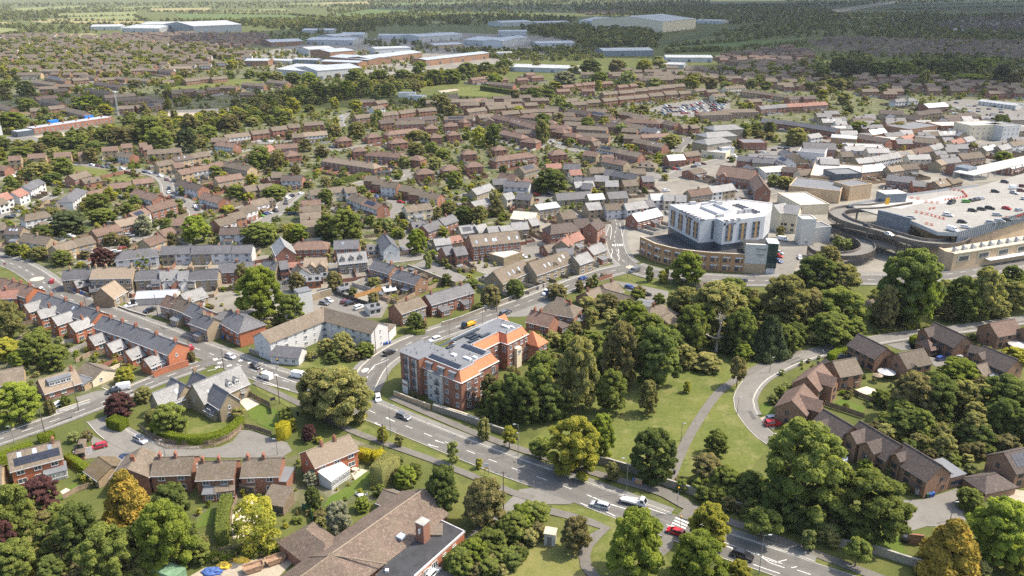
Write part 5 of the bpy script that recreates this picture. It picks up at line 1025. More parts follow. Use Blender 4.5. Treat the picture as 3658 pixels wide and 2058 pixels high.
 barr([(1320,440),(1500,480),(1680,530)],'long line of orange plastic barriers on the deck beside the screen wall');barr([(1260,285),(1400,300)],'orange barriers by the grey stair block');barr([(1430,330),(1620,340)],'orange barriers before the pale repair patch');barr([(1660,310),(1930,270),(1860,200),(1700,190)],'orange barriers closing off the pale repair patch');barr([(1480,415),(1570,400)],'short orange barrier row in the middle of the deck');barr([(2350,510),(2500,500),(2576,470)],'orange barriers near the steel parapet at the edge of view');barr([(1440,575),(1550,600)],'red cones and barriers above the ramp mouth')
 m=MB();P=[T('M',*q,ZD)for q in ((1380,320),(1700,250),(1900,270),(1640,345))];m.prism([(q.x,q.y)for q in P],ZD,ZD+.04);m.obj('repair_patch','membrane_white',root);P=[T('M',*q,ZD)for q in ((820,370),(1250,285),(1500,310),(1180,400))];m=MB();m.prism([(q.x,q.y)for q in P],ZD,ZD+.035);m.obj('repair_patch','membrane_white',root)
 p0=T('M',1990,20,ZD+4);p1=T('M',2900,-190,ZD+4);c,ex,ey,L=frame(p0,p1);rz=AT(ex);m=MB();cc=c+ey*5;m.box((cc.x,cc.y,ZD+3.6),(L,11,.5),rz);m.obj('canopy_roof','membrane_white',root);m=MB()
 for i in range(12):q=c+ex*(-L/2+L*(i+.5)/12)+ey*.8;m.box((q.x,q.y,ZD),(.35,.35,3.6),rz)
 m.obj('canopy_post','metal_grey',root);m=MB();q=c+ey*10;m.box((q.x,q.y,ZD),(L,.4,3.6),rz);m.obj('canopy_wall','metal_grey',root);q=T('M',2000,60,ZD);BX('lift_block','metal_blue',root,(q.x-2,q.y+6,ZD),(9,8,5.5),rz)
 FOOT.append((200,350,.1,95,60))
 def ramp(pts,z,w,label,hz=1.15,skirt=2.4):
  n=len(pts);zs=[z[0]+(z[1]-z[0])*i/(n-1)for i in range(n)];P=[T('M',*q,zz)for q,zz in zip(pts,zs)];L=catmull(P,2.0);r=thing('car_ramp',label,'ramp',(P[0].x,P[0].y,0));A,B=offset(L,w/2),offset(L,-w/2);m=MB()
  for i in range(len(L)-1):a,b,c,d=A[i],B[i],B[i+1],A[i+1];m.add([a,b,c,d,(a.x,a.y,a.z-.7),(b.x,b.y,b.z-.7),(c.x,c.y,c.z-.7),(d.x,d.y,d.z-.7)],[(3,2,1,0),(4,5,6,7),(0,1,5,4),(2,3,7,6)])
  m.obj('roadway','asphalt_pale',r)
  for S,s in ((A,1),(B,-1)):
   m=MB();S2=offset(L,s*(w/2+.3))
   for i in range(len(L)-1):a,b,c,d=S[i],S[i+1],S2[i+1],S2[i];zz=[q.z for q in (a,b,c,d)];m.prism([tuple(q.xy)for q in (a,b,c,d)],[q-1.0 for q in zz],[q+hz for q in zz])
   m.obj('parapet','concrete_dark',r);m=MB();S3=offset(L,s*(w/2+.42))
   for i in range(len(L)-1):
    a,b=S3[i],S3[i+1];t=(b-a).xy;c=(a+b)/2;k=max(1,int(t.length/.55))
    for j in range(k):q=a.lerp(b,(j+.5)/k);m.box((q.x,q.y,q.z-skirt),(.12,.12,skirt+1.0),AT(t))
   m.obj('fin_screen','concrete_dark',r)
  m=MB()
  for i in range(4,len(L)-2,9):q=L[i];m.tube((q.x,q.y,0),(q.x,q.y,q.z-.6),.45,.45,8)
  m.obj('column','concrete',r);return r
 ramp([(1240,330),(900,385),(640,400),(480,425),(440,470),(560,545),(800,620),(1050,690),(1250,750),(1450,790),(1640,800),(1800,775),(1870,740)],(ZD,7.6),6.2,'long concrete car ramp winding down from the rooftop deck')
 ramp([(1300,850),(1100,760),(850,700),(600,640),(430,620),(400,650)],(5.6,5.2),5.2,'middle concrete car ramp running below the long one');ramp([(360,620),(560,680),(740,770),(800,850),(720,910),(560,935),(380,925),(250,890),(190,840)],(5.0,3.6),5.4,'lower looping concrete car ramp round a small tree island',1.0,3.2)
 return root
mall()
# HOUSES, ROW BY ROW
HL=lambda lab,**k:dict(label=lab,**k)
row('on the side road','A1','rb',[(68,388,505,278,HL('orange-brick house with solar panels and skylights across its roof',wall='brick_orange',w=8.4,hr=7.5,solar=(.08,.98,.14,.60),velux=[(.2,.72),(.5,.72),(.8,.72)],ch=[.88],n=3,plain=1))])
row('in the close','A1','rb',[(1222,338,1100,520,HL('red-brick house set at an angle, its gable towards the golden conifer',w=8.2,ch=[-.3],plain=1)),(1338,425,1668,412,HL('brown-roofed brick house, nearest the golden conifer in the row of three',ch=[-.85,.1],n=2,plain=1)),(1722,461,2030,448,HL('middle brown-roofed brick house of the row of three, lean-to at the back',ch=[-.95,.1],n=2)),(2105,436,2420,426,HL('brown-roofed brick house with a grey roof terrace, end of the row of three',ch=[-.9,.1],n=2,plain=1))])
row('behind','A1','gb',[(852,418,965,495,HL('low mossy-roofed garage wing behind the angled brick house',roof='tile_moss',w=7.5,hr=4.4)),(655,272,712,262,HL('hipped double garage with two white doors beside the red hatchback',w=6.2,hr=4.4,hip=.9,roof='tile_brown',noun='garage',nowin=1,wall='brick_red')),(-130,520,10,495,HL('brick house cut by the edge of the photo below the side road',w=8,he=4.2,hr=6.6))])
for x in (645,722):
 a,b=T('A1',x,432-(x-645)*.4),T('A1',x+70,418-(x-645)*.4)
row('by the topiary','A2','rb',[(470,372,835,228,HL('orange-brick house with white conservatory and two chimneys beside clipped hedges',wall='brick_orange',w=7.6,hr=7.4,roof='tile_tan',ch=[-.35,.35],n=3,plain=1))])
row('by the tall trees','A4','nb',[(1148,108,1492,310,HL('brown-brick house with two front gables above the white hatchback',fg=[(.2,4.2),(.62,4.2)],fgl=.6,plain=1,hr=8.2)),(1532,302,1850,492,HL('brown-brick house with a small glazed dormer beside the blue and green bins',fg=[(.16,2.6)],fgd=.4,plain=1,hr=8.0)),(835,8,1080,150,HL('dark-roofed brick house half hidden behind the great tree',fg=[(.3,3.6)],hr=8.0,plain=1)),(2392,382,2680,318,HL('brick house with solar panels at the edge of the photo',wall='brick_brown',solar=(.12,.8,.2,.85),plain=1)),(2232,580,2326,560,HL('hipped garage with dark tiles before the solar-panelled brick house',w=6.5,he=2.4,hr=4.4,hip=.95,noun='garage',nowin=1))])
row('in the upper estate','B4','nb',[(1136,705,1375,822,HL('long dark-roofed brown-brick house where the estate road meets the wood',plain=1)),(1795,605,2055,725,HL('big brown-brick house with a front gable beside the hipped garage',fg=[(.1,4.4)],plain=1)),(2265,612,2475,578,HL('brick house with red-brown roof beside the cream parasol',roof='tile_redbrown',plain=1)),(1702,758,1762,748,HL('hipped brown garage between two brick houses near the blue car',w=6.4,he=2.4,hr=4.5,hip=.95,noun='garage',nowin=1,roof='tile_redbrown')),(1480,872,1690,832,HL('brown-brick house with half-glazed dormer beside the white gazebo',s='nl',fg=[(.25,2.4)],fgd=.3,fgl=2.2,plain=1)),(912,942,1100,912,HL('brown-roofed brick house with a white terrace behind it',s='nl',plain=1)),(818,962,690,1075,HL('brown-brick house with crossed roofs beside the laundry line',roof='tile_redbrown',w=7.4,fg=[(.5,4.6)],fgd=2.6,fgl=.3,plain=1)),(662,1140,560,1280,HL('brown-brick house with crossed roofs beside the striped lawn',roof='tile_redbrown',w=8,fg=[(.45,4.8)],fgd=2.6,fgl=.3,plain=1)),(2110,800,2200,822,HL('small dark-roofed annexe against the long brick house',w=6,hr=6.2,he=3.8)),(2215,808,2500,925,HL('long dark-roofed brick house beside the white and blue cars',fg=[(.15,3)],fgd=.5,plain=1)),(2150,975,2290,942,HL('brown-roofed garage showing above the maple tree',s='nl',w=7,he=2.6,hr=5)),(2590,640,2700,610,HL('brick house cut by the edge of the photo beyond the parasol',roof='tile_redbrown')),(850,920,905,960,HL('dark garage roof behind the crossed-roof house',w=6,he=2.6,hr=4.8))])
row('end-on terrace','B1','os',[(888,550,1192,648,HL('slate terrace of three houses, farther half of the long terrace on the main road',n=3,ch=[-.55,.15,.95],plain=1)),(1196,656,1530,778,HL('slate terrace with the tall brick gable on the road corner',n=3,ch=[-.05,.97],plain=1)),(330,345,590,425,HL('slate terrace pair beside the red-brick terrace on the main road',n=2,ch=[-.1,.9],plain=1)),(594,430,862,512,HL('slate terrace pair with skylights on the main road',n=2,ch=[-.15,.95],plain=1,velux=[(.25,.6)]))])
for i,(q,l)in enumerate([((770,732,885,692),'first'),((925,790,1040,748),'second'),((1085,856,1195,812),'third'),((1245,925,1370,872),'fourth')]):row('rear wings','B1','rl',[(*q,HL('%s low rear wing behind the long slate terrace, counted from the far end'%l,he=2.9,hr=5.0,w=5.2,n=1,ch=[.7]if i==3 else [],wall='brick_orange',noun='rear wing',name='rear_wing',plain=1))])
for i,(q,l)in enumerate([((210,452,345,412),'first'),((320,502,470,462),'second'),((450,562,605,512),'third'),((600,618,750,562),'fourth')]):row('rear wings','B1','rl',[(*q,HL('%s two-storey rear wing of the farther terrace, counted from the red roofs'%l,he=4.8,hr=6.9,w=5.0,n=1,ch=[.5]if i%2 else [],wall='brick_orange',noun='rear wing',name='rear_wing',plain=1))])
row('red terrace','B1','oo',[(60,238,290,300,HL('red-tiled brick terrace with tall chimneys at the edge of the photo',n=3,ch=[-.5,.1,.8],plain=1,roof='tile_redbrown')),(-60,330,160,318,HL('pink-tiled rear wing of the red terrace',he=4.8,hr=7,w=6,plain=1,noun='rear wing',name='rear_wing')),(-120,215,50,228,HL('red-tiled roof cut by the photo edge above the terrace',roof='tile_redbrown',plain=1))])
row('on the side road','B1','gb',[(333,1102,640,1012,HL('tan-roofed bungalow with long white dormer on the side road',roof='tile_tan',wall='brick_red',w=8.4,hr=5.4,he=2.7,ch=[.95],plain=1)),(748,952,885,1008,HL('cream-gabled bungalow behind the tan-roofed one',roof='tile_brown',wall='render_cream',w=7.5)),(-40,1030,190,988,HL('brown bungalow roof behind the round green tree at the photo edge',w=9,hr=5.2)),(690,1062,790,1090,HL('grey flat-roofed garage joined to the tan-roofed bungalow',s='shed',w=5.5,hr=2.9,noun='garage'))])
row('old school','S','ss',[(905,620,1885,212,HL('old stone school with mottled slate roof, brick-edged arched windows and two dormers',roof='slate_light',w=8.2,he=4.2,hr=8.6,dormer=[(.62,1.5),(.78,1.5)],dw='white_paint',velux=[(.2,.3),(.32,.34)],n=1,ch=[],plain=1)),(1352,610,1660,800,HL('slate cross wing of the old school with a tall arched window',w=6.0,he=4.4,hr=8.0,ch=[],n=1,plain=1,noun='school wing')),(35,800,555,605,HL('silver slate wing of the old school beside the copper tree',roof='slate_light',w=6.2,he=3.6,hr=7.2,velux=[(.85,.55)],ch=[],n=1,plain=1,noun='school wing')),(432,470,735,625,HL('dark slate wing of the old school with an arched gable window',w=6.4,he=3.8,hr=7.4,ch=[],n=1,plain=1,noun='school wing')),(915,335,1210,480,HL('steep dark slate wing of the old school under the big chimney',w=5.5,he=3.8,hr=7.2,ch=[-.95],n=1,plain=1,noun='school wing')),(1310,960,1500,1060,HL('low slate porch of the old school by the white garden chairs',w=5,he=2.4,hr=4.2,ch=[],n=1,plain=1,noun='porch'))])
row('across the main road','B1','ss',[(1440,372,1525,395,HL('small stone house with orange-brown roof at the car park corner',roof='tile_redbrown',n=1,ch=[.9])),(1528,388,1650,432,HL('stone house with brown roof next to the small corner house',roof='tile_brown',n=2,ch=[.9])),(1655,440,1790,500,HL('grey-roofed brick house in the middle of the roadside row',s='rs',n=2,ch=[.2])),(1700,520,1850,572,HL('stone house with two chimneys and a sunny end wall by the road',n=2,ch=[-.2,.8])),(2042,525,2112,562,HL('slate hipped corner house with glazed shop bays on the main road',s='rs',hip=.95,w=9.5,hr=8.2,he=5.4,ch=[-.3],wall='brick_orange',n=2,plain=1)),(1560,360,1735,305,HL('long pale roof behind the small stone corner house',s='sl',w=7,he=3.2,hr=5.8,ch=[])),(1820,540,1990,500,HL('grey roofed outhouse behind the roadside row',s='ss',he=3,hr=5,ch=[]))])
row('pub','B1','ss',[(872,310,985,246,HL('old stone inn with steep stone-tiled roof by the road bend',roof='tile_tan',w=8.4,he=3.6,hr=7.6,ch=[],plain=1)),(805,135,1155,128,HL('large buff stone house with tan roof and end chimneys behind the inn',roof='tile_tan',w=8.5,he=6.4,hr=9.3,ch=[-.95,-.4,.95],n=3,plain=1)),(545,160,800,142,HL('stone terrace with grey roof at the road bend',n=3,ch=[-.6,.9])),(640,250,760,222,HL('low grey-roofed brick outbuilding behind the bus stop wall',s='rl',he=2.6,hr=4.6,w=5,ch=[-.9])),(925,205,1005,180,HL('small stone rear wing of the large stone house',he=3.6,hr=5.6,w=5,ch=[])),(1000,225,1110,195,HL('second small stone rear wing of the large stone house',he=3.6,hr=5.6,w=5,ch=[])),(1185,340,1530,322,HL('long low garage row with black doors at the inn car park',s='shed',wall='render_pale',w=7,he=2.9,hr=4.4,noun='garage block',roof='metal_grey',nowin=1)),(770,300,865,285,HL('low dark lean-to at the front of the inn',s='barn',he=2.4,hr=3.6,w=5))])
row('terrace behind the inn','B1','ss',[(1175,160,1380,150),(1380,165,1530,150,'wl'),(1540,165,1630,160,'wl'),(1640,160,1880,150),(1895,95,2190,80,dict(s='rs',w=8))])
for i,(q,w,r_)in enumerate([((1400,185,1440,230),'render_white','slate'),((1470,195,1520,240),'brick_red','slate_light'),((1560,195,1600,240),'render_white','slate_light'),((1310,245,1380,240),'brick_red','slate'),((1630,225,1690,225),'render_cream','slate_light')]):row('rear wings','B1','ss',[(*q,HL(['white','red-brick','pale blue-white','small brick','pink-cream'][i]+' rear extension of the grey terrace behind the inn',wall=w,roof=r_,he=3.8,hr=5.4,w=4.2,ch=[],plain=1,noun='extension',name='extension'))])
row('slate-and-stone terrace','C1','ss',[(1395,1158,1512,1152,HL('stone end house of the white and stone terrace',n=1,ch=[])),(1516,1156,1655,1150,HL('white house next to the stone end of the terrace',s='ws',n=1,ch=[])),(1660,1152,1828,1146,HL('middle stone house of the white and stone terrace',n=1,ch=[])),(1832,1150,2008,1146,HL('fourth house, white, of the white and stone terrace',s='ws',n=1,ch=[])),(2012,1150,2178,1146,HL('white gable-end house of the white and stone terrace',s='ws',n=1,ch=[]))])
row('beside the white block','B2','rb',[(1228,452,1440,382,HL('brown-roofed brick house at the lane by the white block',n=2,ch=[.0],front='stone_wall')),(1498,372,1690,318,HL('grey-roofed brick semi with orange porch on the hill road',s='rs',n=2,ch=[-.6])),(1694,316,1865,268,HL('grey-roofed brick semi with red door on the hill road',s='rs',n=2,ch=[.3])),(1065,68,1235,115,HL('brown brick pair with dark roof behind the gardens, farther one',s='rd',n=2,ch=[.7],wall='brick_brown',roof='slate')),(1255,150,1460,205,HL('brown brick pair with dark roof and orange end wall, nearer one',s='rd',n=2,ch=[-.7,.6],wall='brick_brown',roof='slate')),(738,15,978,-8,HL('pale slate house with three stone dormers',s='sl',he=4.6,hr=7.8,dormer=[(.15,1.7),(.47,1.7),(.78,1.7)],n=2,ch=[],wall='stone_grey',w=8)),(455,50,640,45,HL('tan-tiled house with steep front gables behind the big tree',s='st',fg=[(.35,3.4),(.8,4)],ch=[])),(320,90,400,85,HL('red-tiled low roof beside the big tree',s='rb',roof='tile_red',he=3.4,hr=5.6)),(230,80,300,70,HL('narrow slate gable beside the red-tiled roof',s='rs',w=5)),(395,100,430,140,HL('pale green gabled cottage behind the big tree',s='sl',wall='render_pale',roof='tile_brown',w=6)),(100,75,220,85,HL('dark slate cottage showing above the big tree',s='ss',he=4)),(470,225,590,215,HL('modern brick extension with flat roof and glass doors',s='shed',wall='brick_orange',he=3,hr=3.3,w=7,roof='felt_grey')),(600,195,680,185,HL('cream modern garden room beside the brick extension',s='shed',wall='render_cream',he=3,hr=3.2,w=5)),(990,470,1090,450,HL('white garage behind the small car park',s='shed',wall='render_white',roof='felt_grey',he=2.6,hr=3,w=5.5,noun='garage')),(745,300,820,285,HL('white garden shed beside the pale blossom bush',s='shed',wall='render_white',w=4)),(1130,310,1230,295,HL('white-roofed carport behind the brown pair',s='shed',w=5,roof='metal_white'))])
row('half-timbered range','C3','sb',[(215,1300,530,1195,HL('long brown-roofed range with skylights and half-timbered end beside the hill road',w=9,he=4.6,hr=8.6,velux=[(.3,.4),(.42,.42),(.72,.45),(.85,.6)],fg=[(.55,1.8)],fgd=-.8,fgl=2.0,ch=[],n=5,plain=1,wall='stone_wall')),(-90,1375,160,1268,HL('nearer long brown-roofed range with skylights beside the hill road',w=9,he=4.6,hr=8.6,velux=[(.35,.4),(.5,.42),(.7,.45)],fg=[(.6,1.8)],fgd=-.8,fgl=2.0,ch=[],n=5,plain=1,wall='stone_wall')),(600,1245,720,1205,HL('slate stone-fronted house, nearer one at the street corner',s='sl',n=2,ch=[-.9])),(720,1165,835,1125,HL('slate stone-fronted house, farther one at the street corner',s='rl',n=2,ch=[-.9],front='stone_wall')),(450,1180,590,1165,HL('low slate roof behind the half-timbered range',s='ss',he=3.4,hr=5.6)),(345,1150,460,1130,HL('brown-roofed brick garage beside the little green',s='rb',he=2.8,hr=5,ch=[])),(500,1110,560,1045,HL('red-tiled gabled stone house by the dark brick building',s='sb',roof='tile_red',w=7)),(560,1060,650,1030,HL('red-tiled rear of the gabled stone house',s='sb',roof='tile_red',w=6)),(405,972,585,950,HL('dark brick hall with hipped roof, left wing',s='su',n=3,ch=[],hip=.5)),(600,925,725,915,HL('dark brick hall, middle wing with brown roof',s='su',n=2,ch=[])),(745,960,815,915,HL('tall dark brick end block of the hall by the street',s='su',he=7.4,hr=10.2,w=7,n=1,ch=[]))])
row('red office','C2','rb',[(1875,1062,2285,1022,HL('three-storey red-brick office with mansard roof and skylights',w=11,he=7.0,hr=10.4,roof='tile_brown',fl=3,n=4,velux=[(.1,.3),(.3,.4),(.45,.35),(.5,.35),(.78,.35),(.95,.35)],ch=[],plain=1,noun='office',name='office_building')),(1640,1165,1720,1150,HL('brick and stone house with solar panels, left gable',s='rs',front='stone_wall',solar=(.1,.9,.2,.8),ch=[])),(1735,1170,1830,1155,HL('brick and stone house with solar panels, right gable',s='rs',front='stone_wall',solar=(.1,.6,.2,.7),ch=[])),(395,1118,605,1112,HL('brown-roofed brick shop house with one chimney behind the big tree',roof='tile_redbrown',w=9,ch=[-.4],hip=.6,n=3)),(710,1108,920,1100,HL('slate-roofed brick house with one skylight behind the dormered house',s='rs',w=9,n=3,velux=[(.35,.6)],ch=[])),(242,1078,285,1160,HL('narrow three-storey brick gable house with pale dormers',s='rl',w=7.6,he=7,hr=10.5,fl=3,ch=[])),(1140,1045,1200,1130,HL('white gabled cottage with blue-grey shop front',s='ws',w=7,he=5.6,hr=8.6,n=1,ch=[-.8])),(990,1150,1090,1140,HL('low white annexe beside the white gabled cottage',s='ws',he=3,hr=4.8,w=5,ch=[])),(1565,1095,1700,1080,HL('low stone cottage behind the solar-panelled house',s='sl',he=4,hr=6)),(1700,1075,1790,1060,HL('red-tiled cottage beside the low stone cottage',s='sb',roof='tile_red',he=4,hr=6))])
row('in the old street row','C2','sl',[(1785,985,1920,968),(1925,980,2010,962,dict(front='render_white')),(2030,990,2130,980),(2135,985,2225,972),(2235,955,2370,942),(2382,920,2450,908)])
row('behind the round tree','C2','rs',[(1470,978,1600,932),(1612,922,1730,882),(1372,955,1480,940,dict(he=3,hr=5,ch=[])),(1890,775,2030,740,dict(s='rl',he=3.2,hr=5.4,ch=[]))])
row('among the old stone houses','C2','sb',[(2305,475,2435,442,dict(w=8,he=6,hr=9,solar=(.2,.8,.3,.9))),(2150,520,2290,545,dict(roof='tile_redbrown')),(2185,592,2400,605,'ws'),(1895,665,2050,615,dict(s='sl',velux=[(.4,.5),(.6,.6)])),(2165,705,2240,690,'cs'),(2290,695,2420,705,'ss'),(2360,570,2440,600,dict(roof='tile_red',he=4,hr=6))])
row('hall','C2','cs',[(2262,852,2460,868,HL('pedimented stone hall with cream metal roof',wall='stone_wall',roof='metal_tan',w=11,he=6,hr=8.4,noun='hall',ch=[],n=3)),(2440,800,2620,775,HL('long white metal roof behind the pedimented hall',s='sm',w=9,he=5,hr=6.6,ch=[]))])
# middle estates
row('below the railway trees','C1','br',[(75,380,180,373),(240,363,390,353),(465,352,610,342,dict(solar=(.2,.95,.15,.85))),(670,346,770,336),(878,302,1015,293),(1042,276,1135,269),(1198,268,1262,262,'rr'),(1228,290,1305,283,'rr')])
row('at the corner of the small green','C1','wb',[(1035,340,1150,356),(-60,455,70,462,'rr')])
row('in the long grey-brown block','C1','bd',[(1272,327,1430,318,dict(roof='tile_brown',front='render_white')),(1432,316,1560,308,dict(roof='tile_brown',front='render_white')),(1340,430,1480,408,dict(roof='tile_brown')),(1482,388,1640,362,dict(roof='tile_brown')),(1642,361,1790,337,dict(roof='tile_brown'))])
row('round the parked cars','C1','br',[(1490,442,1565,432),(1528,502,1630,482),(1642,477,1800,455,dict(front='render_white')),(1802,442,1910,427),(1932,422,2170,465,'bb'),(1852,562,2070,527),(1548,582,1750,632,dict(s='wb',roof='tile_redbrown')),(1762,692,1930,737,dict(s='wb',roof='tile_redbrown')),(1172,662,1370,717,dict(s='wb',roof='tile_redbrown')),(1258,815,1480,754,dict(s='rr',n=4)),(1112,872,1240,826,dict(s='rr',front='render_white'))])
row('with garages by the walled lawn','C1','rb',[(592,547,740,507),(702,577,850,552,dict(he=3.4,hr=5.6))])
row('in the bungalow row','C1','gr',[(742,692,925,652,dict(roof='tile_redbrown',front='render_white')),(950,617,1125,602,dict(front='render_white')),(1142,582,1315,562,dict(front='render_white'))])
row('on the villa street','C1','wr',[(-40,715,60,690),(95,690,180,655),(190,640,270,600,'ws'),(255,600,330,575,'ws'),(565,722,660,655,'wh'),(435,792,540,778,dict(s='gh',wall='brick_buff')),(218,882,385,852,dict(s='ww',hip=.5)),(-60,760,20,740,'ww')])
row('beside the main road bend','C1','sb',[(62,985,200,988,dict(velux=[(.3,.5),(.5,.5),(.7,.5)])),(205,1045,440,1078,dict(front='render_cream')),(-60,960,40,950)])
row('on the mews street','C1','bb',[(452,1152,610,1105),(612,1104,782,1066),(792,1017,1010,967,dict(s='br',wall='brick_brown')),(988,937,1180,897,dict(s='br',wall='brick_brown')),(1232,1102,1370,1055,'br'),(1368,1022,1475,992,'br'),(1502,920,1630,915,'br'),(1065,1195,1280,1172,'wh')])
row('on the terrace street','C1','wb',[(1848,932,1990,893),(1962,882,2080,852),(2052,832,2170,793),(2135,772,2280,737),(1905,995,2205,990,dict(s='ww',n=4)),(2290,745,2350,735,dict(s='bb',he=3.5,hr=5.5))])
row('by the hawthorn hedge','C1','bb',[(2100,642,2210,622),(2222,627,2340,612)])
row('in the pale terrace under the embankment','C1','wb',[(1932,197,2140,172),(2162,162,2310,147),(2332,132,2460,117),(2482,107,2580,100),(1822,222,1960,217,'rb'),(1692,207,1780,202,'shed'),(1880,250,2040,270,'wb')])
row('round the shop','C1','rbh',[(2185,345,2330,280,dict(hip=0,roof='tile_red',w=9)),(2372,280,2560,268,dict(hip=0)),(2445,335,2560,328)])
row('in the white-fronted row','C2','wb',[(445,87,610,77),(440,177,640,162),(346,187,440,182,dict(s='rb',solar=(.3,.9,.2,.8)))])
row('among the hipped brick semis','C2','rbh',[(725,217,850,207),(985,187,1100,177),(1185,162,1420,137,dict(n=4)),(1180,237,1330,222),(865,302,980,295),(1035,335,1280,352,dict(n=4)),(1370,367,1475,377),(668,385,1050,440,dict(n=6)),(1490,112,1600,107),(1655,92,1770,87),(1685,167,1785,160),(1535,187,1630,183),(1800,62,1850,54),(1415,492,1560,482),(1635,462,1775,450),(1845,432,1985,424),(1810,327,1930,320),(2078,292,2190,284),(2120,380,2380,347,dict(n=4)),(280,345,410,332)])
row('behind the long hedge','C2','wb',[(168,522,262,517,'rb'),(262,545,440,547,dict(s='wb',roof='tile_dark')),(130,560,200,550,dict(s='rb',he=3.5,hr=5.2))])
row('in the stepped court','C2','wb',[(985,545,1080,552),(1062,572,1140,580),(1135,596,1270,610),(1290,627,1385,640),(1382,657,1480,670),(1478,682,1630,705),(495,670,640,655,'cb'),(642,654,795,637,'cb'),(795,652,885,642,'ww'),(872,702,985,742),(988,744,1130,792),(1315,812,1530,782,dict(s='cb',n=3))])
row('in the zigzag terrace','C2','bb',[(425,762,590,752,dict(w=9)),(415,812,590,802,dict(w=9)),(412,870,588,856,dict(w=9)),(420,932,575,920,dict(w=9))])
row('garage court','C2','shed',[(1050,510,1190,500,HL('row of grey lock-up garages with blue doors',w=7,roof='felt_black',noun='garage block'))])
row('in the long brick rows','C3','rbh',[(0,155,160,190,dict(n=3)),(165,218,300,232),(435,135,545,150),(535,167,655,187),(665,197,790,217),(395,332,530,322),(-60,380,220,345,dict(n=4)),(-80,20,60,50,dict(hip=0)),(70,50,200,90,dict(hip=0)),(205,90,310,120,dict(hip=0))])
row('in the brown terrace by the lane','C3','rb',[(765,257,830,252),(832,282,985,312,dict(front='render_white',n=3)),(992,314,1190,352),(1135,225,1260,247,dict(n=2)),(1262,248,1395,272,dict(n=2)),(1182,192,1420,182,dict(n=4,he=3.6,hr=5.8)),(1095,102,1205,118,'ww'),(1205,132,1335,150,'ws'),(1115,32,1290,50,dict(front='render_white',n=3)),(1302,52,1505,92,dict(front='render_white',n=3))])
row('in the tan court','C3','st',[(702,332,820,347,dict(roof='tile_redbrown')),(842,372,940,367,dict(roof='tile_redbrown')),(872,387,1065,422,dict(roof='tile_redbrown',n=3)),(362,447,490,442,dict(roof='tile_red'))])
row('by the shop street','C3','sh',[(1165,415,1320,425,HL('hipped single-storey surgery with brown roof',w=12,hr=5.8)),(1405,372,1545,362,HL('brick house with shining white roof by the shop street',s='rm',n=3)),(1548,347,1672,332,HL('brown-roofed white-fronted shops next to the white-roofed house',s='wb',n=3)),(1590,500,1700,480,HL('flat brown shed roof beside the red church hall',s='rb',w=10,he=3.6,hr=5.4,ch=[]))])
row('among the stone yards','C3','ss',[(735,482,860,475,'sb'),(880,492,960,500),(960,505,1160,540),(612,555,780,562),(785,545,905,550,'sl'),(605,600,765,590,'sl'),(680,610,760,615),(875,590,985,590,'sl'),(1020,590,1140,580,'sb'),(445,702,740,682,dict(s='barn',n=3)),(720,710,850,700,'sm'),(520,445,660,450),(565,500,660,495,'pinks'),(890,690,1050,680,'barn')])
row('on the old high street','C3','cs',[(1265,705,1370,702,dict(s='wl',roof='metal_white')),(1375,708,1480,708,'cs'),(1484,715,1572,718,'wl'),(1585,675,1770,652,dict(s='sb',roof='tile_redbrown',n=3)),(1765,645,1860,632,'wl'),(1862,632,1965,615,'sl'),(868,792,1030,782,dict(s='ww',front='render_white')),(1038,790,1105,783,'wl'),(1112,778,1215,766,dict(s='wl',dormer=[(.3,1.4),(.75,1.4)],dw='dark_frame')),(705,785,820,775,dict(s='sl',w=9)),(1105,880,1320,828,dict(s='rm',wall='brick_red',ch=[-.2])),(485,865,600,850,'sb'),(1225,760,1280,755,'ss')])
row('round the parish church hall','C3','rb',[(1872,460,2175,500,HL('large red-brick hall with brown roof and small white cupola',w=12,he=6,hr=10.6,roof='tile_redbrown',n=4,ch=[],noun='hall',fg=[(.22,4)],fgd=.8,fgl=3)),(2190,530,2245,620,HL('ornate red-brick gabled front of the large hall',w=8,he=6,hr=10,roof='tile_redbrown',ch=[],noun='hall front')),(2205,478,2420,462,HL('big cream metal-roofed hall beyond the red-brick hall',s='cs',wall='render_pale',roof='metal_tan',w=14,he=5,hr=6.6,ch=[],noun='hall')),(2020,375,2150,385,HL('brick rear building with white windows beyond the brown hall',s='rs',n=3)),(2150,390,2330,400,HL('stone rear building next to the brick one beyond the brown hall',s='ss',n=3))])
# town centre right
row('in the shop row beside the deck','C4','cs',[(480,470,600,480,dict(s='rd',front='render_white')),(610,500,720,490,dict(s='cs',roof='tile_brown')),(740,500,850,490,'wl'),(1105,400,1240,385,'sl'),(1245,385,1380,360,dict(s='wl',n=3)),(1385,360,1470,345,'wl'),(1455,340,1590,325,dict(s='cs',roof='tile_brown',n=2)),(1595,320,1740,295,dict(s='sb',n=3)),(1745,290,1840,265,'wl'),(1925,245,2030,220,'pinks'),(2035,220,2110,205,'wl'),(1845,400,1990,385,'ss'),(1800,420,1860,400,'st')])
row('in the yards behind the shops','C4','ss',[(1080,470,1330,445,dict(s='ss',wall='brick_ochre',roof='metal_grey',w=12,n=4)),(1380,470,1490,455,'sb'),(1500,450,1630,440,'sb'),(1390,535,1620,560,dict(s='rs',w=11,n=3)),(1600,590,1700,595,dict(s='st',wall='brick_orange',roof='slate')),(1790,600,1880,580,'st'),(1900,570,1990,550,'sb'),(1990,360,2180,340,'bs'),(2200,300,2300,280,'sm'),(2330,290,2420,270,'sl'),(2430,260,2540,240,dict(s='ww',roof='tile_brown')),(1960,450,2080,440,dict(s='rd',w=12)),(2400,440,2560,400,dict(s='rm',w=9))])
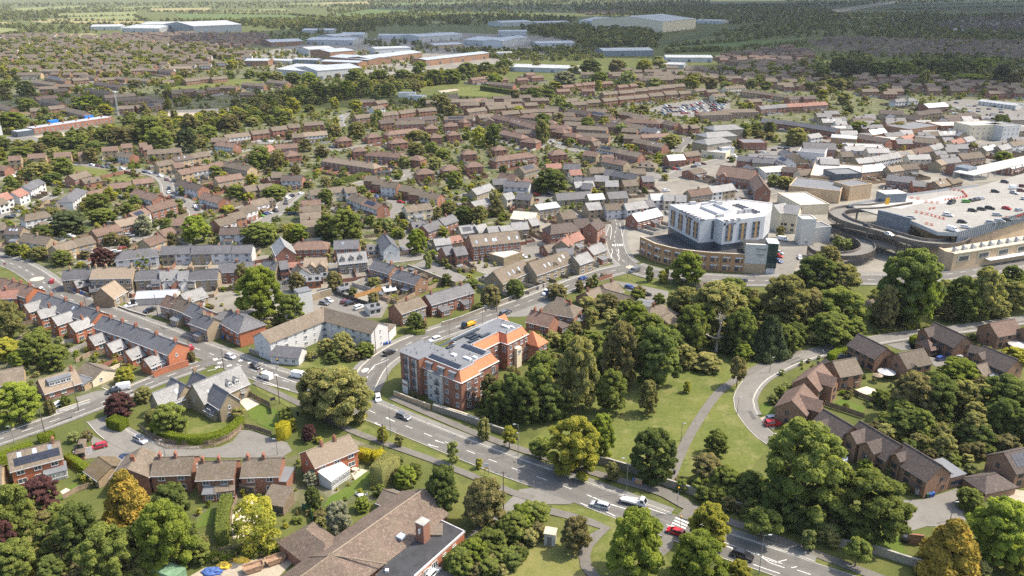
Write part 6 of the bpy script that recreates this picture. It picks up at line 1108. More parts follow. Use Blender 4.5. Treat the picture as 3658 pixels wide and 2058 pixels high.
row('behind the brick bank','C4','bs',[(655,260,930,268,HL('red-brick building with pale gables and grey roof by the car yard',s='rs',w=12,he=6,hr=9.5,n=4,ch=[])),(690,195,790,180,HL('white gabled cottage by the red-brick building',s='ww',roof='slate_light')),(905,190,1120,205,HL('ochre-brick workshop with white rooflit roof',s='rm',wall='brick_ochre',w=13,he=6,hr=7.4,ch=[],n=4)),(1130,190,1400,230,HL('long dark-roofed brick shed behind the workshop',s='rd',w=9,ch=[])),(1350,180,1500,170,HL('dark grey roof beside the long brick shed',s='rs',w=9)),(1500,210,1600,190,HL('pink gabled house by the long brick shed',s='pinks',w=9)),(1220,155,1350,140,HL('pale metal-roofed brick store beside the green trees',s='rm',roof='metal_grey')),(1630,215,1830,235,HL('brown-roofed low shops behind the high street',s='bs',ch=[])),(800,400,960,405,HL('tall dark-brick bank with white windows and mansard roof',s='rd',wall='brick_brown',roof='slate_light',w=9,he=8.5,hr=11,fl=3,n=4,ch=[-.9,.3]))])
row('in the long slate terrace','C4','rs',[(300,55,400,62,dict(n=2)),(402,63,500,72,dict(n=2)),(502,73,600,85,dict(n=2)),(602,86,700,98,dict(n=2)),(702,99,800,115,dict(n=2)),(802,116,900,130,dict(n=2)),(902,131,965,142,dict(n=1))])
row('police station range','R','bs',[(580,410,720,405,HL('long brown-roofed brick office by the big car park',w=12,he=5.6,hr=7.6,hip=.9,ch=[],noun='office',n=5)),(720,392,900,388,HL('second wing of the brown-roofed brick office',w=12,he=5.6,hr=7.6,hip=.9,ch=[],noun='office',n=5))])
row('in the brick rows above the car park','R','rb',[(15,270,110,262),(115,256,205,250),(210,246,285,240),(290,236,380,230),(376,226,450,220),(10,310,110,300),(115,300,205,292),(210,286,305,278),(315,272,400,266),(410,272,490,268),(520,255,590,248,'bb'),(600,262,670,258),(720,240,850,230,'cb'),(840,258,965,270,'bb'),(968,272,1050,282),(1060,285,1140,295,'bb'),(640,290,720,285,'cb'),(880,325,960,320),(1140,310,1230,300,'rd'),(1240,305,1320,300,'rd')])
row('in the brown rows below the car park','R','rb',[(20,402,110,412),(108,418,230,432,dict(front='render_white')),(250,445,400,480,dict(front='render_white')),(-40,460,90,475),(95,485,195,500,'ww'),(190,510,290,522,'ws'),(430,495,480,490),(490,495,540,490)])
row('brick terrace by the slate terrace','R','rs',[(950,370,1060,360,HL('dark brick terrace with bay windows, left part',n=4)),(1065,360,1130,355,HL('dark brick terrace with bay windows, middle part',n=3)),(1135,355,1225,350,HL('red-tiled part of the dark brick terrace',n=3,roof='tile_red')),(1230,350,1396,340,HL('red-tiled far part of the dark brick terrace',n=5,roof='tile_red'))])
row('in the yellow-brick court by the car yard','U','farc',[(455,395,610,400,dict(wall='brick_buff')),(620,425,730,440,dict(wall='brick_buff')),(760,395,850,390,dict(wall='brick_buff')),(970,420,1080,410,dict(wall='brick_buff')),(690,405,760,400,dict(wall='brick_buff')),(900,450,980,440,dict(wall='brick_buff'))])
row('white pair beyond the court','U','ws',[(540,325,620,318,HL('white two-storey pair, left, beyond the car yard',hip=.8)),(625,320,690,315,HL('white two-storey pair, right, beyond the car yard',hip=.8)),(745,355,880,345,HL('dark shed with blue-grey metal roof by the car yard',s='rm',roof='metal_grey',w=12,ch=[])),(1130,325,1380,355,HL('long pale-roofed depot with red doors in the car yard',s='rm',roof='metal_grey',w=10,ch=[],he=4,hr=5.4,wall='render_pale'))])
# railway estate (upper left)
row('in the terraces beyond the station','L','far',[(385,530,540,520),(620,507,820,487),(452,387,720,357),(540,402,800,445),(835,515,1120,575),(-40,460,170,522),(612,105,880,152),(1240,185,1580,232),(505,252,745,242),(762,218,960,218),(692,282,870,272,dict(solar=(.1,.9,.2,.9))),(1062,88,1255,110),(1262,142,1470,130,dict(solar=(.4,.9,.2,.9))),(1480,120,1640,130),(1345,362,1740,332),(1485,402,1950,367),(1522,502,1730,492),(1752,490,2070,457),(1962,392,2150,420),(2212,312,2350,302),(2372,292,2530,282),(930,147,1135,132),(432,162,735,202),(1135,272,1440,312),(1682,132,1930,152),(2102,172,2250,166),(2382,152,2536,142),(1682,22,1900,8),(2052,22,2240,42)])
row('beyond the playing field','T1','far',[(1565,602,1680,606),(1722,582,1880,592),(1902,562,2040,576),(1702,652,1800,652),(1302,562,1400,552),(1402,547,1480,542),(1492,547,1600,537),(1210,640,1290,632),(1295,630,1370,626),(1380,640,1440,632),(1460,622,1545,615)])
row('in the red-roofed close by the sports field','T2','rr',[(950,552,1080,537),(1095,577,1265,592,dict(n=3)),(1310,602,1430,607),(1140,552,1210,548),(1340,517,1400,512),(1280,552,1350,548),(1380,537,1460,532),(1600,602,1680,597),(1690,592,1732,588),(1740,587,1830,580),(1560,632,1650,627),(1740,627,1830,627),(1880,577,1950,573),(1990,602,2060,597),(2075,594,2125,590)])
row('school','T2','gr',[(905,702,1060,690,HL('low red-brown school roof at the sports field',w=14,hr=5.6))])
row('in the rows below the sports field','T2','far',[(922,772,1050,757),(1072,752,1190,743),(1202,742,1310,733),(1332,727,1420,722),(1002,812,1110,802),(1172,787,1290,779),(1302,777,1420,769),(1602,702,1700,692),(1662,722,1770,716),(1772,707,1860,701),(1882,697,1980,687),(2002,682,2090,676),(2112,672,2200,666),(2212,662,2310,656),(2322,652,2410,646),(2422,647,2490,641),(2292,602,2380,596),(2382,597,2460,591),(1882,652,1990,642),(2002,642,2100,633),(2112,627,2200,621),(2202,617,2290,611),(170,705,270,700,'wb'),(275,715,350,705,'wb'),(250,755,330,745,'ww'),(440,785,545,770,'wb'),(575,770,700,758,'wb'),(130,815,430,785,dict(n=5)),(430,840,700,815,'fard'),(300,850,400,840,'fard'),(1180,815,1290,830,'fard'),(1270,835,1360,848,'fard'),(1360,850,1430,858,'fard'),(1660,770,1800,790,'fard'),(1800,780,1960,810)])
# far estates laid out in rows
def estate(tile,poly,ang,gap,lens,styles,seed,place,md=14):
 R_=random.Random(seed);P=[T(tile,*q).xy for q in poly];c=sum(P,Vector((0,0)))/len(P);ex=Vector((cos(ang),sin(ang)));ey=Vector((-ex.y,ex.x));r=max((q-c).length for q in P);y=-r
 while y<r:
  x=-r+R_.uniform(0,20);jy=R_.uniform(-4,4)
  while x<r:
   L=R_.choice(lens);m=c+ex*(x+L/2)+ey*(y+jy+R_.uniform(-3,3));x+=L+R_.uniform(4,14)
   if not inpoly(m,P)or R_.random()<.16 or on_road((m.x,m.y),5):continue
   if any((m.x-f[0])**2+(m.y-f[1])**2<md**2 for f in EST)or any(abs((m.x-f[0])*cos(f[2])+(m.y-f[1])*sin(f[2]))<f[3]+5 and abs((m.y-f[1])*cos(f[2])-(m.x-f[0])*sin(f[2]))<f[4]+5 for f in FOOT):continue
   a=ang+R_.choice([0,0,0,pi/2])*(1 if L<16 else 0)+R_.uniform(-.08,.08);d=Vector((cos(a),sin(a)))*L/2;s=dict(ST[R_.choice(styles)]);HOUSES.append(dict(place=place,a=Vector((m.x-d.x,m.y-d.y,s['hr'])),b=Vector((m.x+d.x,m.y+d.y,s['hr'])),s=s,o={}))
  y+=gap
EST=[]
for h in HOUSES:
 c=(h['a']+h['b'])/2;EST.append((c.x,c.y))
FA=['far','far','far','farb','rb','farw','ww']
estate('T1',[(-80,470),(-80,260),(400,250),(1000,290),(1600,360),(1900,400),(1600,480),(1100,540),(500,560),(100,560)],.05,36,[9,12,16,22,30],FA,1,'in the far rows of the left estate')
estate('T1',[(650,300),(760,250),(1300,240),(1900,250),(1880,320),(1600,350),(900,300)],.1,26,[10,12,14],['rr','far','farb','fard'],2,'under the big warehouses')
estate('T2',[(1700,560),(1980,520),(2300,500),(2640,500),(2640,580),(2300,600),(1900,570)],.05,24,[12,16,22],['far','farb','wb'],3,'beyond the red-roofed close')
estate('R',[(60,240),(100,190),(300,150),(560,170),(700,120),(1000,80),(1420,130),(1420,290),(1150,280),(700,215),(460,215)],.05,22,[11,14,18],['far','fard','wb','farb','ww'],4,'in the shaded rows above the car park')
estate('T3',[(1050,300),(1300,270),(1700,290),(2200,300),(2640,300),(2640,420),(2200,400),(1500,400),(1150,360)],0,24,[10,12,14],['farc','farc','farb'],5,'in the stone-gabled far estate')
estate('T3',[(430,400),(900,340),(1100,380),(1100,480),(700,480),(400,460)],.1,24,[12,16,22],['far','fard','rr'],6,'by the green field')
estate('U',[(250,300),(300,180),(600,200),(1000,200),(1400,200),(1420,330),(1000,310),(700,300),(450,330)],.05,24,[11,14,18],['far','fard','rb'],7,'between the dark trees and the car yard')
estate('T3',[(1900,200),(2100,140),(2640,110),(2640,230),(2200,230)],0,30,[10,14],['fard','farc','ww'],8,'in the farthest village')
estate('T2',[(1700,90),(2000,75),(2100,100),(1800,110)],0,34,[10,14],['fard','far'],9,'in the hidden far hamlet')
estate('D',[(930,300),(1150,245),(1330,230),(1420,300),(1200,345),(1000,330)],.15,24,[12,18,24],['wb','far','rb'],10,'between the pale terrace and the avenue')
estate('D',[(1290,320),(1450,270),(1640,330),(1600,420),(1450,400),(1330,370)],-.3,24,[12,18,24],['far','rb','rbh'],11,'along the avenue')
# warehouses of the trading estate: name, foot l
WH=[]
def warehouse(label,tile,p0,p1,depth,h,wall='metal_grey',roof='metal_white',win=None):
 a=T(tile,*p0);b=T(tile,*p1);c,ex,ey,L=frame(a,b);root=thing('warehouse',label,'warehouse',(c.x,c.y,0),AT(ex),'warehouses of the trading estate');cc=c+ey*(depth/2);FOOT.append((cc.x,cc.y,AT(ex),L/2,depth/2))
 P=lambda x,y,z:LW(c,ex,ey,x,y,z);m=MB();h2=L/2
 m.add([P(-h2,0,0),P(h2,0,0),P(h2,depth,0),P(-h2,depth,0),P(-h2,0,h),P(h2,0,h),P(h2,depth,h),P(-h2,depth,h)],[(0,1,5,4),(1,2,6,5),(2,3,7,6),(3,0,4,7)])
 for f in (0,1):
  x=h2 if f else -h2;m.add([P(x,0,h),P(x,depth,h),P(x,depth/2,h+depth*.05)],[(0,1,2)if f else (2,1,0)])
 m.obj('wall',wall,root);m=MB();o=.5;rr=h+depth*.05+.25;m.add([P(-h2-o,-o,h+.1),P(h2+o,-o,h+.1),P(h2+o,depth/2,rr),P(-h2-o,depth/2,rr),P(h2+o,depth+o,h+.1),P(-h2-o,depth+o,h+.1)],[(0,1,2,3),(3,2,4,5)]);m.add([P(-h2-o,-o,h-.5),P(h2+o,-o,h-.5),P(h2+o,-o,h+.1),P(-h2-o,-o,h+.1)],[(0,1,2,3)]);m.obj('roof',roof,root)
 n=max(2,int(L/9));nm='loading_door'
 for i in range(n):
  if (i*7)%3==0:m=MB();q=P(-h2+L*(i+.5)/n,-.08,0);m.box(q,(4,.15,min(4.2,h*.6)),AT(ex));m.obj(nm,'metal_dark' if i%2 else 'metal_blue',root)
 m=MB();k=int(L/7)
 for i in range(k):
  x=-h2+L*(i+.5)/k
  for y0,y1 in ((.12,.42),(.58,.88)):
   z=lambda y:h+.1+(rr-h-.1)*(1-abs(y-.5)*2)+.06
   m.add([P(x-.6,depth*y0,z(y0)),P(x+.6,depth*y0,z(y0)),P(x+.6,depth*y1,z(y1)),P(x-.6,depth*y1,z(y1))],[(0,1,2,3)])
 m.obj('rooflight_strip','skylight_glass' if roof!='metal_white' else 'metal_grey',root)
for q in [('huge pale grey warehouse with dark loading front, tallest on the left skyline','T1',(1375,238),(1715,222),150,17,'metal_blue','metal_white'),('long low pale warehouse left of the huge grey one','T1',(865,228),(1130,232),110,10,'metal_grey','metal_white'),('far pale warehouse at the left end of the skyline group','T1',(645,215),(860,212),70,9),('flat pale warehouse between the skyline group and the huge one','T1',(1000,205),(1235,205),90,12),
 ('tallest cream warehouse block on the right skyline','T2',(2310,230),(2545,205),200,26,'render_cream','metal_white'),('long cream warehouse left of the tallest block','T2',(1720,180),(2290,205),150,14,'metal_grey','metal_white'),('white warehouse with blue fascia in front of the dark wood','T2',(1180,190),(1390,182),70,11),('flat pale warehouse on the edge of the dark wood','T2',(1420,182),(1650,175),50,8),('pale sheds at the far end of the right skyline','T3',(250,165),(440,170),60,8),
 ('wide white warehouse with black-striped office front','T2',(905,318),(1175,335),85,10,'metal_white','metal_white'),('white office range of the black-striped warehouse','T2',(1180,335),(1355,300),40,11,'cladding_white','metal_white'),('white shed behind the black-striped warehouse','T2',(1150,262),(1350,262),40,12),('low white sheds right of the black-striped warehouse','T2',(1420,330),(1690,325),45,6),('grey ribbed warehouse with dark doors','T2',(590,300),(895,280),60,11,'metal_grey','metal_white'),('long white shop warehouse with red signs','T2',(300,275),(590,275),40,7,'cladding_white'),
 ('white unit at the left of the trading estate','T2',(-10,290),(190,275),55,9,'metal_grey'),('low white roofs below the ribbed warehouse','T2',(700,345),(900,335),40,6,'brick_buff'),('brick range with pale roof in the middle of the trading estate','T2',(240,460),(610,410),40,9,'brick_brown','metal_grey'),('brick office range with rows of windows by the trees','T2',(640,470),(1085,415),28,9,'brick_brown','metal_grey'),('white factory with blue-glazed end','T2',(280,385),(530,375),35,9,'cladding_white','metal_white'),('small white house-like factory by the trees','T2',(1145,405),(1250,402),14,7,'cladding_white'),('grey sawtooth factory at the left','T2',(-40,440),(230,465),45,8,'brick_brown','metal_grey'),
 ('blue-white glasshouse-like depot by the close','T2',(1225,505),(1700,520),42,6,'metal_grey','metal_white'),('white retail shed with dark blue sign','T2',(1890,400),(2245,395),50,9,'metal_blue','metal_white'),('white low store by the green field','T3',(40,440),(370,442),40,7,'metal_white','metal_white'),('flat white store below the green field','T3',(20,480),(165,485),30,5,'metal_white'),
 ('big white-roofed factory beside the railway trees','T1',(1960,540),(2250,562),75,9,'metal_grey','metal_white'),('long white shed next to the big white-roofed factory','T1',(2250,565),(2560,540),60,11,'metal_white','metal_grey'),('brick works with grey roof above the white factory','T1',(1735,470),(1900,470),30,8,'brick_brown','metal_grey'),('pale shed row right of the brick works','T1',(1890,455),(2060,462),25,6),('grey warehouse at the head of the estate','T1',(1920,330),(2150,320),60,8,'brick_brown','metal_white'),('white stepped warehouse behind the brick works','T1',(2190,395),(2370,385),50,10,'metal_grey','metal_white'),('brick hall with pale roof right of the stepped warehouse','T1',(2340,420),(2510,405),50,11,'brick_brown','metal_grey'),('wide grey warehouse behind the stepped one','T1',(2170,315),(2500,320),60,9,'metal_grey','metal_white'),('white unit under the dark wood','T1',(2410,280),(2570,280),60,10,'metal_grey'),('low pale roofs beside the dark wood','T1',(2140,235),(2360,235),50,7),('blue-grey shed row above the white shed','T1',(2080,460),(2250,465),22,8,'metal_blue','metal_grey'),('brick block with flat roof beside the blue-grey sheds','T1',(2280,480),(2540,490),25,9,'brick_brown','metal_grey')]:warehouse(*q)
# flat-roofed town buildings
def fb(lab,tile,p0,p1,dp,h,wall,roof,win=None,cat='building',name='flat_roofed_building',par=.5):return BB(name,lab,cat,tile,p0,p1,dp,h,wall,roof,par,None,win)
fb('wide tan-brick store with pale roof behind the car park deck','C4',(700,660),(1140,700),40,7.5,'brick_blocks','membrane_white',(1,5));fb('dark sloping plant room on the tan-brick store','C4',(920,700),(1140,690),14,10.5,'metal_dark','felt_grey');fb('low tan-brick store with plant on its roof','C4',(520,740),(960,790),24,6.5,'brick_blocks','felt_grey');fb('tan-brick stair block beside the deck stair','C4',(1040,770),(1230,745),12,8,'brick_blocks','felt_grey')
fb('white-roofed low building between the cream corner shops and the ramp','C4',(620,890),(870,880),26,5,'render_cream','membrane_white');fb('pale stone clock-like tower at the foot of the ramp','C4',(620,1150),(740,1150),7,12,'render_pale','membrane_white',(1,1));fb('pale rendered block between tower and ramp','C4',(745,1130),(880,1120),8,7,'render_pale','felt_grey')
fb('brick car showroom with dark roof','C4',(130,330),(340,330),16,5,'brick_red','felt_grey',(1,4));fb('cream flat-roofed shop with pale green roof','C3',(1700,390),(1910,410),14,4,'render_cream','metal_grey',(1,3));fb('small white garage building by the car showroom','C3',(1880,385),(1985,378),9,5.5,'render_white','metal_grey')
fb('long flat-roofed shops with white windows','C4',(600,420),(830,440),22,6,'render_white','felt_grey',(1,6));fb('cream three-storey high street building with red sign','U',(1040,600),(1260,590),18,11,'render_cream','membrane_white',(3,6));fb('pale blue three-storey high street house','U',(1255,605),(1370,595),16,11,'render_white','slate_light',(3,4));fb('brick flat-roofed block behind the high street','U',(645,590),(840,560),22,7,'brick_brown','felt_grey',(2,5));fb('second brick flat-roofed block behind the high street','U',(850,565),(1040,560),20,7,'brick_brown','membrane_white',(2,5));fb('long pale-roofed hall behind the shops','U',(430,640),(680,650),16,5,'brick_ochre','membrane_white');fb('low white-roofed yard building','U',(240,680),(480,690),14,4,'render_pale','membrane_white')
fb('white-roofed single-storey store beside the half-timbered range','C3',(0,1330),(160,1275),9,3.2,'stone_wall','membrane_white');fb('flat-roofed school classroom by the sports field','T2',(440,690),(560,690),12,4,'render_pale','metal_white');fb('second flat-roofed school classroom','T2',(500,705),(610,712),10,4,'render_pale','metal_white')
row('stepped flats','R','flat',[(585,590,700,575,HL('pale stone flats with grey stepped roofs, nearer wing',n=4)),(650,500,790,492,HL('pale stone flats with grey stepped roofs, farther wing',n=4)),(600,545,740,535,HL('pale stone flats with grey stepped roofs, middle wing',n=4))])
row('corner shops','C4','cs',[(400,800,500,785,HL('cream three-storey corner shop with pale turret roof, left part',w=10,he=9.6,hr=12.6,fl=3,ch=[])),(510,795,630,810,HL('cream three-storey corner shop, right part beside the white roof',w=10,he=9.6,hr=12.6,fl=3,ch=[]))])
TW=['town','ss','sl','rs','sb','cs','wl','barn']
for h in HOUSES:c=(h['a']+h['b'])/2;EST.append((c.x,c.y))
estate('C4',[(-60,430),(480,430),(980,320),(1600,260),(2560,180),(2560,420),(1950,480),(1400,500),(900,560),(560,620),(60,560)],.12,13,[8,11,15],TW,21,'in the crowded yards of the town centre',11);estate('C3',[(200,560),(600,520),(1100,540),(1250,640),(1300,740),(700,780),(420,680)],.1,13,[7,10,13],TW,22,'in the crowded stone yards',11);estate('U',[(0,430),(420,450),(900,480),(1411,470),(1411,560),(640,640),(200,640),(0,560)],.08,14,[9,13,17],TW,23,'behind the far high street',12);estate('C2',[(2000,640),(2300,600),(2560,640),(2560,760),(2250,760)],.1,13,[8,11],TW,24,'among the lower stone yards',11)
rt,c,ex,ey,L=BB('station_building','long red-brick station with pale roof and small chimneys','station','L',(450,870),(1470,715),12,4.6,'brick_red','metal_grey',.1,None,(1,16,1.6,1.8))
for i in range(6):q=LW(c,ex,ey,-L/2+L*(i+.5)/6,7,0);chimney(rt,q[0],q[1],4.4,6.4,0,1,.8)
BB('station_canopy','grey station canopy with glazed roof beside the blue footbridge','canopy','L',(240,910),(450,880),10,4.2,'metal_dark','metal_grey',.1);BB('platform_shelter','blue platform shelter, left, behind the station','shelter','L',(655,760),(770,745),5,4,'blue_canopy','blue_canopy',.1);BB('platform_shelter','blue platform shelter, right, behind the station','shelter','L',(1110,695),(1220,680),5,4,'blue_canopy','blue_canopy',.1);BB('station_entrance','white station entrance block at the photo edge','building','L',(-90,900),(40,880),14,7,'cladding_white','metal_white')
p=T('L',1545,690);r=thing('radio_mast','tall grey lattice radio mast beyond the station','mast',(p.x,p.y,0));m=MB()
for s in range(3):a=s*2.094;m.tube((cos(a)*1.1,sin(a)*1.1,0),(cos(a)*.4,sin(a)*.4,24),.16,.12,6)
for k in range(14):
 z=k*1.7
 for s in range(3):a=s*2.094;b=a+2.094;q=1.1-.7*z/24;m.tube((cos(a)*q,sin(a)*q,z),(cos(b)*q*.95,sin(b)*q*.95,z+1.7),.06,.06,4)
inst('lattice',m.mesh('lattice','metal_grey'),r,(0,0,0));IX('antenna','white_paint',r,(0,0,24),(1.6,1.6,1.2))
# big tiled hall at the bottom of the photo
def hall():
 root=thing('hall','large brown-tiled hall with black flat-roofed brick wing and square chimney','hall',T('A2',1200,1100));he,hr=3.6,7.0
 for a,b,w in ((T('A2',1478,702,hr),T('A2',672,1268,hr),13.5),(T('A2',690,1262,hr),T('A2',330,1520,hr),13.0)):
  c,ex,ey,L=frame(a,b)
  if ex.x*ex.y<0:pass
  wl,rf=GM(c,ex,ey,L,w,he,hr,ov=.5);wl.obj('wall','brick_red',root);rf.obj('roof','tile_redbrown' if False else 'tile_hall',root);FOOT.append((c.x,c.y,AT(ex),L/2,w/2));rz=AT(ex);BX('ridge','tile_tan',root,(c.x,c.y,hr-.06),(L+.6,.34,.16),rz)
 a=T('A2',665,1262,hr);b=T('A2',1165,1345,4.4);m=MB();d=(b-a);m.tube(a,b,.17,.17,6);m.obj('hip_ridge','tile_tan',root)
 c,ex,ey,L=frame(T('A2',455,1045,5.6),T('A2',640,1180,5.6));wl,rf=GM(c,ex,ey,L+7,8.5,3.2,5.8,hip=.9);wl.obj('wing_wall','brick_red',root);rf.obj('wing_roof','tile_hall',root);FOOT.append((c.x,c.y,AT(ex),L/2+4,4.5))
 ze=3.4;P=[T('A2',*q,ze)for q in ((1640,972),(1832,1062),(1395,1452),(1330,1515),(1000,1515),(1160,1340))];m=MB();m.prism([(q.x,q.y)for q in P],0,ze-.35);m.obj('wing_wall','brick_orange',root);m=MB();m.prism([(q.x,q.y)for q in P],ze-.34,ze+.02);m.obj('flat_roof','felt_black',root)
 m=MB();cen=sum((q.xy for q in P),Vector((0,0)))/len(P)
 for i in (0,1,2):
  a,b=P[i].xy,P[i+1].xy;t=b-a;c=(a+b)/2;m.box((c.x,c.y,ze-.38),(t.length+.3,.22,.5),AT(t))
 m.obj('fascia','white_paint',root);a,b=P[1].xy,P[2].xy;t=(b-a);n=Vector((t.y,-t.x)).normalized();n=n if n.dot(cen-a)<0 else -n
 for f,w,h,z in ((.22,1.2,.5,1.9),(.42,1.2,.5,1.9),(.62,2.0,1.5,1.0),(.78,1.6,1.5,1.0),(.92,2.2,1.6,.9)):q=a+t*f;PW(root,q.x,q.y,z,n,w,h,2,True)
 q=a+t*.7;PD(root,q.x,q.y,.02,n)
 p=T('A2',1480,1150,3.0);rz=AT(t);BX('chimney','brick_red',root,(p.x,p.y,2.2),(2.1,2.1,5.7),rz);BX('chimney_cap','concrete',root,(p.x,p.y,7.9),(2.3,2.3,.25),rz);m=MB();nn=Vector((0,-1));m.box((p.x-.5,p.y-1.22,6.0),(.9,.1,1.2),rz);m.obj('chimney_plate','white_paint',root)
 p=T('A2',1575,1090,3.4);m=MB();c,ex,ey,L=frame(p-Vector((1.4,-.9,0)),p+Vector((1.4,.9,0)));wl,rf=GM(c,ex,ey,3.0,2.4,4.2,5.6,z0=3.3);wl.obj('lantern_wall','brick_brown',root);rf.obj('lantern_roof','tile_tan',root)
 p=T('A2',1285,1105,4.9);m=MB();a_=T('A2',1475,702,hr);m.box((p.x,p.y,4.6),(1.5,1.5,.5),rz);m.obj('skylight','skylight_glass',root);p=T('A2',1165,1410,ze);BX('roof_vent','white_paint',root,(p.x,p.y,ze),(.7,.7,.5))
pieces('tile_hall',(.155,.115,.088),(.215,.155,.115),(.075,.055,.042),.42,.36,.04,.4,bump=.5,moss=(.14,.12,.08))
hall()
row('by the hall','A2','gb',[(1140,700,1240,735,HL('small brown-roofed garden building beside the big tiled hall',w=5.5,he=2.3,hr=4,noun='garden house'))])
# additions to near houses
def lean(name,lab,cat,tile,p0,p1,dp,h0,h1,wall,roof,win=3,fm='white_paint'):
 a=T(tile,*p0);b=T(tile,*p1);c,ex,ey,L=frame(a,b);r=thing(name,lab,cat,(c.x,c.y,0),AT(ex));P=lambda x,y,z:LW(c,ex,ey,x,y,z);k=L/2;m=MB();fl=lambda q:[f[::-1]for f in q]if ex.cross(ey)<0 else q
 m.add([P(-k,0,0),P(k,0,0),P(k,dp,0),P(-k,dp,0),P(-k,0,h0),P(k,0,h0),P(k,dp,h1),P(-k,dp,h1)],fl([(0,1,5,4),(1,2,6,5),(2,3,7,6),(3,0,4,7)]));m.obj('wall',wall,r);m=MB();o=.2
 vs=[P(-k-o,-o,h0),P(k+o,-o,h0),P(k+o,dp+.0,h1+.03),P(-k-o,dp,h1+.03)];m.add(vs+[(x,y,z+.12)for x,y,z in vs],fl([(4,5,6,7),(0,1,5,4),(1,2,6,5),(2,3,7,6),(3,0,4,7),(3,2,1,0)]));m.obj('roof',roof,r)
 for i in range(win):q=P(-k+L*(i+.5)/win,0,0);PW(r,q[0],q[1],.75,-ey,L/win*.8,min(1.3,h0-1),2,True,fm)
 FOOT.append((*(c+ey*dp/2),AT(ex),k,dp/2));return r
lean('conservatory','white-roofed conservatory on the house by the clipped hedges','conservatory','A2',(690,708),(848,600),4.2,2.4,3.6,'white_paint','membrane_white',5);lean('garden_room','dark glass greenhouse at the end of the house by the clipped hedges','greenhouse','A2',(845,445),(905,395),2.5,2.2,3,'white_paint','skylight_glass',3)
lean('conservatory','grey-roofed lean-to along the solar-panelled house','conservatory','A1',(400,650),(590,600),3,2.2,3.0,'render_pale','felt_grey',4);lean('rear_extension','brown-tiled rear extension of the middle house in the row','extension','A1',(1865,805),(2030,785),3,2.4,3.6,'brick_red','tile_brown',2);lean('garden_room','hexagonal brown-tiled garden room behind the roof-terrace house','garden room','A1',(2270,900),(2450,930),5,2.5,4.2,'wood_fence','tile_brown',4,'dark_frame');lean('roof_terrace','grey roof terrace with white balustrade beside the end house','terrace','A1',(2250,720),(2480,730),6,3.0,3.05,'brick_red','felt_grey',0);lean('garden_room','brown-tiled garden room under the roof terrace','garden room','A1',(2080,745),(2200,760),3.5,2.4,3.6,'wood_fence','tile_brown',2,'dark_frame')
lean('flat_extension','grey flat-roofed brick extension beside the bins','extension','A4',(1905,700),(2035,665),7,3.2,3.3,'brick_brown','felt_grey',1,'dark_frame');lean('dormer','long white dormer on the tan-roofed bungalow','dormer','B1',(465,1275),(640,1215),.1,.1,.1,'white_paint','felt_grey',0);lean('conservatory','glazed gable conservatory of the brick house by the palm','conservatory','B3',(500,715),(575,690),4,2.3,3.2,'brick_brown','tile_dark',3);lean('canopy','teal glazed canopy on the white and black flats','canopy','C1',(1985,1120),(2075,1115),3,2.2,2.8,'render_white','curtain_glass',2)
p=T('B1',535,1150,3.6);a=T('B1',330,1100,5.4);b=T('B1',640,1012,5.4);c,ex,ey,L=frame(a,b);r=thing('roof_dormer','flat-topped white window dormer across the tan bungalow roof','dormer',(c.x,c.y,0),AT(ex));q=LW(c,ex,ey,0,-2.0,3.3);BX('cheek','render_white',r,q,(L*.62,2.2,1.7),AT(ex));BX('roof','felt_grey',r,(q[0],q[1],5.0),(L*.66,2.6,.18),AT(ex))
for i in range(4):w=LW(c,ex,ey,L*.62*(i/4-.375),-3.1,0);PW(r,w[0],w[1],3.75,-ey,1.3,.95,1,True)
row('behind the flats','B3','rb',[(240,500,432,545,HL('brick house with two tall chimneys beside the orange-roofed flats',wall='brick_red',roof='tile_redbrown',w=7.5,he=5.2,hr=8,ch=[-.8,-.2],n=2,hip=0,plain=1)),(430,420,560,440,HL('hipped brown-roofed brick house behind the two-chimney house',roof='tile_brown',hip=.8,w=9,hr=8,ch=[.6],n=2)),(460,385,530,400,HL('brown gable of the brick house by the road shrubs',roof='tile_brown',w=7)),(705,345,820,300,HL('L-shaped brown bungalow, near wing, by the tall pointed firs',s='gb',w=9,hr=5.6,he=2.7,wall='brick_brown',ch=[-.8])),(850,280,960,245,HL('L-shaped brown bungalow, far wing, with one chimney',s='gb',w=9,hr=5.6,he=2.7,ch=[.5])),(840,310,1090,380,HL('long brown bungalow wing running to the grey forecourt',s='gb',w=8,hr=5.2,he=2.7)),(1270,470,1380,450,HL('brown hipped bungalow roof in the trees',s='gh',w=8,ch=[-.3])),(1360,560,1440,520,HL('pale brown roof deep in the trees',s='gb',w=8)),(1690,262,1750,255,HL('small brown roof by the ring road',s='gb',w=5,he=2.2,hr=4)),(1150,420,1270,440,HL('flat grey-roofed annexe by the grassy forecourt',s='shed',w=6,he=2.8,hr=3.1,roof='felt_grey')),(600,560,690,545,HL('flat-roofed brick garage beside the palm',s='shed',wall='brick_brown',roof='felt_grey',w=5,noun='garage'))])
row('under the trees','B4','gb',[(1200,420,1270,400,HL('brown roof between the ring road trees',w=7))])
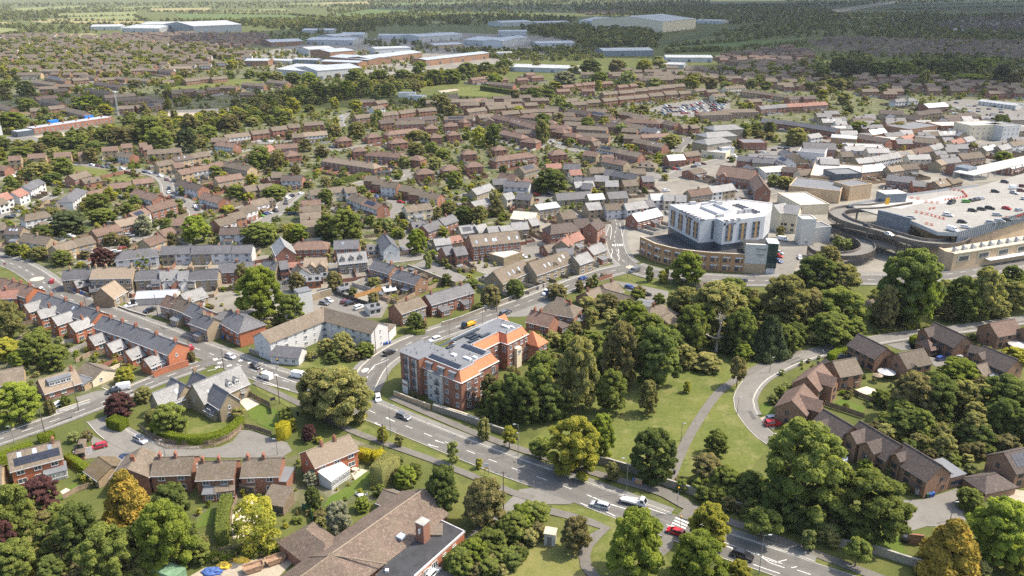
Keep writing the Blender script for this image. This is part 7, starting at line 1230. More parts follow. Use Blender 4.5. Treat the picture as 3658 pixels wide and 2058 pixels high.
# walls, fences, hedges
WR('stone wall along the footpath beside the flats','A2',[(1560,20),(1690,60),(1900,130),(2100,205),(2300,270)],1.8);WR('stone park wall, part beside the yellow-green tree','A3',[(700,455),(900,495),(1100,555),(1240,605)],2.0);WR('stone park wall, part right of the path gap','A3',[(1325,650),(1500,705),(1750,790),(2050,890),(2400,1010)],2.0);WR('stone wall along the bottom right footpath','A4',[(760,1130),(1000,1200),(1230,1240),(1500,1330),(1800,1420),(1980,1480)],1.9);WR('pale new stone wall in front of the flats','B2',[(1225,1240),(1380,1300),(1540,1360)],1.5,.35,'brick_blocks','stone_pale');WR('stone wall around the flats corner garden','B2',[(1565,1350),(1680,1385),(1800,1420),(1960,1480)],1.5,.35,'brick_blocks','stone_pale');WR('stone wall below the white block','B2',[(-20,870),(100,910),(220,955)],1.6);WR('garden wall along the hill road','B2',[(1640,640),(1800,590),(1950,530),(2150,450),(2350,365),(2560,290)],1.4);WR('stone wall of the service yard','B2',[(1345,150),(1480,200),(1640,265),(1760,300)],2.2,.35,'stone_wall');WR('high stone wall behind the small car park','B2',[(490,440),(590,400),(690,375)],2.8,.4,'stone_wall');WR('stone wall of the half-timbered range','C3',[(330,1400),(500,1330),(610,1290)],1.4);WR('white garden wall of the tan-roofed bungalow','B1',[(460,1400),(600,1355),(780,1300)],.9,.25,'render_white','stone_pale');WR('low brick garden wall on the terrace corner','B1',[(1330,1085),(1450,1040),(1630,985)],2.0,.25,'brick_orange','brick_red');WR('brick garage wall by the black car','A4',[(1545,1165),(1680,1180)],2.4,.3,'brick_brown','brick_red');WR('low stone wall of the inn car park','B1',[(1025,480),(1130,520),(1265,560)],.7);WR('brick wall round the walled lawn','C1',[(870,575),(1000,550),(1080,530),(1200,565)],1.8,.25,'brick_red','brick_red');WR('stone wall by the bus stop bins','B1',[(560,300),(680,350),(770,385)],1.2,.3,'stone_wall');WR('brick wall at the path gate notice board','A3',[(1130,650),(1190,665)],1.4,.2,'brick_ochre','stone_pale')
FR('curved brown fence below the long curved hedge','A1',[(1210,185),(1300,250),(1420,305),(1600,330),(1800,325),(1960,275),(2060,210),(2095,170)],1.5);FR('post and rail fence round the outside of the curved hedge','A1',[(1260,235),(1390,325),(1460,350),(1700,355),(1850,335),(1980,285),(2080,200)],1.0,'wood_pale',2.2,True);FR('brown panel fence beside the yellow hedge block','A1',[(2110,175),(2200,190),(2345,240)],1.5);FR('long dark rail fence above the builders yard','A1',[(1740,1320),(1850,1270),(2000,1235),(2250,1195),(2480,1160)],1.5,'wood_fence',2.4,True);FR('garden fence of the solar-panelled house','A1',[(550,790),(680,720),(880,650)],1.5,'wood_pale');FR('dark green-brown fence of the middle garden','A1',[(1990,1000),(2010,900),(2050,800)],1.7);FR('teal fence beside the grey patio deck','A2',[(440,880),(510,900),(530,1010)],1.8,'plastic_green');FR('brown fence with climbing plants by the old school terrace','B1',[(2130,1230),(2230,1290),(2330,1340),(2345,1400)],1.7,'wood_fence');FR('new orange timber fence in the garden behind the white block','B2',[(890,400),(1000,370),(1130,325)],1.8,'timber_orange');FR('dark fence along the small car park','B2',[(710,370),(850,420),(1000,470)],1.9,'dark_frame');FR('grey panel fence behind the brick pair','B2',[(1170,450),(1300,400),(1500,350)],1.7,'wood_fence');FR('pale fences behind the far terrace gardens','B1',[(200,640),(300,620),(400,660)],1.6,'wood_pale');FR('grey garden fence behind the terrace wings','B1',[(450,860),(560,800),(660,780)],1.7,'concrete');FR('second grey garden fence behind the terrace wings','B1',[(540,900),(640,860),(760,810)],1.7,'concrete');FR('third pale garden fence behind the terrace wings','B1',[(660,960),(780,900),(910,870)],1.7,'wood_pale');FR('red-brown garden fence near the green shed','B1',[(890,1005),(980,965),(1060,935)],1.6,'brick_red');FR('cream rear fence of the terrace gardens','B1',[(930,1040),(1000,1010),(1060,985)],1.4,'render_cream');FR('dark garden fence in the upper estate by the lawn','B4',[(840,1330),(1000,1380),(1180,1440)],1.7);FR('dark garden fence below the white terrace','B4',[(1030,1200),(1150,1260),(1290,1310)],1.7);FR('timber fence by the brick workshop garden','C2',[(970,1090),(1100,1080),(1240,1070)],1.7,'wood_pale')
hedge('long curved bright green hedge round the school garden','A1',[(1325,195),(1400,250),(1520,300),(1680,315),(1830,300),(1960,250),(2050,180),(2085,140)],1.8,2.6,'leaf_hedge');hedge('square clipped hedge at the close entrance','A1',[(965,150),(1020,170),(1080,185)],3,2.8,'leaf_hedge');hedge('tall yellow-gold hedge block at the close head','A1',[(2390,270),(2440,262),(2480,225)],2.6,4.2,'leaf_goldhedge');hedge('bright hedge beside the hipped garage','A1',[(590,450),(700,520),(800,600),(880,660)],1.7,1.9,'leaf_hedge');hedge('bright hedge along the side road before the solar house','A1',[(0,470),(60,430),(170,390),(280,350)],2,2.0,'leaf_hedge');hedge('short bright hedge above the solar house','A1',[(340,300),(400,280),(470,255)],2,2,'leaf_hedge');hedge('low bright hedge at the photo edge','A1',[(0,540),(30,500)],2,2,'leaf_hedge')
hedge('huge clipped rounded hedge block by the conservatory house','A2',[(1060,640),(1110,650),(1180,610),(1215,560)],4.2,5.6,'leaf_olive',None,26,.2);hedge('golden clipped hedge behind the big topiary','A2',[(1060,490),(1110,485),(1150,470)],3,3.6,'leaf_goldhedge');hedge('sloping gold-green hedge along the verge','A2',[(900,440),(960,440),(1040,465)],2.2,2.8,'leaf_goldhedge');hedge('dark conifer hedge in the narrow back garden','A1',[(1925,1180),(1930,1050),(1950,930),(1970,850)],2.4,3.6,'leaf_mid');hedge('ivy along the bottom right stone wall','A4',[(760,1110),(900,1150),(1000,1185)],1.4,2.2,'leaf_dark');hedge('hedge beside the car showroom lane','C2',[(730,620),(850,600),(960,560)],3,3,'leaf_dark');hedge('thin creeper hedge on the flats side','B3',[(320,730),(380,760),(430,790)],1.2,2,'leaf_mid');hedge('clipped hedge by the estate corner house','B4',[(890,930),(960,890),(1040,880)],2.4,2,'leaf_hedge');hedge('square hedge by the front-gabled estate house','B4',[(1590,790),(1645,770)],2.2,2.2,'leaf_hedge');hedge('trimmed bright hedge by the corner of the small green','C1',[(1110,490),(1160,487),(1205,480)],3,2.2,'leaf_hedge');hedge('dark square hedge before the tan houses','C1',[(235,495),(290,505),(310,495)],3,3,'leaf_dark');hedge('hedge round the sports field','T2',[(1030,640),(1200,665),(1340,690)],4,5,'leaf_dark',None,6,.6);hedge('hedge along the playing field','T1',[(1150,630),(1350,590),(1640,560)],4,4,'leaf_dark',None,6,.6);hedge('hedge along the lane to the access road','A2',[(1700,1420),(1800,1330),(1950,1230),(2100,1120)],3,3.2,'leaf_mid');hedge('garden hedge of the brick house on the lane','B2',[(1340,700),(1420,715),(1490,705)],1.4,1.5,'leaf_mid')
# small things
p=T('A1',1480,1440);r=thing('shipping_container','rusty pale green container in the builders yard','container',(p.x,p.y-1,0),-.42);IX('body','container_green',r,(0,0,0),(6.4,3.2,2.5));m=MB()
for i in range(20):m.box((-3.1+i*.33,0,2.5),(.16,3.2,.07))
inst('ribbed_roof',m.mesh('ribbed_roof','container_green'),r,(0,0,0))
def skip(lab,x,y,rz):
 p=T('A1',x,y);r=thing('skip',lab,'skip',(p.x,p.y,0),rz);m=MB();m.add([(-1.3,-.9,0),(1.3,-.9,0),(1.3,.9,0),(-1.3,.9,0),(-2.1,-1,1.4),(2.1,-1,1.4),(2.1,1,1.4),(-2.1,1,1.4),(-1.9,-.85,1.4),(1.9,-.85,1.4),(1.9,.85,1.4),(-1.9,.85,1.4),(-1.6,-.8,.9),(1.6,-.8,.9),(1.6,.8,.9),(-1.6,.8,.9)],[(3,2,1,0),(0,1,5,4),(1,2,6,5),(2,3,7,6),(3,0,4,7),(4,5,9,8),(5,6,10,9),(6,7,11,10),(7,4,8,11),(8,9,13,12),(9,10,14,13),(10,11,15,14),(11,8,12,15),(12,13,14,15)]);inst('body',m.mesh('body','skip_rust'),r,(0,0,0));IX('rim','skip_rust',r,(0,-1.02,.5),(3.4,.08,.12))
skip('rusty open skip, nearer the container',2190,1400,.5);skip('rusty open skip beside the tiled hall',2380,1330,.55)
def heap(lab,tile,x,y,w,d,h,mat,seed):
 p=T(tile,x,y);rng=np.random.default_rng(seed);v,f=ico(2);v=v*(1+rng.normal(0,.16,(len(v),1)));v=v*[w/2,d/2,h];v[:,2]=np.maximum(v[:,2],0);m=MB();m.add([(p.x+a,p.y+b,c)for a,b,c in v],[tuple(t)for t in f]);o=m.obj('tarpaulin',mat);return tag(o,lab,'tarpaulin')
heap('yellow tarpaulin heap, left, in the builders yard','A1',1930,1370,3.2,2.2,1.0,'tarp_yellow',1);heap('yellow tarpaulin heap, right, in the builders yard','A1',2080,1320,3.6,1.6,.9,'tarp_yellow',2);heap('crumpled blue tarpaulin in the builders yard','A1',1830,1420,4.0,2.6,.8,'tarp_blue',3)
p=T('A3',400,1160);r=thing('substation','small concrete substation box on the mown meadow','utility box',(p.x,p.y,0),-.25);IX('body','concrete',r,(0,0,0),(2.3,2.2,2.9));IX('roof','stone_pale',r,(0,0,2.9),(2.6,2.5,.2));IX('door','concrete_dark',r,(0,-1.12,.1),(1.0,.06,2.2))
wheelie_bins([('green wheelie bin by the brown-brick house','A4',1722,770,'plastic_green'),('blue wheelie bin, left, by the brown-brick house','A4',1748,768,'plastic_blue'),('blue wheelie bin, right, by the brown-brick house','A4',1772,760,'plastic_blue'),('blue wheelie bin on the bend, leftmost','B1',575,312,'plastic_blue'),('blue wheelie bin on the bend by the stone wall','B1',645,340,'plastic_blue'),('blue wheelie bin, lower one on the bend','B1',705,365,'plastic_blue'),('blue wheelie bin nearest the inn','B1',728,372,'plastic_blue'),('black litter bin at the park gate','A3',1468,570,'rubber'),('blue wheelie bin by the slate corner house','B1',1925,750,'plastic_blue'),('black litter bin under the verge tree','A2',398,60,'rubber')])
SB('white and orange estate sign on the verge','A2',2025,575,1.1,1.7,1.6,'white_paint','wood_pole',.1,band=('yellow_paint',.05,.25));SB('black road sign by the old school','B1',2360,1330,1.4,1.0,1.8,'dark_frame','lamp_metal',.5);SB('blue crossing sign at the park gate','A3',1112,690,.5,.9,2.0,'paint_blue','lamp_metal',0,two=False);SB('blue sign by the white delivery van','B3',372,400,1.2,2.0,1.2,'paint_blue','lamp_metal',0);SB('inn sign board in the car park','B1',1160,505,1.6,1.8,2.6,'dark_frame','wood_pole',.2,two=False);SB('small warning triangle at the mini roundabout','B1',50,150,.8,.8,2.0,'paint_red','lamp_metal',0,two=False)
for i,(lab,t,x,y,h,a,s)in enumerate([('street lamp on the verge beside the flatbed lorry','A3',1055,735,9.5,1.0,-1),('street lamp leaning over the black car, bottom right','A3',2200,1430,9.5,1.0,1),('street lamp on the verge below the stone wall','A2',2297,410,9,.8,-1),('street lamp on the verge beside the grey estate car','A2',1197,240,9,.8,1),('lamp in the close by the conservatory house','A1',2395,405,4.6,.3,-1),('lamp on the close behind the brick row','A1',1425,415,4.6,.3,-1),('lamp on the side road before the bright hedge','A1',125,305,5,.4,-1),('lamp at the close entrance','A1',752,215,5,.4,-1),('lamp on the park path','B4',365,1040,5,.4,1),('lamp beside the park lawn','B4',85,1395,5,.4,1),('lamp on the grass by the footpath','A3',1528,280,5,.4,1),('lamp in the cul-de-sac','A4',1922,975,5,.4,1),('lamp by the wood on the estate road','B4',2408,690,5,.4,1),('tall street lamp at the flats corner','B2',1170,1120,9,.9,-1),('tall street lamp before the white block','B2',215,1020,8,.7,-1),('street lamp by the stone houses on the main road','B1',1545,655,9,1,-1),('street lamp behind the flats on the hill road','B2',1990,650,8,.7,1),('street lamp at the roundabout','B3',1065,230,9,1,1),('street lamp behind the flats, nearer','B2',1703,730,8,.7,-1),('street lamp before the office blinds','B3',2200,210,7,.6,1)]):lamp(lab,t,x,y,h,a,s)
for lab,t,x,y,h,c in [('telegraph pole on the verge by the old school','B2',240,1310,9,False),('telegraph pole at the old school junction','B1',1935,1030,7.5,False),('telegraph pole on the side road by the bungalow','B1',680,1370,9,False),('telegraph pole beside the side road hedge','A1',390,230,7.5,False),('wooden pole on the verge beside the young trees','A2',1140,375,8,False),('telegraph pole by the hall access lane','A2',2170,900,11,True),('telegraph pole in the wood at the bottom edge','A1',715,1455,7,False),('telegraph pole by the white block corner','B2',1070,880,9,False),('telegraph pole at the terrace end','B1',1635,860,7,False),('telegraph pole on the main road by the terraces','B1',745,490,6,False),('telegraph pole in the inn car park','B1',1360,550,8,False),('pole on the hill road wall','B2',1880,550,9,False),('pole beside the yellow shrub on the hill road','B2',2110,520,8,False)]:pole(lab,t,x,y,h,c)
for lab,x,y in (('belisha crossing pole, far side','A3',0),):pass
def belisha(lab,t,x,y,h=3.2):
 p=T(t,x,y);r=thing('crossing_beacon',lab,'beacon',(p.x,p.y,0));m=MB()
 for k in range(6):m.tube((0,0,h*k/6),(0,0,h*(k+1)/6),.07,.07,8,k%2)
 inst('pole',m.mesh('pole',['white_paint','dark_frame']),r,(0,0,0));m=MB();v,f=ico(1);m.add([tuple(q*.2+np.array((0,0,h+.15)))for q in v],[tuple(t_)for t_ in f]);inst('globe',m.mesh('globe','yellow_paint'),r,(0,0,0))
belisha('striped crossing beacon on the far kerb of the crossing','A3',1490,900,6.5);belisha('striped crossing beacon on the near kerb by the red hatchback','A3',1520,1045,3.2);belisha('striped crossing beacon by the white vans','B1',2265,1140,3.4);belisha('striped crossing beacon below the white block','B1',2400,1015,3.4)
person('person in dark clothes walking on the path by the wood','B3',2363,935,'black','dark blue',2.6);person('person in grey walking under the trees','B4',820,880,'silver','black',.4);person('person with a pushchair under the trees','B4',862,880,'black','black',.4);person('person in a pale top on the pavement of the back street','C2',1445,1220,'cream','light blue',1.6);person('person on the pavement by the pale slate house','C2',1007,1272,'white','grey',0);person('person in a red top beside the park wall gap','A3',1365,640,'blue','black',.2)
def parasol(lab,t,x,y,r_,mat,n=10):
 p=T(t,x,y);r=thing('parasol',lab,'parasol',(p.x,p.y,0));m=MB();vs=[(0,0,3.0)]+[(r_*cos(6.283*i/n),r_*sin(6.283*i/n),2.2)for i in range(n)];m.add(vs,[(0,1+i,1+(i+1)%n)for i in range(n)]);inst('canopy',m.mesh('canopy',mat),r,(0,0,0));m=MB();m.tube((0,0,0),(0,0,3),.05,.05,6);inst('post',m.mesh('post','lamp_metal'),r,(0,0,0))
 return r
parasol('white round gazebo roof behind the estate house','B4',1365,1090,2.6,'metal_white',14);parasol('pale cream parasol on the estate terrace','B4',2500,850,3.2,'membrane_white');parasol('brown garden parasol by the white gazebo','B4',1290,1120,1.5,'wood_pale',8);parasol('white party tent behind the inn','B1',1200,310,2.6,'membrane_white',8)
def furniture(lab,t,x,y,n,mat):
 p=T(t,x,y);r=thing('garden_table',lab,'garden table',(p.x,p.y,0));m=MB();m.tube((0,0,.7),(0,0,.76),.7,.7,14);inst('top',m.mesh('top',mat),r,(0,0,0));m=MB();m.tube((0,0,0),(0,0,.7),.08,.08,6);m.box((0,0,0),(.6,.6,.05));inst('base',m.mesh('base',mat),r,(0,0,0))
 for i in range(n):
  a=6.283*i/n+.4;c=thing('garden_chair','%s chair at the %s'%(nth(i),lab),'chair',(p.x+1.3*cos(a),p.y+1.3*sin(a),0),a);IX('seat',mat,c,(0,0,.42),(.5,.5,.06));IX('backrest',mat,c,(.24,0,.45),(.06,.5,.5))
  for sx in (-.2,.2):
   for sy in (-.2,.2):IX('leg',mat,c,(sx,sy,0),(.05,.05,.42))
furniture('white table on the old school terrace','B1',1960,1405,5,'white_paint');furniture('stone table on the topiary patio','A2',885,545,4,'patio');furniture('white table in the gravel garden by the hall','A2',940,770,3,'white_paint')
for i,(x,y,x2,y2)in enumerate(((640,436,705,418),(722,410,805,392))):
 a=T('A1',x,y);b=T('A1',x2,y2);t=(b-a).xy;c=(a+b)/2;r=thing('garage_door','white up-and-over garage door, %s one of the hipped garage'%('left','right')[i],'garage door',(c.x,c.y,0),AT(t));IX('leaf','white_paint',r,(0,-.1,.05),(t.length,.12,2.1));IX('handle','metal_grey',r,(0,-.18,.9),(.3,.05,.05))
# vehicles
cars('on the main road by the park','A3',[(828,855,-150,-40,'silver','estate'),(1480,1085,-60,-20,'red','hatchback',dict(state='',place='stopped on the zebra crossing'))])
cars('','A4',[(130,1290,150,55,'black','suv','on the road at the bottom right'),(1005,485,-20,70,'white','hatchback','parked before the front-gabled house'),(395,103,120,-12,'silver','hatchback','on the drive behind the great tree'),(392,150,120,-10,'red','suv','on the drive beside the silver hatchback'),(1545,1120,20,-80,'black','hatchback','beside the brick garage wall')])
cars('','A2',[(1310,88,110,45,'grey','estate','on the main road below the flats'),(1560,1440,60,-60,'white','hatchback','parked at the hall wall')]);cars('','A1',[(1215,290,70,35,'silver','estate',dict(place='with a roof box at the close entrance',box=True)),(855,345,-60,15,'red','hatchback','beside the hipped garage'),(1065,455,55,-70,'dark blue','suv','behind the angled brick house')])
cars('','B1',[(450,262,5,-40,'red','hatchback','leaving the mini roundabout'),(362,338,20,25,'white','hatchback','half hidden behind the red terrace'),(1640,835,-30,-35,'red','hatchback','parked at the terrace end'),(1990,915,90,35,'silver','hatchback','on the main road by the junction'),(2205,1000,90,40,'black','hatchback','before the crossing on the main road'),(2290,1090,-90,-30,'white','van','stopped at the main road crossing'),(1130,475,-70,15,'white','suv','in the inn car park'),(1290,520,-70,25,'black','suv','at the inn car park wall'),(1045,1190,-60,10,'white','van','parked on the bungalow drive'),(980,1215,-60,15,'black','hatchback','parked beside the white van on the drive'),(520,1325,60,-30,'white','hatchback','at the bungalow bay window')])
cars('','B2',[(415,1085,120,20,'white','van','passing the verge tree on the main road'),(1185,885,60,-25,'black','suv','on the hill road at the flats corner'),(1090,1275,8,55,'white','hatchback','turning in past the flats'),(1580,772,-60,20,'white','suv','on the hill road behind the flats'),(2185,540,60,-20,'grey','suv','climbing the hill road'),(625,455,50,10,'grey','hatchback','in the small car park by the stone wall'),(665,430,50,20,'silver','hatchback','in the small car park by the stone wall'),(808,440,60,-20,'maroon','hatchback','in the small car park'),(850,455,60,-15,'black','suv','in the small car park'),(930,490,60,-20,'white','suv','in the small car park')])
cars('','B3',[(375,365,-70,35,'white','van','delivering on the hill road'),(685,240,60,-20,'blue','estate','with pale stripes on the hill road'),(1125,175,-60,15,'grey','van','at the small roundabout'),(2050,258,-80,2,'grey','estate','on the ring road'),(1345,415,70,15,'olive','estate','on the grassy forecourt'),(1230,378,30,0,'black','hatchback','on the grassy forecourt'),(25,530,40,-15,'dark blue','hatchback','at the forecourt of the brick house'),(1085,315,40,10,'blue','hatchback','behind the flat-roofed annexe')])
cars('in the yard beside the library tower','B4',[(440,90,60,20,'blue','hatchback'),(440,45,60,15,'red','hatchback'),(445,15,60,15,'silver','hatchback'),(1845,930,70,-20,'blue','hatchback','by the big estate house'),(2010,930,60,10,'silver','hatchback','by the square estate hedge'),(985,915,60,-5,'grey','hatchback','behind the estate corner hedge'),(625,60,20,30,'white','hatchback','by the library yard trees'),(480,1100,60,10,'white','van','behind the hotel')])
cars('','C4',[(480,1110,60,10,'white','van','by the cream corner shops')]);CARS=[c for c in CARS if c['place']!='behind the hotel']
cars('parked on the estate street','C1',[(725,440,50,8,'silver','hatchback'),(795,465,50,8,'white','hatchback'),(845,472,50,8,'maroon','hatchback'),(892,480,50,8,'grey','hatchback'),(938,486,50,8,'grey','estate'),(980,492,50,8,'black','hatchback'),(1055,498,55,8,'white','suv'),(1250,525,50,8,'dark blue','hatchback'),(1300,533,50,8,'white','hatchback'),(1385,560,40,10,'white','suv'),(1440,592,40,12,'maroon','hatchback'),(1460,668,0,40,'black','suv'),(1460,700,0,40,'white','hatchback'),(1497,745,30,15,'black','hatchback'),(1535,762,30,15,'grey','hatchback'),(1580,778,30,12,'black','estate'),(1685,828,35,18,'white','hatchback'),(1702,848,35,18,'black','hatchback'),(1695,905,40,-5,'red','hatchback')])
cars('on the terrace street','C1',[(2365,830,40,8,'silver','suv'),(2378,862,40,12,'black','hatchback'),(2250,905,55,2,'green','hatchback',dict(state='')),(2280,888,45,2,'blue','hatchback'),(2320,880,45,2,'silver','hatchback'),(2470,795,10,-30,'grey','hatchback'),(2490,755,40,-15,'white','hatchback'),(2520,735,40,-15,'dark blue','hatchback'),(2520,885,45,-5,'blue','estate'),(2140,955,50,3,'grey','hatchback')])
cars('near the mews and villas','C1',[(1120,1075,60,0,'white','suv'),(610,1080,55,5,'white','estate'),(535,1105,50,8,'black','hatchback'),(1000,1215,60,-5,'white','estate'),(1060,1180,30,-8,'red','hatchback'),(345,783,45,-5,'black','hatchback'),(80,920,50,-5,'black','suv'),(165,868,40,2,'silver','hatchback'),(1048,745,45,4,'grey','hatchback'),(150,580,40,12,'dark blue','hatchback'),(190,600,40,12,'black','hatchback'),(120,560,40,12,'white','hatchback'),(2240,260,40,-5,'white','hatchback'),(2335,262,40,-8,'white','estate')])
cars('in the stepped court','C2',[(1018,688,50,3,'grey','hatchback'),(1048,696,50,3,'red','estate'),(1078,738,40,15,'blue','hatchback'),(1130,745,50,5,'black','hatchback'),(1205,757,50,3,'black','suv'),(1283,785,40,5,'red','hatchback'),(1300,1195,30,15,'grey','estate'),(1345,1215,20,-25,'red','suv'),(1108,463,30,5,'black','hatchback'),(1205,482,45,3,'black','estate'),(1195,520,40,2,'white','hatchback'),(1100,282,40,-3,'dark blue','hatchback'),(690,310,50,3,'grey','estate'),(165,258,45,-3,'white','hatchback'),(425,712,45,-15,'white','hatchback'),(295,790,10,-30,'black','suv'),(310,745,40,-15,'white','hatchback'),(345,730,40,-15,'black','hatchback'),(780,50,5,-30,'white','hatchback'),(780,75,5,-30,'silver','hatchback'),(215,212,40,2,'white','hatchback'),(720,15,40,4,'grey','hatchback')])
cars('round the old streets','C3',[(415,262,40,8,'silver','hatchback'),(485,278,40,-3,'white','hatchback'),(520,290,40,3,'black','hatchback'),(625,287,50,0,'white','hatchback'),(690,290,50,0,'grey','hatchback'),(1310,388,45,2,'dark blue','hatchback'),(1395,490,50,0,'black','hatchback'),(1395,518,40,8,'black','suv'),(1478,500,50,3,'red','hatchback'),(1505,500,50,3,'light blue','hatchback'),(1640,480,50,-4,'black','hatchback'),(1672,462,50,2,'white','suv'),(1720,455,40,2,'maroon','hatchback'),(1285,662,50,-3,'black','hatchback'),(1400,688,60,-5,'white','suv'),(415,708,35,10,'white','suv'),(280,720,40,8,'red','hatchback'),(165,1260,40,6,'white','hatchback'),(105,1255,50,0,'black','hatchback'),(870,945,40,10,'black','van'),(1950,405,40,5,'dark blue','hatchback'),(1985,392,40,8,'white','van'),(2235,355,50,3,'white','hatchback'),(2190,355,45,2,'maroon','hatchback'),(2330,335,50,0,'black','hatchback'),(2385,320,50,0,'grey','hatchback'),(2440,320,50,-3,'black','suv'),(2430,378,50,0,'white','hatchback'),(2510,355,40,0,'grey','hatchback'),(1990,688,45,5,'silver','hatchback'),(1260,640,40,-3,'black','hatchback')])
R9=random.Random(9)
for r_ in range(7):
 for k in range(17):
  if R9.random()<.22:continue
  f=k/16;x=300+390*f+r_*8-R9.uniform(0,3);y=430-85*(r_/6.0)-18*f*(1-r_/8)+R9.uniform(-1,1)
  if r_>4 and f<.45:continue
  co=R9.choice(['black','black','grey','silver','white','white','red','dark blue','light blue','maroon']);cars('in the %s row of the far car park'%nth(r_),'R',[(x,y,12,1.5,co,R9.choice(['hatchback','hatchback','estate','suv']))],.1,'cars in the rows of the far car park')
for k in range(34):
 x=R9.uniform(930,1400);y=352+R9.choice([0,18,36,54,72])+(x-930)*.03
 cars('in the car yard by the pale-roofed depot','U',[(x,y,12,R9.uniform(-1,1),R9.choice(['black','grey','silver','white','white','dark blue']),R9.choice(['hatchback','hatchback','estate','suv']))],.1,'cars in the car yard by the depot')
for k in range(12):cars('by the railway works','Q',[(170+k*11,446-k*2.2+R9.uniform(-3,3),10,-1,R9.choice(['black','grey','silver','white','red']),'hatchback')],.1,'cars by the railway works')
cars('on the rooftop deck','M',[(1745,345,-70,20,'black','van'),(1915,330,70,3,'green','hatchback'),(1980,320,60,-10,'black','hatchback'),(2035,308,60,-10,'black','estate'),(2085,295,60,-10,'silver','hatchback'),(1985,432,60,5,'black','hatchback'),(2090,418,60,5,'black','hatchback'),(2185,405,60,8,'black','estate'),(2375,408,60,12,'red','hatchback'),(2515,425,40,-5,'silver','hatchback'),(1710,485,70,12,'white','suv'),(1868,562,70,5,'black','hatchback'),(2270,482,60,3,'silver','hatchback'),(2195,568,60,5,'silver','hatchback'),(2300,555,60,5,'silver','estate'),(2370,540,60,3,'black','hatchback'),(1760,655,70,20,'white','van'),(1910,622,60,5,'white','hatchback'),(2245,215,60,5,'black','hatchback'),(2460,175,70,-5,'white','van'),(2540,205,60,3,'maroon','hatchback'),(2465,230,60,15,'silver','estate'),(2355,105,60,10,'dark blue','hatchback'),(2560,155,50,5,'maroon','hatchback'),(1290,515,60,5,'silver','hatchback'),(2590,300,40,5,'white','hatchback')],11.54)
cars('on the long ramp','M',[(610,405,60,-3,'black','suv'),(795,612,70,18,'black','hatchback'),(1110,690,-60,-25,'black','suv'),(1040,705,60,22,'white','hatchback')],10.2)
cars('on the lower ramp','M',[(335,565,50,5,'white','van')],6.3)
CARS=[c for c in CARS if not(c['place']=='on the lower ramp')]
def lorry(lab,t,x,y,dx,dy,cab,load):
 p=T(t,x,y);q=T(t,x+dx,y+dy);d=(q-p).xy;r=thing('flatbed_lorry',lab,'lorry',(p.x,p.y,.03),AT(d));m=MB();m.add([(1.5,-.95,.5),(2.9,-.92,.5),(2.9,.92,.5),(1.5,.95,.5),(1.5,-.95,1.3),(2.95,-.92,1.2),(2.95,.92,1.2),(1.5,.95,1.3),(1.5,-.85,2.25),(2.35,-.82,2.2),(2.35,.82,2.2),(1.5,.85,2.25)],[(0,1,5,4),(1,2,6,5),(2,3,7,6),(3,0,4,7),(8,9,10,11),(4,5,9,8),(6,7,11,10),(7,4,8,11),(5,6,10,9)]);inst('cab',m.mesh('cab',cab),r,(0,0,0));m=MB();m.add([(2.94,-.75,1.28),(2.94,.75,1.28),(2.42,.7,2.1),(2.42,-.7,2.1)],[(0,1,2,3)]);m.add([(2.4,-.93,1.35),(1.7,-.95,1.35),(1.7,-.9,2.0),(2.2,-.88,2.0)],[(0,1,2,3),(3,2,1,0)]);m.add([(2.4,.93,1.35),(1.7,.95,1.35),(1.7,.9,2.0),(2.2,.88,2.0)],[(3,2,1,0)]);inst('window_glass',m.mesh('window_glass','car_glass'),r,(.01,0,0));m=MB();m.box((-.7,0,.75),(4.2,2.05,.12))
 for s in (-1,1):m.box((-.7,s*1.0,.8),(4.2,.06,.45))
 m.box((-2.8,0,.8),(.06,2,.45));inst('flatbed',m.mesh('flatbed','white_paint' if cab=='white_paint' else 'yellow_paint'),r,(0,0,0));m=MB();m.tube((0,-.13,0),(0,.13,0),.38,.38,12);w=m.mesh('wheel','rubber')
 for sx in (-1.7,2.0):
  for sy in (-.85,.85):inst('wheel',w,r,(sx,sy,.38))
 m=MB()
 for i in range(4):m.box((-.8+.05*i,-.6+.35*i,.95+.1*i),(4.8 if i<2 else 3,.28,.12),.05*i)
 inst('boards',m.mesh('boards',load),r,(0,0,0))
lorry('white flatbed lorry loaded with boards on the main road','A3',1120,830,120,30,'white_paint','white_paint');lorry('black-cabbed truck with a yellow load behind the flats','B2',1870,645,-70,30,'paint_black','tarp_yellow')
# TREES, PLACE BY PLACE
trees('in the bottom left wood','A1','g',[(130,1120,420,500),(180,1490,420,370),(720,1290,430,500,'d'),(1480,1380,520,620,'h'),(1500,960,360,330,'d'),(960,1510,500,520),(560,1150,240,260),(1700,1330,260,230),(1000,1330,220,330,'d'),(450,1470,260,200,'d'),(1250,1260,240,330,'d'),(1350,1420,300,260),(-40,1300,260,420)])
trees('in the bottom left gardens','A1','c',[(385,890,330,320),(55,1290,250,350),(690,620,60,60),(1010,70,200,140)])
trees('behind the angled brick house','A1','k',[(1125,1010,400,460)])
trees('in the back gardens of the brick row','A1','sp',[(2250,1220,440,460)])
trees('in the back gardens of the brick row','A1','gold',[(2050,1075,95,110),(740,640,70,70),(815,670,90,80),(1670,1090,85,110)])
trees('in the back gardens of the brick row','A1','g',[(2100,760,60,70),(1760,1200,120,110),(1640,1180,160,160,'d')])
trees('in the school garden','A1','g',[(1480,215,330,280,'g'),(1330,130,160,130,'ob2'),(2060,100,130,110,'ob2'),(640,290,110,90),(760,270,110,80,'d')])
trees('on the side road corner','B1','h',[(180,1470,400,360)])
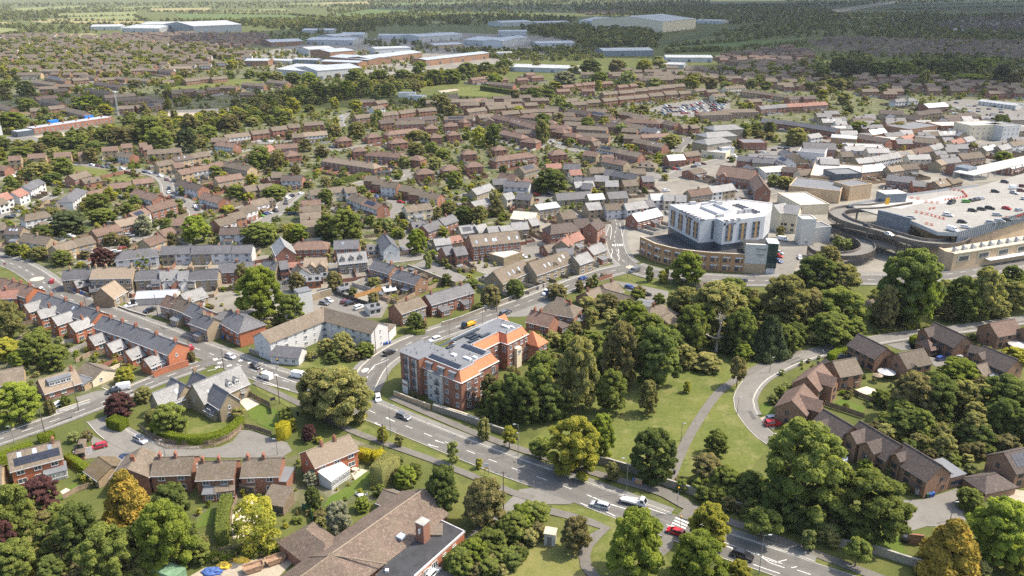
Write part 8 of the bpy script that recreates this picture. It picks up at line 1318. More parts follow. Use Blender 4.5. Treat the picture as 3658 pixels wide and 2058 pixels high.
trees('in the left terrace gardens','B1','g',[(90,760,300,380,'o'),(60,930,260,200,'y'),(330,960,280,280),(480,1010,260,220),(360,800,200,160),(180,1000,200,160,'h'),(1080,1130,180,140,'y'),(520,840,90,120,'k'),(600,850,90,70,'d'),(500,930,130,120,'b'),(700,935,50,40,'h'),(810,950,80,60,'ob2'),(1000,920,60,60,'ob2'),(570,1330,90,100,'ob2'),(440,1400,110,130,'h'),(1660,950,75,100,'h'),(1240,1290,180,130,'ob2'),(1690,1290,110,120,'b')])
trees('by the copper-tree garden','B1','c',[(1050,1400,270,190)])
trees('above the main road bend','B1','c',[(890,120,210,170),(1065,125,180,140),(1280,290,110,110)])
trees('above the main road bend','B1','h',[(1250,125,190,140),(540,115,190,140,'g'),(320,60,160,110,'g'),(700,130,90,50,'d')])
trees('beside the slate houses','B1','y',[(2270,570,440,480,'h')])
trees('beside the slate houses','B1','f',[(2105,310,130,230)])
trees('behind the white block','B2','g',[(350,640,260,300),(390,340,160,180,'b'),(220,640,140,120,'o'),(130,700,120,120,'d')])
trees('behind the gardens of the white block','B2','o',[(715,330,160,180,'ob'),(1060,310,140,100,'h'),(1050,440,110,100,'g'),(870,380,90,80,'h')])
trees('in the white block garden','B2','g',[(790,900,230,220,'ob2'),(980,900,200,130),(640,870,170,130,'ob2'),(700,950,150,90,'d'),(520,925,110,70,'gold'),(870,930,140,90,'d')])
trees('on the verge before the flats','B2','o',[(590,1400,440,420),(800,1460,540,480)])
trees('on the hill road gardens','B2','g',[(1410,680,180,170,'d'),(1480,680,90,100,'h'),(2060,470,200,200,'b'),(1900,300,130,70,'y'),(1680,290,110,110,'c'),(2270,390,190,170,'d'),(1960,500,110,60),(1520,140,80,160,'g'),(1660,120,80,80,'y'),(1690,145,50,50,'h'),(1850,480,90,50)])
trees('in the flats garden','B2','gold',[(1400,1260,70,60),(1470,1290,60,45)])
trees('beside the flats','B2','d',[(2130,1449,280,360),(2060,1330,200,300,'b'),(2330,1480,330,420),(2480,1400,260,460,'g'),(2250,1330,200,380,'ob')])
trees('in the wood behind the flats','B3','g',[(90,1420,260,400,'d'),(310,1250,280,430,'g'),(400,1440,300,330,'d'),(640,1370,400,680,'o'),(920,1390,300,400),(200,1440,240,220,'g'),(480,1420,220,240,'d'),(1000,1160,350,600,'ob'),(1320,1160,480,560,'d'),(1230,900,380,400,'g'),(1150,690,240,260,'h'),(1600,880,320,460),(1750,1010,290,140,'ob2'),(900,540,220,200,'ob'),(1050,620,200,220,'g'),(1080,600,180,120,'y'),(1450,950,240,300,'d'),(1560,1000,220,220,'ob2'),(820,1100,220,260,'d'),(1840,700,560,470,'o'),(1700,760,330,340,'g'),(1990,880,300,400,'d'),(2280,900,300,340,'f'),(2420,880,240,270),(1950,500,340,300,'g'),(1560,540,320,260,'o'),(620,690,100,100,'d'),(460,410,220,150,'b')])
trees('on the park lawn','B3','ob2',[(1240,1400,190,320)])
trees('on the park lawn','B3','g',[(1575,1215,75,110,'s'),(2005,1165,170,260,'sb'),(2055,940,190,160,'h')])
trees('by the road shrubs and firs','B3','f',[(740,310,80,100),(785,300,70,120),(650,340,90,100,'g'),(730,660,80,170,'f')])
trees('by the ring road','B3','h',[(1575,270,320,290),(1250,260,80,150,'t'),(1365,270,90,120,'t'),(1400,250,50,130,'t')])
trees('in the wood by the library','B4','o',[(480,620,470,450),(960,330,360,260),(760,330,380,330,'d'),(860,180,260,260,'ob')])
trees('in the wood by the ring road','B4','d',[(1510,600,560,680,'d'),(1650,640,300,560,'h'),(960,640,460,360,'g'),(880,790,420,280,'g'),(1080,790,220,220,'g'),(1350,660,220,400,'ob'),(560,830,220,240),(350,880,300,320,'f'),(120,870,260,420,'g'),(700,620,260,330,'b'),(1560,660,120,60,'ob2')])
trees('beyond the estate road','B4','g',[(1980,580,300,400,'d'),(2180,570,330,480,'o'),(2100,590,300,260,'g'),(2470,500,330,260,'o'),(2450,300,220,200,'d'),(1900,590,180,160,'b'),(2340,560,200,160,'ob2')])
trees('behind the supermarket ramp','M',
 'g',[(440,860,130,170,'td'),(550,870,160,140,'h')])
trees('in the gardens of the upper estate','B4','g',[(455,1260,130,110,'d'),(515,1210,120,90,'w'),(390,1310,100,80,'ob2'),(1030,1240,50,50,'h'),(1035,1265,60,40,'gold'),(1020,1350,70,45,'c'),(1230,1340,50,40,'h'),(2480,950,240,130,'y'),(1970,1110,370,200,'h'),(2100,760,100,60,'h')])
trees('in the dark wood below the estate','B4','d',[(1560,1449,420,440,'ob'),(1720,1440,480,420,'d'),(2000,1400,300,320,'o'),(2350,1450,480,400,'d'),(1480,1520,300,260,'g'),(2120,1500,220,220,'ob2')])
trees('in the dark wood below the estate','A4','g',[(1500,230,300,240,'d'),(1850,450,230,240,'ob2'),(1650,260,240,260),(2100,300,260,280,'ob2'),(2350,260,340,360,'d'),(1740,480,150,140,'ob'),(2520,340,260,300,'d'),(2090,560,120,80,'ob2'),(2130,330,330,220,'d'),(2420,480,160,110,'d'),(1900,480,220,120,'g'),(1640,330,160,120,'ob2')])
trees('over the stone wall by the front-gabled houses','A4','ob',[(620,930,820,850,'g'),(1180,1090,700,560,'g'),(480,1000,400,420,'d'),(1180,1180,300,260,'d'),(860,1000,420,400,'d'),(180,780,240,250,'d')])
trees('over the stone wall by the front-gabled houses','A4','ob2',[(1440,700,90,80),(1520,720,110,80)])
trees('over the stone wall by the front-gabled houses','A4','gold',[(1370,585,110,90)])
trees('by the cul-de-sac','A4','k',[(1890,1420,490,440)])
trees('by the cul-de-sac','A4','h',[(2290,1330,540,580),(2080,860,250,180,'g'),(2500,1460,330,260,'y'),(2480,1200,260,330,'g'),(1180,560,150,130,'h')])
trees('by the cul-de-sac','A4','ob2',[(2150,1460,230,150)])
trees('along the bottom right verge','A4','sg',[(285,1140,330,260),(1100,1370,240,240),(690,1225,140,190,'s')])
trees('along the main road verges','A2','s',[(1133,290,105,140),(1272,328,85,110),(1737,470,125,200),(1960,522,70,100),(2000,272,130,200),(2222,350,150,190),(2482,442,175,180,'sg')])
trees('along the main road verges','A3','y',[(600,555,500,500),(840,420,260,400,'h'),(312,442,205,190,'sg'),(930,625,130,170,'s'),(1110,1470,560,620,'h'),(1760,1170,370,360,'y'),(1670,1520,540,460,'h'),(2020,1500,240,190,'y')])
trees('by the park wall gap','A3','d',[(1290,610,440,460,'d'),(1825,400,220,230,'g'),(1740,650,310,270,'b'),(1690,690,150,130,'h'),(1890,750,280,270,'g'),(2080,810,300,260,'d'),(1960,720,200,200,'g')])
trees('on the meadow by the substation','A3','b',[(615,1225,290,320,'b'),(240,1010,300,210,'g'),(80,1130,280,240,'g'),(180,1060,200,180,'h')])
trees('along the access lane','A2','g',[(1660,905,340,440,'d'),(2010,1020,430,440,'ob'),(2470,950,220,150),(2330,1040,260,220,'h'),(2200,1140,240,200),(2080,1250,260,220),(1930,1340,260,220,'h'),(1800,1420,260,220),(1330,690,230,200,'h'),(1240,520,150,130,'d'),(1400,600,160,130),(1260,640,120,130,'o')])
trees('in the topiary garden','A2','w',[(755,1075,240,300),(515,660,150,130)])
trees('in the topiary garden','A2','g',[(535,870,160,210,'d'),(955,880,160,120,'h'),(1110,760,100,110,'h'),(600,1010,110,70,'gold'),(790,480,60,70,'leafred' if False else 'b'),(890,480,90,50,'ob2'),(590,960,130,70,'h')])
trees('at the head of the close','A2','c',[(500,280,150,150)])
trees('at the head of the close','A2','g',[(350,190,100,110,'d'),(585,300,70,55,'ob2'),(548,290,40,40,'gold'),(300,130,150,150,'g'),(345,200,45,40,'gold')])
trees('round the big ash','C2','d',[(820,1120,330,300,'g'),(650,1090,230,220,'g'),(400,1120,200,170,'h'),(130,1140,260,190,'g'),(1430,1220,200,230,'h'),(1035,1000,100,120,'g'),(1170,1030,110,130,'g'),(1090,1060,80,90,'g'),(1280,1090,90,100,'ob2'),(1310,1010,90,90,'c'),(1620,1080,130,110,'d'),(1830,960,200,170,'d'),(1960,960,170,170,'o'),(1700,880,160,120,'o'),(2090,830,100,180,'h'),(2110,900,140,160,'g'),(1555,870,60,130,'f'),(640,790,150,140,'g'),(1340,910,90,50,'ob2'),(2190,930,80,70,'h'),(500,900,100,110,'ob'),(1600,930,90,120,'f'),(1290,930,80,70,'g'),(1000,960,80,60)])
trees('among the hipped semis','C2','o',[(905,230,170,160,'o'),(1060,160,80,170,'f'),(720,210,120,120,'g'),(610,390,130,110,'h'),(470,340,130,120,'c'),(1420,240,180,90,'o'),(1410,370,170,120,'o'),(1500,280,100,120,'f'),(1310,490,120,120,'o'),(1580,490,140,110,'h'),(1650,400,160,90,'g'),(1560,350,120,100,'g'),(1960,300,140,190,'g'),(2080,300,150,220,'d'),(2500,280,130,240,'d'),(1750,660,170,170,'g'),(1260,580,80,50,'y'),(640,640,100,90,'d'),(330,240,90,90,'g'),(730,130,80,100,'b'),(1850,240,90,70,'d'),(2170,520,90,70,'g'),(1240,60,70,80,'td'),(560,490,70,50,'g'),(380,540,90,90,'h'),(790,580,80,80,'d'),(2300,30,120,90,'g'),(1720,60,140,140,'td'),(230,470,130,160,'ob'),(90,470,220,190,'g'),(40,90,160,120,'g'),(170,115,90,50,'d'),(300,70,140,110,'d'),(1980,670,120,80,'g'),(480,650,110,60,'c'),(190,710,240,90,'g'),(1890,750,60,60,'d')])
trees('above the estate street','C1','g',[(795,440,140,140,'g'),(560,540,190,160,'g'),(350,580,260,160,'ob2'),(460,620,190,110,'d'),(1160,560,55,85,'gold'),(980,440,60,50,'ob2'),(500,720,90,70,'ob2'),(620,800,70,60),(960,760,120,120,'w'),(860,830,220,140,'g'),(1100,880,140,100,'d'),(1180,830,120,120,'f'),(600,1040,330,200,'fr'),(880,960,240,140,'g'),(480,900,120,80),(750,790,110,60,'h'),(1580,900,50,70,'gold'),(1550,850,90,110,'ob'),(1250,1060,180,190,'w'),(1490,930,80,90,'c'),(1430,980,120,70,'h'),(1700,1130,260,260,'h'),(1490,1170,80,150,'f'),(980,1150,140,120,'w'),(1080,1170,110,110,'h'),(230,1270,90,140,'k'),(130,1240,150,120,'g'),(350,1280,170,130,'ob2'),(740,1270,90,80,'g'),(380,1080,230,110,'d'),(1860,560,120,110,'w'),(2040,750,140,140,'g'),(2150,760,110,80,'ob2'),(2180,620,110,100,'g'),(2370,760,240,130,'g'),(1970,860,130,60,'d'),(100,650,110,110,'b'),(1870,420,30,100,'td'),(2390,500,110,160,'ob'),(2240,480,230,150,'g'),(2250,1130,330,190,'g'),(2520,1120,180,170,'y'),(2140,1140,100,70,'d'),(1130,690,90,60,'o'),(1000,980,80,100,'g'),(1580,720,100,90,'ob'),(170,860,100,60,'d'),(2320,540,70,70,'g')])
trees('along the railway embankment','C1','g',[(1300,260,280,250,'g'),(1380,320,260,210,'g'),(1620,350,190,220,'fr'),(1040,280,230,170,'ob'),(900,250,160,120,'g'),(700,310,180,140,'g'),(560,320,160,110,'d'),(420,300,180,110,'g'),(200,380,220,90,'g'),(120,130,250,140,'h'),(1640,170,140,170,'g'),(1450,150,120,110,'d'),(1790,240,200,140,'g'),(1980,160,190,150,'b'),(2040,160,110,80,'c'),(2200,110,150,90,'g'),(2330,90,100,70,'d'),(1130,130,170,110,'g'),(1730,310,120,90,'y'),(820,340,190,100,'d'),(340,350,150,90,'ob'),(1200,240,200,150,'ob'),(60,330,160,110,'g'),(0,420,120,130,'d'),(1880,150,160,110,'g'),(2440,110,110,80,'g'),(1540,260,140,130,'ob'),(480,240,120,80,'o'),(260,320,130,90,'o'),(620,240,120,80,'g')])
trees('beyond the station','L','g',[(170,790,360,230,'h'),(1160,560,380,220,'h'),(1370,620,230,160,'y'),(600,740,190,240,'fr'),(350,370,260,210,'d'),(380,580,280,190,'g'),(90,260,220,100,'g'),(60,390,200,140,'d'),(1010,340,120,110,'d'),(1600,320,120,80,'c'),(1740,260,200,110,'o'),(2010,220,180,90,'y'),(2400,130,130,100,'o'),(1390,130,180,80,'h'),(240,200,90,110,'d'),(1870,600,120,160,'td'),(2160,400,120,120,'gold'),(2190,540,90,160,'td'),(2280,530,80,160,'td'),(740,600,80,60,'h'),(820,660,110,50,'h'),(1660,640,140,70,'g'),(1220,640,160,90,'td'),(2310,180,150,80,'o'),(2150,90,100,60,'d'),(250,470,110,90,'y')])
trees('on the wooded railway cutting','Q',
 'g',[(630,440,80,110,'fr'),(700,440,70,90,'fr'),(740,460,100,80,'g'),(800,400,90,110,'g'),(900,390,80,50,'y'),(410,510,130,110,'b'),(440,510,70,60,'c'),(860,330,160,110,'g'),(950,310,160,120,'g'),(1040,310,140,110,'g'),(1140,310,120,130,'h'),(1210,290,50,60,'c'),(1340,280,70,70,'c'),(1260,270,110,100,'g'),(1400,300,110,100,'g'),(520,180,80,65,'h'),(800,210,130,80,'g'),(900,220,110,90,'h'),(620,190,130,60,'g'),(700,190,90,60,'g'),(410,120,90,70,'h'),(110,160,70,50,'o'),(400,180,60,60,'o'),(1320,310,70,45,'y'),(1180,360,70,50,'g'),(1060,370,70,80,'h'),(660,330,120,60,'ob2'),(760,300,120,60,'o'),(560,350,110,60,'o'),(1170,200,110,60,'g'),(1330,200,120,70,'g'),(540,480,110,60,'o'),(200,590,110,60,'y'),(1040,540,90,90,'h')])
trees('on the wooded railway cutting','T2','g',[(150,600,170,130),(320,590,160,110),(480,580,150,100),(590,540,130,120,'h'),(700,600,140,120),(820,590,150,110),(930,540,140,110),(1060,530,130,100),(1200,500,160,90),(1120,600,140,90,'h'),(570,665,70,90,'d'),(750,800,160,150,'o'),(1260,715,110,90,'g'),(1400,710,160,100,'g'),(1500,700,110,80,'d'),(1620,620,200,130,'w'),(1550,630,110,60,'o'),(1860,590,150,90,'h'),(1800,520,180,110,'d'),(1680,520,90,70,'d'),(2060,600,120,110,'g'),(1980,520,120,110,'y'),(2180,520,130,110,'y'),(2290,490,120,80,'b'),(1580,800,110,140,'fr'),(1640,810,140,90,'d'),(1860,640,60,80,'c'),(1420,500,80,70,'b'),(630,760,100,80,'g'),(300,880,80,120,'td'),(1470,900,150,110,'d'),(1950,850,100,90,'h'),(1900,900,100,90,'fr'),(1780,900,130,80,'g'),(2170,800,120,60,'g'),(2250,880,110,60,'g'),(2020,930,120,60,'g'),(2520,600,120,90,'y'),(150,790,90,90,'g')])
trees('round the old yards','C3','d',[(400,700,300,230,'d'),(340,240,150,230,'d'),(860,170,100,130,'fr'),(470,110,130,110,'g'),(720,180,160,110,'d'),(1440,310,190,130,'o'),(1010,190,120,100,'h'),(1020,260,110,80,'g'),(1270,130,130,80,'h'),(1390,590,80,60,'h'),(2320,640,110,110,'h'),(2440,660,170,110,'ob2'),(700,470,70,50,'y'),(1080,330,120,60,'y'),(1660,340,80,80,'g'),(870,690,110,50,'h'),(1590,180,60,70,'d'),(1640,190,60,70,'d'),(1210,700,60,60,'g'),(570,280,100,60,'d'),(1640,110,90,70,'gold'),(1970,300,90,70,'y'),(2060,230,160,130,'o'),(2290,180,120,110,'gold'),(2510,290,200,170,'o'),(2200,240,120,90,'g'),(2150,200,110,80,'g')])
trees('in the town gardens','C4','y',[(590,270,180,140,'o'),(370,170,110,90,'gold'),(250,200,110,120,'h'),(140,230,150,150,'h'),(360,240,90,70,'h'),(1140,180,210,110,'h'),(1270,180,150,100,'g'),(1470,180,180,110,'b'),(1880,350,130,90,'y'),(1990,340,100,70,'h'),(2380,430,160,100,'h'),(2340,120,150,80,'d'),(450,1090,80,120,'h'),(390,620,110,90,'h'),(480,650,130,100,'ob2'),(20,320,70,70,'gold'),(2110,310,110,50,'h')])
trees('in the dark park beyond the town','U','d',[(60,200,130,110,'d'),(250,190,160,140,'fr'),(170,140,160,110,'d'),(330,160,150,110,'d'),(520,170,150,120,'d'),(620,180,130,110,'g'),(740,240,80,120,'fr'),(820,150,150,100,'d'),(930,160,150,110,'d'),(1130,150,160,110,'h'),(880,220,120,80,'g'),(1050,220,240,70,'h'),(1250,230,130,150,'fr'),(1340,250,120,120,'ob'),(1390,180,80,60,'y'),(930,230,60,60,'h'),(260,190,70,80,'g'),(180,260,100,80,'h'),(120,260,80,80,'h'),(240,260,60,60,'h'),(210,360,100,90,'fr'),(70,330,80,80,'fr'),(350,340,60,40,'h'),(240,420,80,60,'fr'),(1250,500,130,80,'d'),(420,170,140,110,'d'),(690,140,140,90,'d'),(1020,140,120,90,'d'),(40,150,110,80,'o')])
trees('in the shaded gardens','R','d',[(630,260,100,90,'d'),(500,250,110,90,'y'),(540,220,80,80,'c'),(730,260,90,60,'h'),(1000,260,90,60,'h'),(900,250,100,70,'d'),(280,110,90,80,'b'),(180,140,100,80,'y'),(90,220,110,80,'d'),(20,150,110,100,'y'),(840,400,70,60,'h'),(890,390,70,50,'g'),(370,660,0.1,0.1,'h'),(180,410,90,40,'o'),(1240,140,80,100,'fr'),(1290,150,70,60,'g'),(1130,250,80,60,'d'),(250,240,100,60,'g'),(150,260,90,60,'b'),(700,350,80,40,'o'),(50,350,50,30,'h'),(520,490,60,30,'gold'),(1390,230,90,60,'g')])
TREES=[t for t in TREES if t['px']>1]
p=T('B3',1830,860);r=thing('dead_tree','bare bleached dead tree in the middle of the wood','tree',(p.x,p.y,0));m=MB();R_=random.Random(4)
def limb(a,d,l,rad,dep):
 b=(a[0]+d[0]*l,a[1]+d[1]*l,a[2]+d[2]*l);m.tube(a,b,rad,rad*.6,6)
 if dep:
  for i in range(3):
   e=Vector((d[0]+R_.uniform(-.9,.9),d[1]+R_.uniform(-.9,.9),d[2]+R_.uniform(-.3,.5))).normalized();limb(b,e,l*R_.uniform(.5,.8),rad*.55,dep-1)
limb((0,0,0),(0.05,0,1),6,.6,0);limb((.3,0,6),(.1,-.1,1),4,.45,3);limb((.2,0,5),(.8,-.3,.4),4,.35,2);limb((.2,0,4.5),(-.8,-.3,.4),4,.3,2);inst('trunk',m.mesh('trunk','dead_wood'),r,(0,0,0))
p=T('B3',735,650)
def build_all():
# houses: the 300 that show largest are things, 
 def size(h):c=(h['a']+h['b'])/2;return ppm(c)*((h['b']-h['a']).length+4)
 HOUSES.sort(key=lambda h:-size(h));main,rest=HOUSES[:300],HOUSES[300:]
 RR=random.Random(8)
 for h in main:
  if 'label' not in h['o']and h['s']['fl']==2:
   if h['s']['roof']in('tile_brown','tile_redbrown')and RR.random()<.28:h['s']['roof']=RR.choice(['tile_redbrown','tile_dark','tile_brown','tile_tan'])
   if RR.random()<.09 and h['s']['hip']<=0:h['o']=dict(h['o'],solar=(.15,.7,.2,.8))
   elif RR.random()<.1 and h['s']['hip']<=0:h['o']=dict(h['o'],velux=[(.3,.5),(.6,.5)])
 for h in main:c=(h['a']+h['b'])/2;h['ix']=imgx(c);h['lab']='%s %s %s'%(ROOFW.get(h['s']['roof'],'flat-roofed'),WALLW.get(h['s']['front']or h['s']['wall'],''),h['s']['noun'])
 by={}
 for h in main:by.setdefault(h['place'],[]).append(h)
 for pl,hs in by.items():
  hs.sort(key=lambda h:h['ix'])
  cnt={}
  for h in hs:cnt[h['lab']]=cnt.get(h['lab'],0)+1
  seen={}
  for h in hs:
   if 'label' in h['o']:lab=h['o']['label']
   elif cnt[h['lab']]==1:lab='%s %s'%(h['lab'],pl)if len(hs)==1 else 'the only %s %s'%(h['lab'],pl)
   else:i=seen.get(h['lab'],0);seen[h['lab']]=i+1;lab='%s %s, %s from the left'%(h['lab'],pl,nth(i))if i else '%s %s, leftmost'%(h['lab'],pl)
   build_house(h,lab,pl if len(hs)>1 else None)
 if rest:
  mb={}
  for h in rest:
   s=h['s'];c,ex,ey,L=frame(h['a'],h['b']);wl,rf=GM(c,ex,ey,L,s['w'],s['he'],s['hr'],hip=s['hip'])
   FOOT.append((c.x,c.y,AT(ex),L/2,s['w']/2))
   for q,mt in ((wl,s['wall']),(rf,s['roof'])):mb.setdefault(mt,MB()).add(q.v,q.f)
   if ppm(Vector((c.x,c.y,0)))>1.3:
    w=mb.setdefault('window_glass',MB());n=max(2,int(L/3.5))
    for i in range(n):
     for z in (.9,3.4):
      x=-L/2+L*(i+.5)/n;w.add([LW(c,ex,ey,x-.7,-s['w']/2-.05,z),LW(c,ex,ey,x+.7,-s['w']/2-.05,z),LW(c,ex,ey,x+.7,-s['w']/2-.05,z+1.2),LW(c,ex,ey,x-.7,-s['w']/2-.05,z+1.2)],[(0,1,2,3)])
  allm=MB();ms=list(mb)
  for i,k in enumerate(ms):allm.add(mb[k].v,mb[k].f,i)
  tag(allm.obj('distant_houses',ms),'mass of small brown-roofed houses in the far estates','houses',kind='stuff')
# cars
 for c in CARS:c['ix']=imgx(c['p'])
 by={}
 for c in CARS:by.setdefault((c['place'],c['color'],c['kind'],c['e'].get('state','')),[]).append(c)
 for (pl,co,ki,stt),cs in by.items():
  cs.sort(key=lambda c:c['ix'])
  for i,c in enumerate(cs):
   lab='%s %s%s %s'%(co,{'suv':'four-by-four','estate':'estate car','hatchback':'hatchback','van':'van'}[ki],stt,pl)
   if len(cs)>1:lab+=', %s from the left'%nth(i)
   car(c['p'],c['d'],co,ki,lab,c['z'],c['group'],c['e'].get('box',False),c['e'].get('pitch',0))
# trees
 TREES.sort(key=lambda t:-t['px']);main,rest=TREES[:300],TREES[300:];by={}
 for t in main:t['ix']=imgx(t['p']);by.setdefault((t['place'],t['k']),[]).append(t)
 for (pl,k),ts in by.items():
  ts.sort(key=lambda t:t['ix']);wd=TK[k][2]
  for i,t in enumerate(ts):
   lab='%s %s'%(wd,pl)if len(ts)==1 else '%s %s, %s from the left'%(wd,pl,nth(i))
   build_tree(t,lab,pl if len(ts)>1 else None)
 return rest
CLOUDS=[(900,2100,1500,900,1),(2600,2300,1500,1300,2),(1900,4300,2200,1100,3),(650,1050,330,210,4),(-330,830,300,60,5),(3200,5000,2500,1500,6)];HAZE=.000038
REST=build_all()
# mass planting: garden shrubs, far woods and he
FA_=np.array([(f[0],f[1],cos(f[2]),sin(f[2]),f[3],f[4])for f in FOOT])
def clear(x,y,mg):
 dx=x-FA_[:,0];dy=y-FA_[:,1];u=np.abs(dx*FA_[:,2]+dy*FA_[:,3]);v=np.abs(-dx*FA_[:,3]+dy*FA_[:,2]);return not bool(((u<FA_[:,4]+mg)&(v<FA_[:,5]+mg)).any())
LOW=[(PROTO['tiny'][i][0],mt)for mt in ('leaf_mid','leaf_dark','leaf_yellow','leaf_olive','leaf_brown','leaf_hedge')for i in range(3)]
def poly_pts(tile,poly,n,seed):
 rng=np.random.default_rng(seed);P=[T(tile,*q)for q in poly];P=[(p.x,p.y)for p in P];xs=[p[0]for p in P];ys=[p[1]for p in P];out=[];k=0
 while len(out)<n and k<n*30:
  k+=1;q=(rng.uniform(min(xs),max(xs)),rng.uniform(min(ys),max(ys)))
  if inpoly(q,P):out.append(q)
 return out
R5=random.Random(5)
def ok(x,y,mg):return clear(x,y,mg)and not on_road((x,y),mg+.6)and not any(inpoly((x,y),A)for A in LAWNS)
sh=[]
for t,poly,n,hs in [('D',[(-60,560),(0,420),(300,375),(700,300),(1000,255),(1300,215),(1700,190),(1800,330),(1600,480),(1250,620),(950,680),(700,660),(300,640),(100,620)],4600,(1.0,4.4)),('D',[(1700,190),(2100,165),(2640,150),(2640,330),(2000,420),(1700,400)],1500,(1.5,5)),('D',[(-60,330),(-60,150),(300,120),(900,130),(1100,150),(820,230),(560,270),(300,310)],1700,(2,7)),('D',[(0,900),(100,800),(230,770),(400,860),(440,920),(300,970),(80,990)],160,(.8,2.4)),('D',[(900,700),(1100,640),(1300,620),(1400,660),(1250,720),(1000,760)],120,(.8,2.4)),('D',[(1900,930),(2000,900),(2300,870),(2576,830),(2576,960),(2300,1010),(2000,1000)],170,(.6,2.0)),('D',[(480,1230),(640,1180),(900,1130),(1000,1180),(950,1270),(700,1340),(500,1330)],150,(.5,1.8)),('D',[(150,700),(420,670),(640,690),(640,780),(560,830),(400,780)],120,(.7,2.2))]:
 for x,y in poly_pts(t,poly,n,len(sh)+3):
  if ok(x,y,.7):h=R5.uniform(*hs);sh.append((x,y,0,h*R5.uniform(.8,1.5),h,R5.randrange(18)))
scatter('garden_shrubs','low garden shrubs and bushes between the houses',sh,LOW,None)
FAR=[(PROTO['tiny'][i][0],mt)for mt in ('leaf_far','leaf_far','leaf_fardark','leaf_mid','leaf_olive')for i in range(3)]
FARM=[(PROTO['small'][i][0],mt)for mt in ('leaf_far','leaf_mid','leaf_olive','leaf_yellow','leaf_brown')for i in range(3)]
fw=[]
def wood(tile,poly,n,seed,hs=(8,15),lst=None):
 for x,y in poly_pts(tile,poly,n,seed):
  if clear(x,y,4)and not any(inpoly((x,y),A)for A in LAWNS)and not on_road((x,y),3):h=R5.uniform(*hs);(fw if lst is None else lst).append((x,y,0,h*R5.uniform(.75,1.25),h,R5.randrange(15)))
wood('T1',[(-80,30),(2650,10),(2650,60),(1600,60),(800,90),(-80,140)],1000,1,(8,13));wood('T1',[(-80,90),(500,85),(560,140),(300,150),(0,155),(-80,150)],220,2);wood('T1',[(-80,200),(200,180),(700,185),(700,235),(300,290),(-80,300)],260,3,(6,11));wood('T1',[(1000,150),(1700,150),(2650,130),(2650,230),(2200,240),(1900,200),(1300,155)],700,4)
wood('T1',[(1750,230),(2300,250),(2560,280),(2300,320),(1900,310)],120,5,(6,9));wood('T2',[(-60,10),(2650,-10),(2650,60),(1500,90),(500,150),(-60,150)],2200,6,(9,16));wood('T2',[(300,120),(1200,110),(1700,130),(1700,160),(1180,180),(600,190),(200,190)],600,7);wood('T2',[(1310,200),(1700,190),(2200,220),(2310,260),(2280,340),(1900,350),(1500,270),(1380,240)],520,8,(10,17));wood('T2',[(950,400),(1400,350),(1800,330),(1900,420),(1500,440),(1250,430)],200,9,(6,10));wood('T2',[(150,300),(600,290),(700,370),(560,390),(250,330)],80,10,(6,9));wood('T2',[(700,360),(1180,350),(1400,380),(1150,430),(900,380)],100,11,(6,9))
wood('T3',[(-60,40),(1100,30),(1250,100),(1700,110),(2650,110),(2650,140),(2000,200),(1500,270),(1050,260),(640,285),(340,260),(600,180),(300,150),(-60,110)],2600,12,(8,14));wood('T3',[(1500,230),(2000,190),(2650,230),(2650,300),(1900,290),(1400,270)],300,13,(8,12));wood('T3',[(200,360),(700,320),(1050,290),(1060,330),(700,380),(440,400)],170,14,(4,7));wood('T3',[(1000,420),(1300,390),(2000,400),(2500,420),(2640,480),(2300,560),(1800,560),(1300,520),(1000,500)],220,15,(7,11));wood('T3',[(900,10),(2650,-25),(2650,15),(1700,25),(1100,70)],900,16,(9,15));wood('T3',[(340,250),(640,170),(720,175),(400,260)],60,17,(3,6));wood('T2',[(1700,60),(2100,50),(2500,100),(2500,130),(1800,120)],300,18)
far_mid=[]
wood('D',[(300,320),(560,270),(700,240),(860,225),(1000,200),(1150,180),(1250,165),(1290,190),(1100,215),(950,240),(820,260),(700,300),(600,310),(330,345)],760,20,(4,9),far_mid);wood('T1',[(-80,300),(600,290),(1500,340),(1700,400),(1000,540),(-80,560)],1150,21,(6,12),far_mid);wood('R',[(60,240),(560,170),(1000,90),(1420,140),(1420,290),(700,215)],420,22,(5,11),far_mid);wood('U',[(0,300),(300,180),(1400,200),(1420,330),(700,300)],150,23,(5,10),far_mid);wood('T3',[(1050,300),(1700,280),(2640,300),(2640,420),(1500,400)],200,24,(5,10),far_mid);wood('D',[(0,320),(150,300),(300,330),(200,370),(0,400)],90,25,(4,8),far_mid)
for t in REST:far_mid.append((t['p'].x,t['p'].y,0,t['w'],t['h'],R5.randrange(15)))
def hedgerow(t,pts,n,hs=(3,11)):
 L=[T(t,*p)for p in pts]
 for i in range(len(L)-1):
  for k in range(n):q=L[i].lerp(L[i+1],(k+R5.random())/n);h=R5.uniform(*hs);fw.append((q.x+R5.uniform(-6,6),q.y+R5.uniform(-6,6),0,h*1.2,h,R5.randrange(15)))
for t,p,n in [('T1',[(200,150),(1030,150)],60),('T1',[(330,168),(1010,180)],60),('T1',[(400,125),(960,112),(1010,148)],40),('T1',[(1060,85),(1500,84),(2050,84)],60),('T1',[(1230,95),(2050,106),(2320,130)],60),('T1',[(1300,154),(2320,134)],80),('T1',[(700,75),(1300,50)],60),('T1',[(-60,190),(160,178)],30),('T1',[(-60,265),(160,242)],40),('T1',[(380,98),(960,80)],40),('T1',[(1900,46),(2580,34)],60),('T2',[(-60,112),(280,60)],50),('T2',[(200,114),(540,94)],40),('T3',[(1380,106),(1980,86)],70),('T3',[(1640,72),(2640,44)],90),('T3',[(1680,48),(2640,10)],90),('T3',[(40,375),(440,356)],50),('T3',[(60,335),(640,288)],40),('T3',[(2000,122),(2640,100)],60),('T2',[(700,118),(1060,110)],40)]:hedgerow(t,p,n)
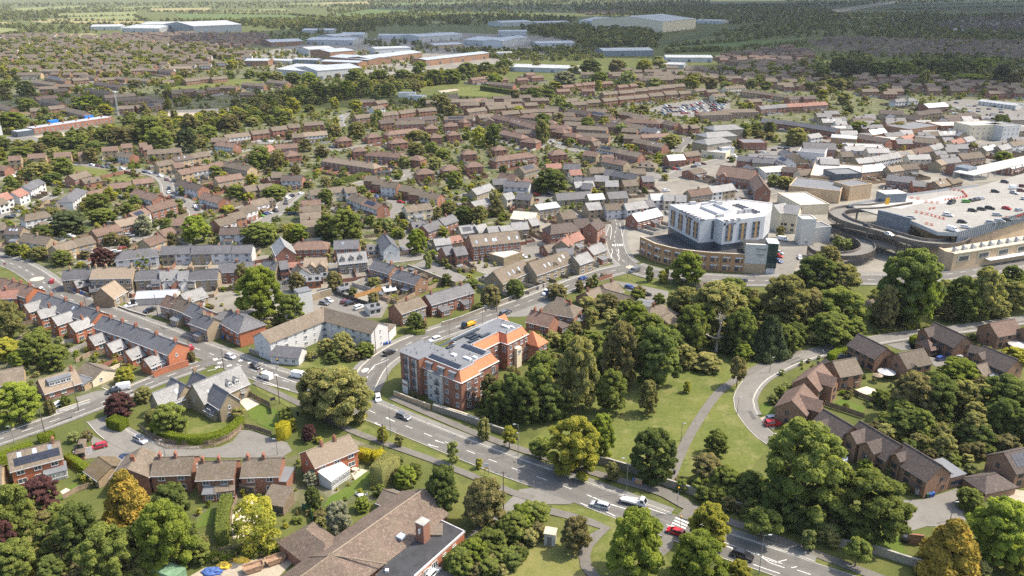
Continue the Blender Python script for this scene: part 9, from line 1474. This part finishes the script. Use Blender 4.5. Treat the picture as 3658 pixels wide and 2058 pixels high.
scatter('far_woodland','far woods, copses and hedgerow trees beyond the town',fw,FAR,None)
scatter('far_garden_trees','mass of small trees among the far houses and along the railway',far_mid,FARM,None)
und=[]
for t,poly,n,hs in [('D',[(1190,1040),(1300,870),(1420,830),(1500,760),(1700,740),(1900,760),(2000,820),(2170,800),(2200,860),(1990,872),(1870,882),(1740,900),(1600,930),(1530,975),(1410,1025),(1310,1070)],220,(3,7)),('D',[(2180,1020),(2300,960),(2576,950),(2576,1200),(2440,1180),(2290,1150),(2200,1100)],100,(3,6)),('D',[(0,1250),(150,1290),(320,1350),(470,1400),(470,1460),(0,1460)],90,(2,5)),('D',[(2200,810),(2300,790),(2576,760),(2576,710),(2300,745),(2200,765)],140,(3,8)),('D',[(1700,1235),(1850,1200),(2100,1330),(2170,1390),(2050,1360),(1850,1300)],120,(2,5)),('D',[(1280,1449),(1140,1449),(1240,1370),(1350,1290),(1390,1300)],60,(2,4)),('D',[(0,560),(0,470),(200,330),(330,330),(520,300),(480,360),(260,350)],120,(3,7))]:
 for x,y in poly_pts(t,poly,n,len(und)+77):
  if clear(x,y,1.5)and not on_road((x,y),2.0):h=R5.uniform(*hs);und.append((x,y,0,h*R5.uniform(.8,1.3),h,R5.randrange(15)))
scatter('woodland_understorey','young trees and saplings filling the wood below the tall crowns',und,[(PROTO['small'][i][0],mt)for mt in ('leaf_mid','leaf_dark','leaf_olive','leaf_mid','leaf_brown')for i in range(3)],None)
fm_=MB();sm_=MB();FM=['wood_fence','wood_pale','brick_red','concrete','leaf_hedge']
for h in HOUSES:
 c,ex,ey,L=frame(h['a'],h['b']);P_=ppm(Vector((c.x,c.y,0)))
 if not(2.2<P_<9.5)or h['s']['noun']!='house':continue
 w=h['s']['w'];un=max(1,round(L/7));dp=R5.uniform(7,12);mi=R5.randrange(4);rz=AT(ey)
 for sy in (1,-1):
  for u in range(un+1):
   x=-L/2+L*u/un;k=3
   for j in range(k):
    q=c+ex*x+ey*sy*(w/2+dp*(j+.5)/k)
    if clear(q.x,q.y,1.2)and not on_road((q.x,q.y),1.5)and not any(inpoly(q,A)for A in LAWNS):fm_.box((q.x,q.y,0),(dp/k,.1,R5.uniform(1.3,1.8)),rz,mi)
   if u<un:
    q=c+ex*(x+L/un/2)+ey*sy*(w/2+dp)
    if clear(q.x,q.y,1.2)and not on_road((q.x,q.y),1.5)and not any(inpoly(q,A)for A in LAWNS):
     fm_.box((q.x,q.y,0),(.1,L/un,R5.uniform(1.3,1.8)),rz,mi)
     if R5.random()<.3:
      q=q-ey*sy*1.6+ex*R5.uniform(-1.5,1.5);cc=Vector((q.x,q.y));wl,rf=GM(cc,ex,ey,R5.uniform(1.8,3),R5.uniform(1.6,2.4),1.9,2.4,ov=.15,t=.08);k=R5.choice([0,0,1]);sm_.add(wl.v,wl.f,k);sm_.add(rf.v,rf.f,R5.choice([2,3,2]))
tag(fm_.obj('garden_fences',FM[:4]),'close-set garden fences between the houses of the estates','fences',kind='stuff');tag(sm_.obj('garden_sheds',['wood_fence','wood_pale','felt_grey','tile_brown']),'many small garden sheds behind the houses of the estates','sheds',kind='stuff')
tu=[]
for t,poly,n in [('A1',[(0,900),(500,880),(900,1100),(1300,1300),(1300,1480),(0,1480)],900),('A1',[(1600,1250),(2500,1180),(2450,1290),(1700,1340)],220),('B4',[(1280,690),(1900,640),(2560,560),(2560,600),(1900,680),(1290,720)],200),('A3',[(1450,580),(1700,700),(2100,800),(2400,950),(2300,980),(1900,820),(1500,660)],260),('B2',[(1950,1300),(2560,1100),(2560,1480),(1950,1480)],300),('A4',[(400,900),(1000,1000),(1300,1100),(1250,1180),(700,1080)],300)]:
 for x,y in poly_pts(t,poly,n,len(tu)+50):
  if clear(x,y,.3)and not on_road((x,y),.5):h=R5.uniform(.5,1.4);tu.append((x,y,0,h*1.6,h,R5.randrange(18)))
scatter('undergrowth','rough undergrowth below the trees',tu,LOW,None)
# fair-weather clouds above the far side of the 
m,nt,nn_,ll,bb=nmat('cloud_white');bb.inputs['Base Color'].default_value=(.9,.9,.9,1);bb.inputs['Roughness'].default_value=1;tr=nn_.new('ShaderNodeBsdfTransparent');mx=nn_.new('ShaderNodeMixShader');mx.inputs[0].default_value=.7;ll.new(tr.outputs[0],mx.inputs[1]);ll.new(bb.outputs[0],mx.inputs[2]);ll.new(mx.outputs[0],nn_['Material Output'].inputs[0])
def cloud(x,y,rx,ry,seed,alt=1100):
 rng=np.random.default_rng(seed);v,f=ico(3);s=np.ones(len(v))
 for _ in range(14):d=rng.normal(0,1,3);d/=np.linalg.norm(d);s+=.22*np.exp(-(np.linalg.norm(v-d,axis=1)/.35)**2)*rng.choice([1,1,-.7])
 v=v*s[:,None]*[rx,ry,110];o_=SUNV*(alt/SUNV.z);mb=MB();mb.add([(x+o_.x+a,y+o_.y+b,alt+max(c,-30))for a,b,c in v],[tuple(t)for t in f]);o=mb.obj('cloud','cloud_white');tag(o,kind='structure')
for c in CLOUDS:cloud(*c)
# air
hm=bpy.data.materials.new('haze');hm.use_nodes=True;hn=hm.node_tree;hn.nodes.remove(hn.nodes['Principled BSDF']);pv=hn.nodes.new('ShaderNodeVolumePrincipled');pv.inputs['Color'].default_value=(.85,.88,.92,1);pv.inputs['Density'].default_value=HAZE;hn.links.new(pv.outputs[0],hn.nodes['Material Output'].inputs['Volume'])
hb=MB();hb.box((0,20700,-1.5),(53000,43000,116));me=bpy.data.meshes.new('haze');me.from_pydata(hb.v,[],hb.f);me.materials.append(hm);ho=bpy.data.objects.new('haze',me);COL.objects.link(ho);tag(ho,'thin summer haze over the town','haze',kind='stuff')
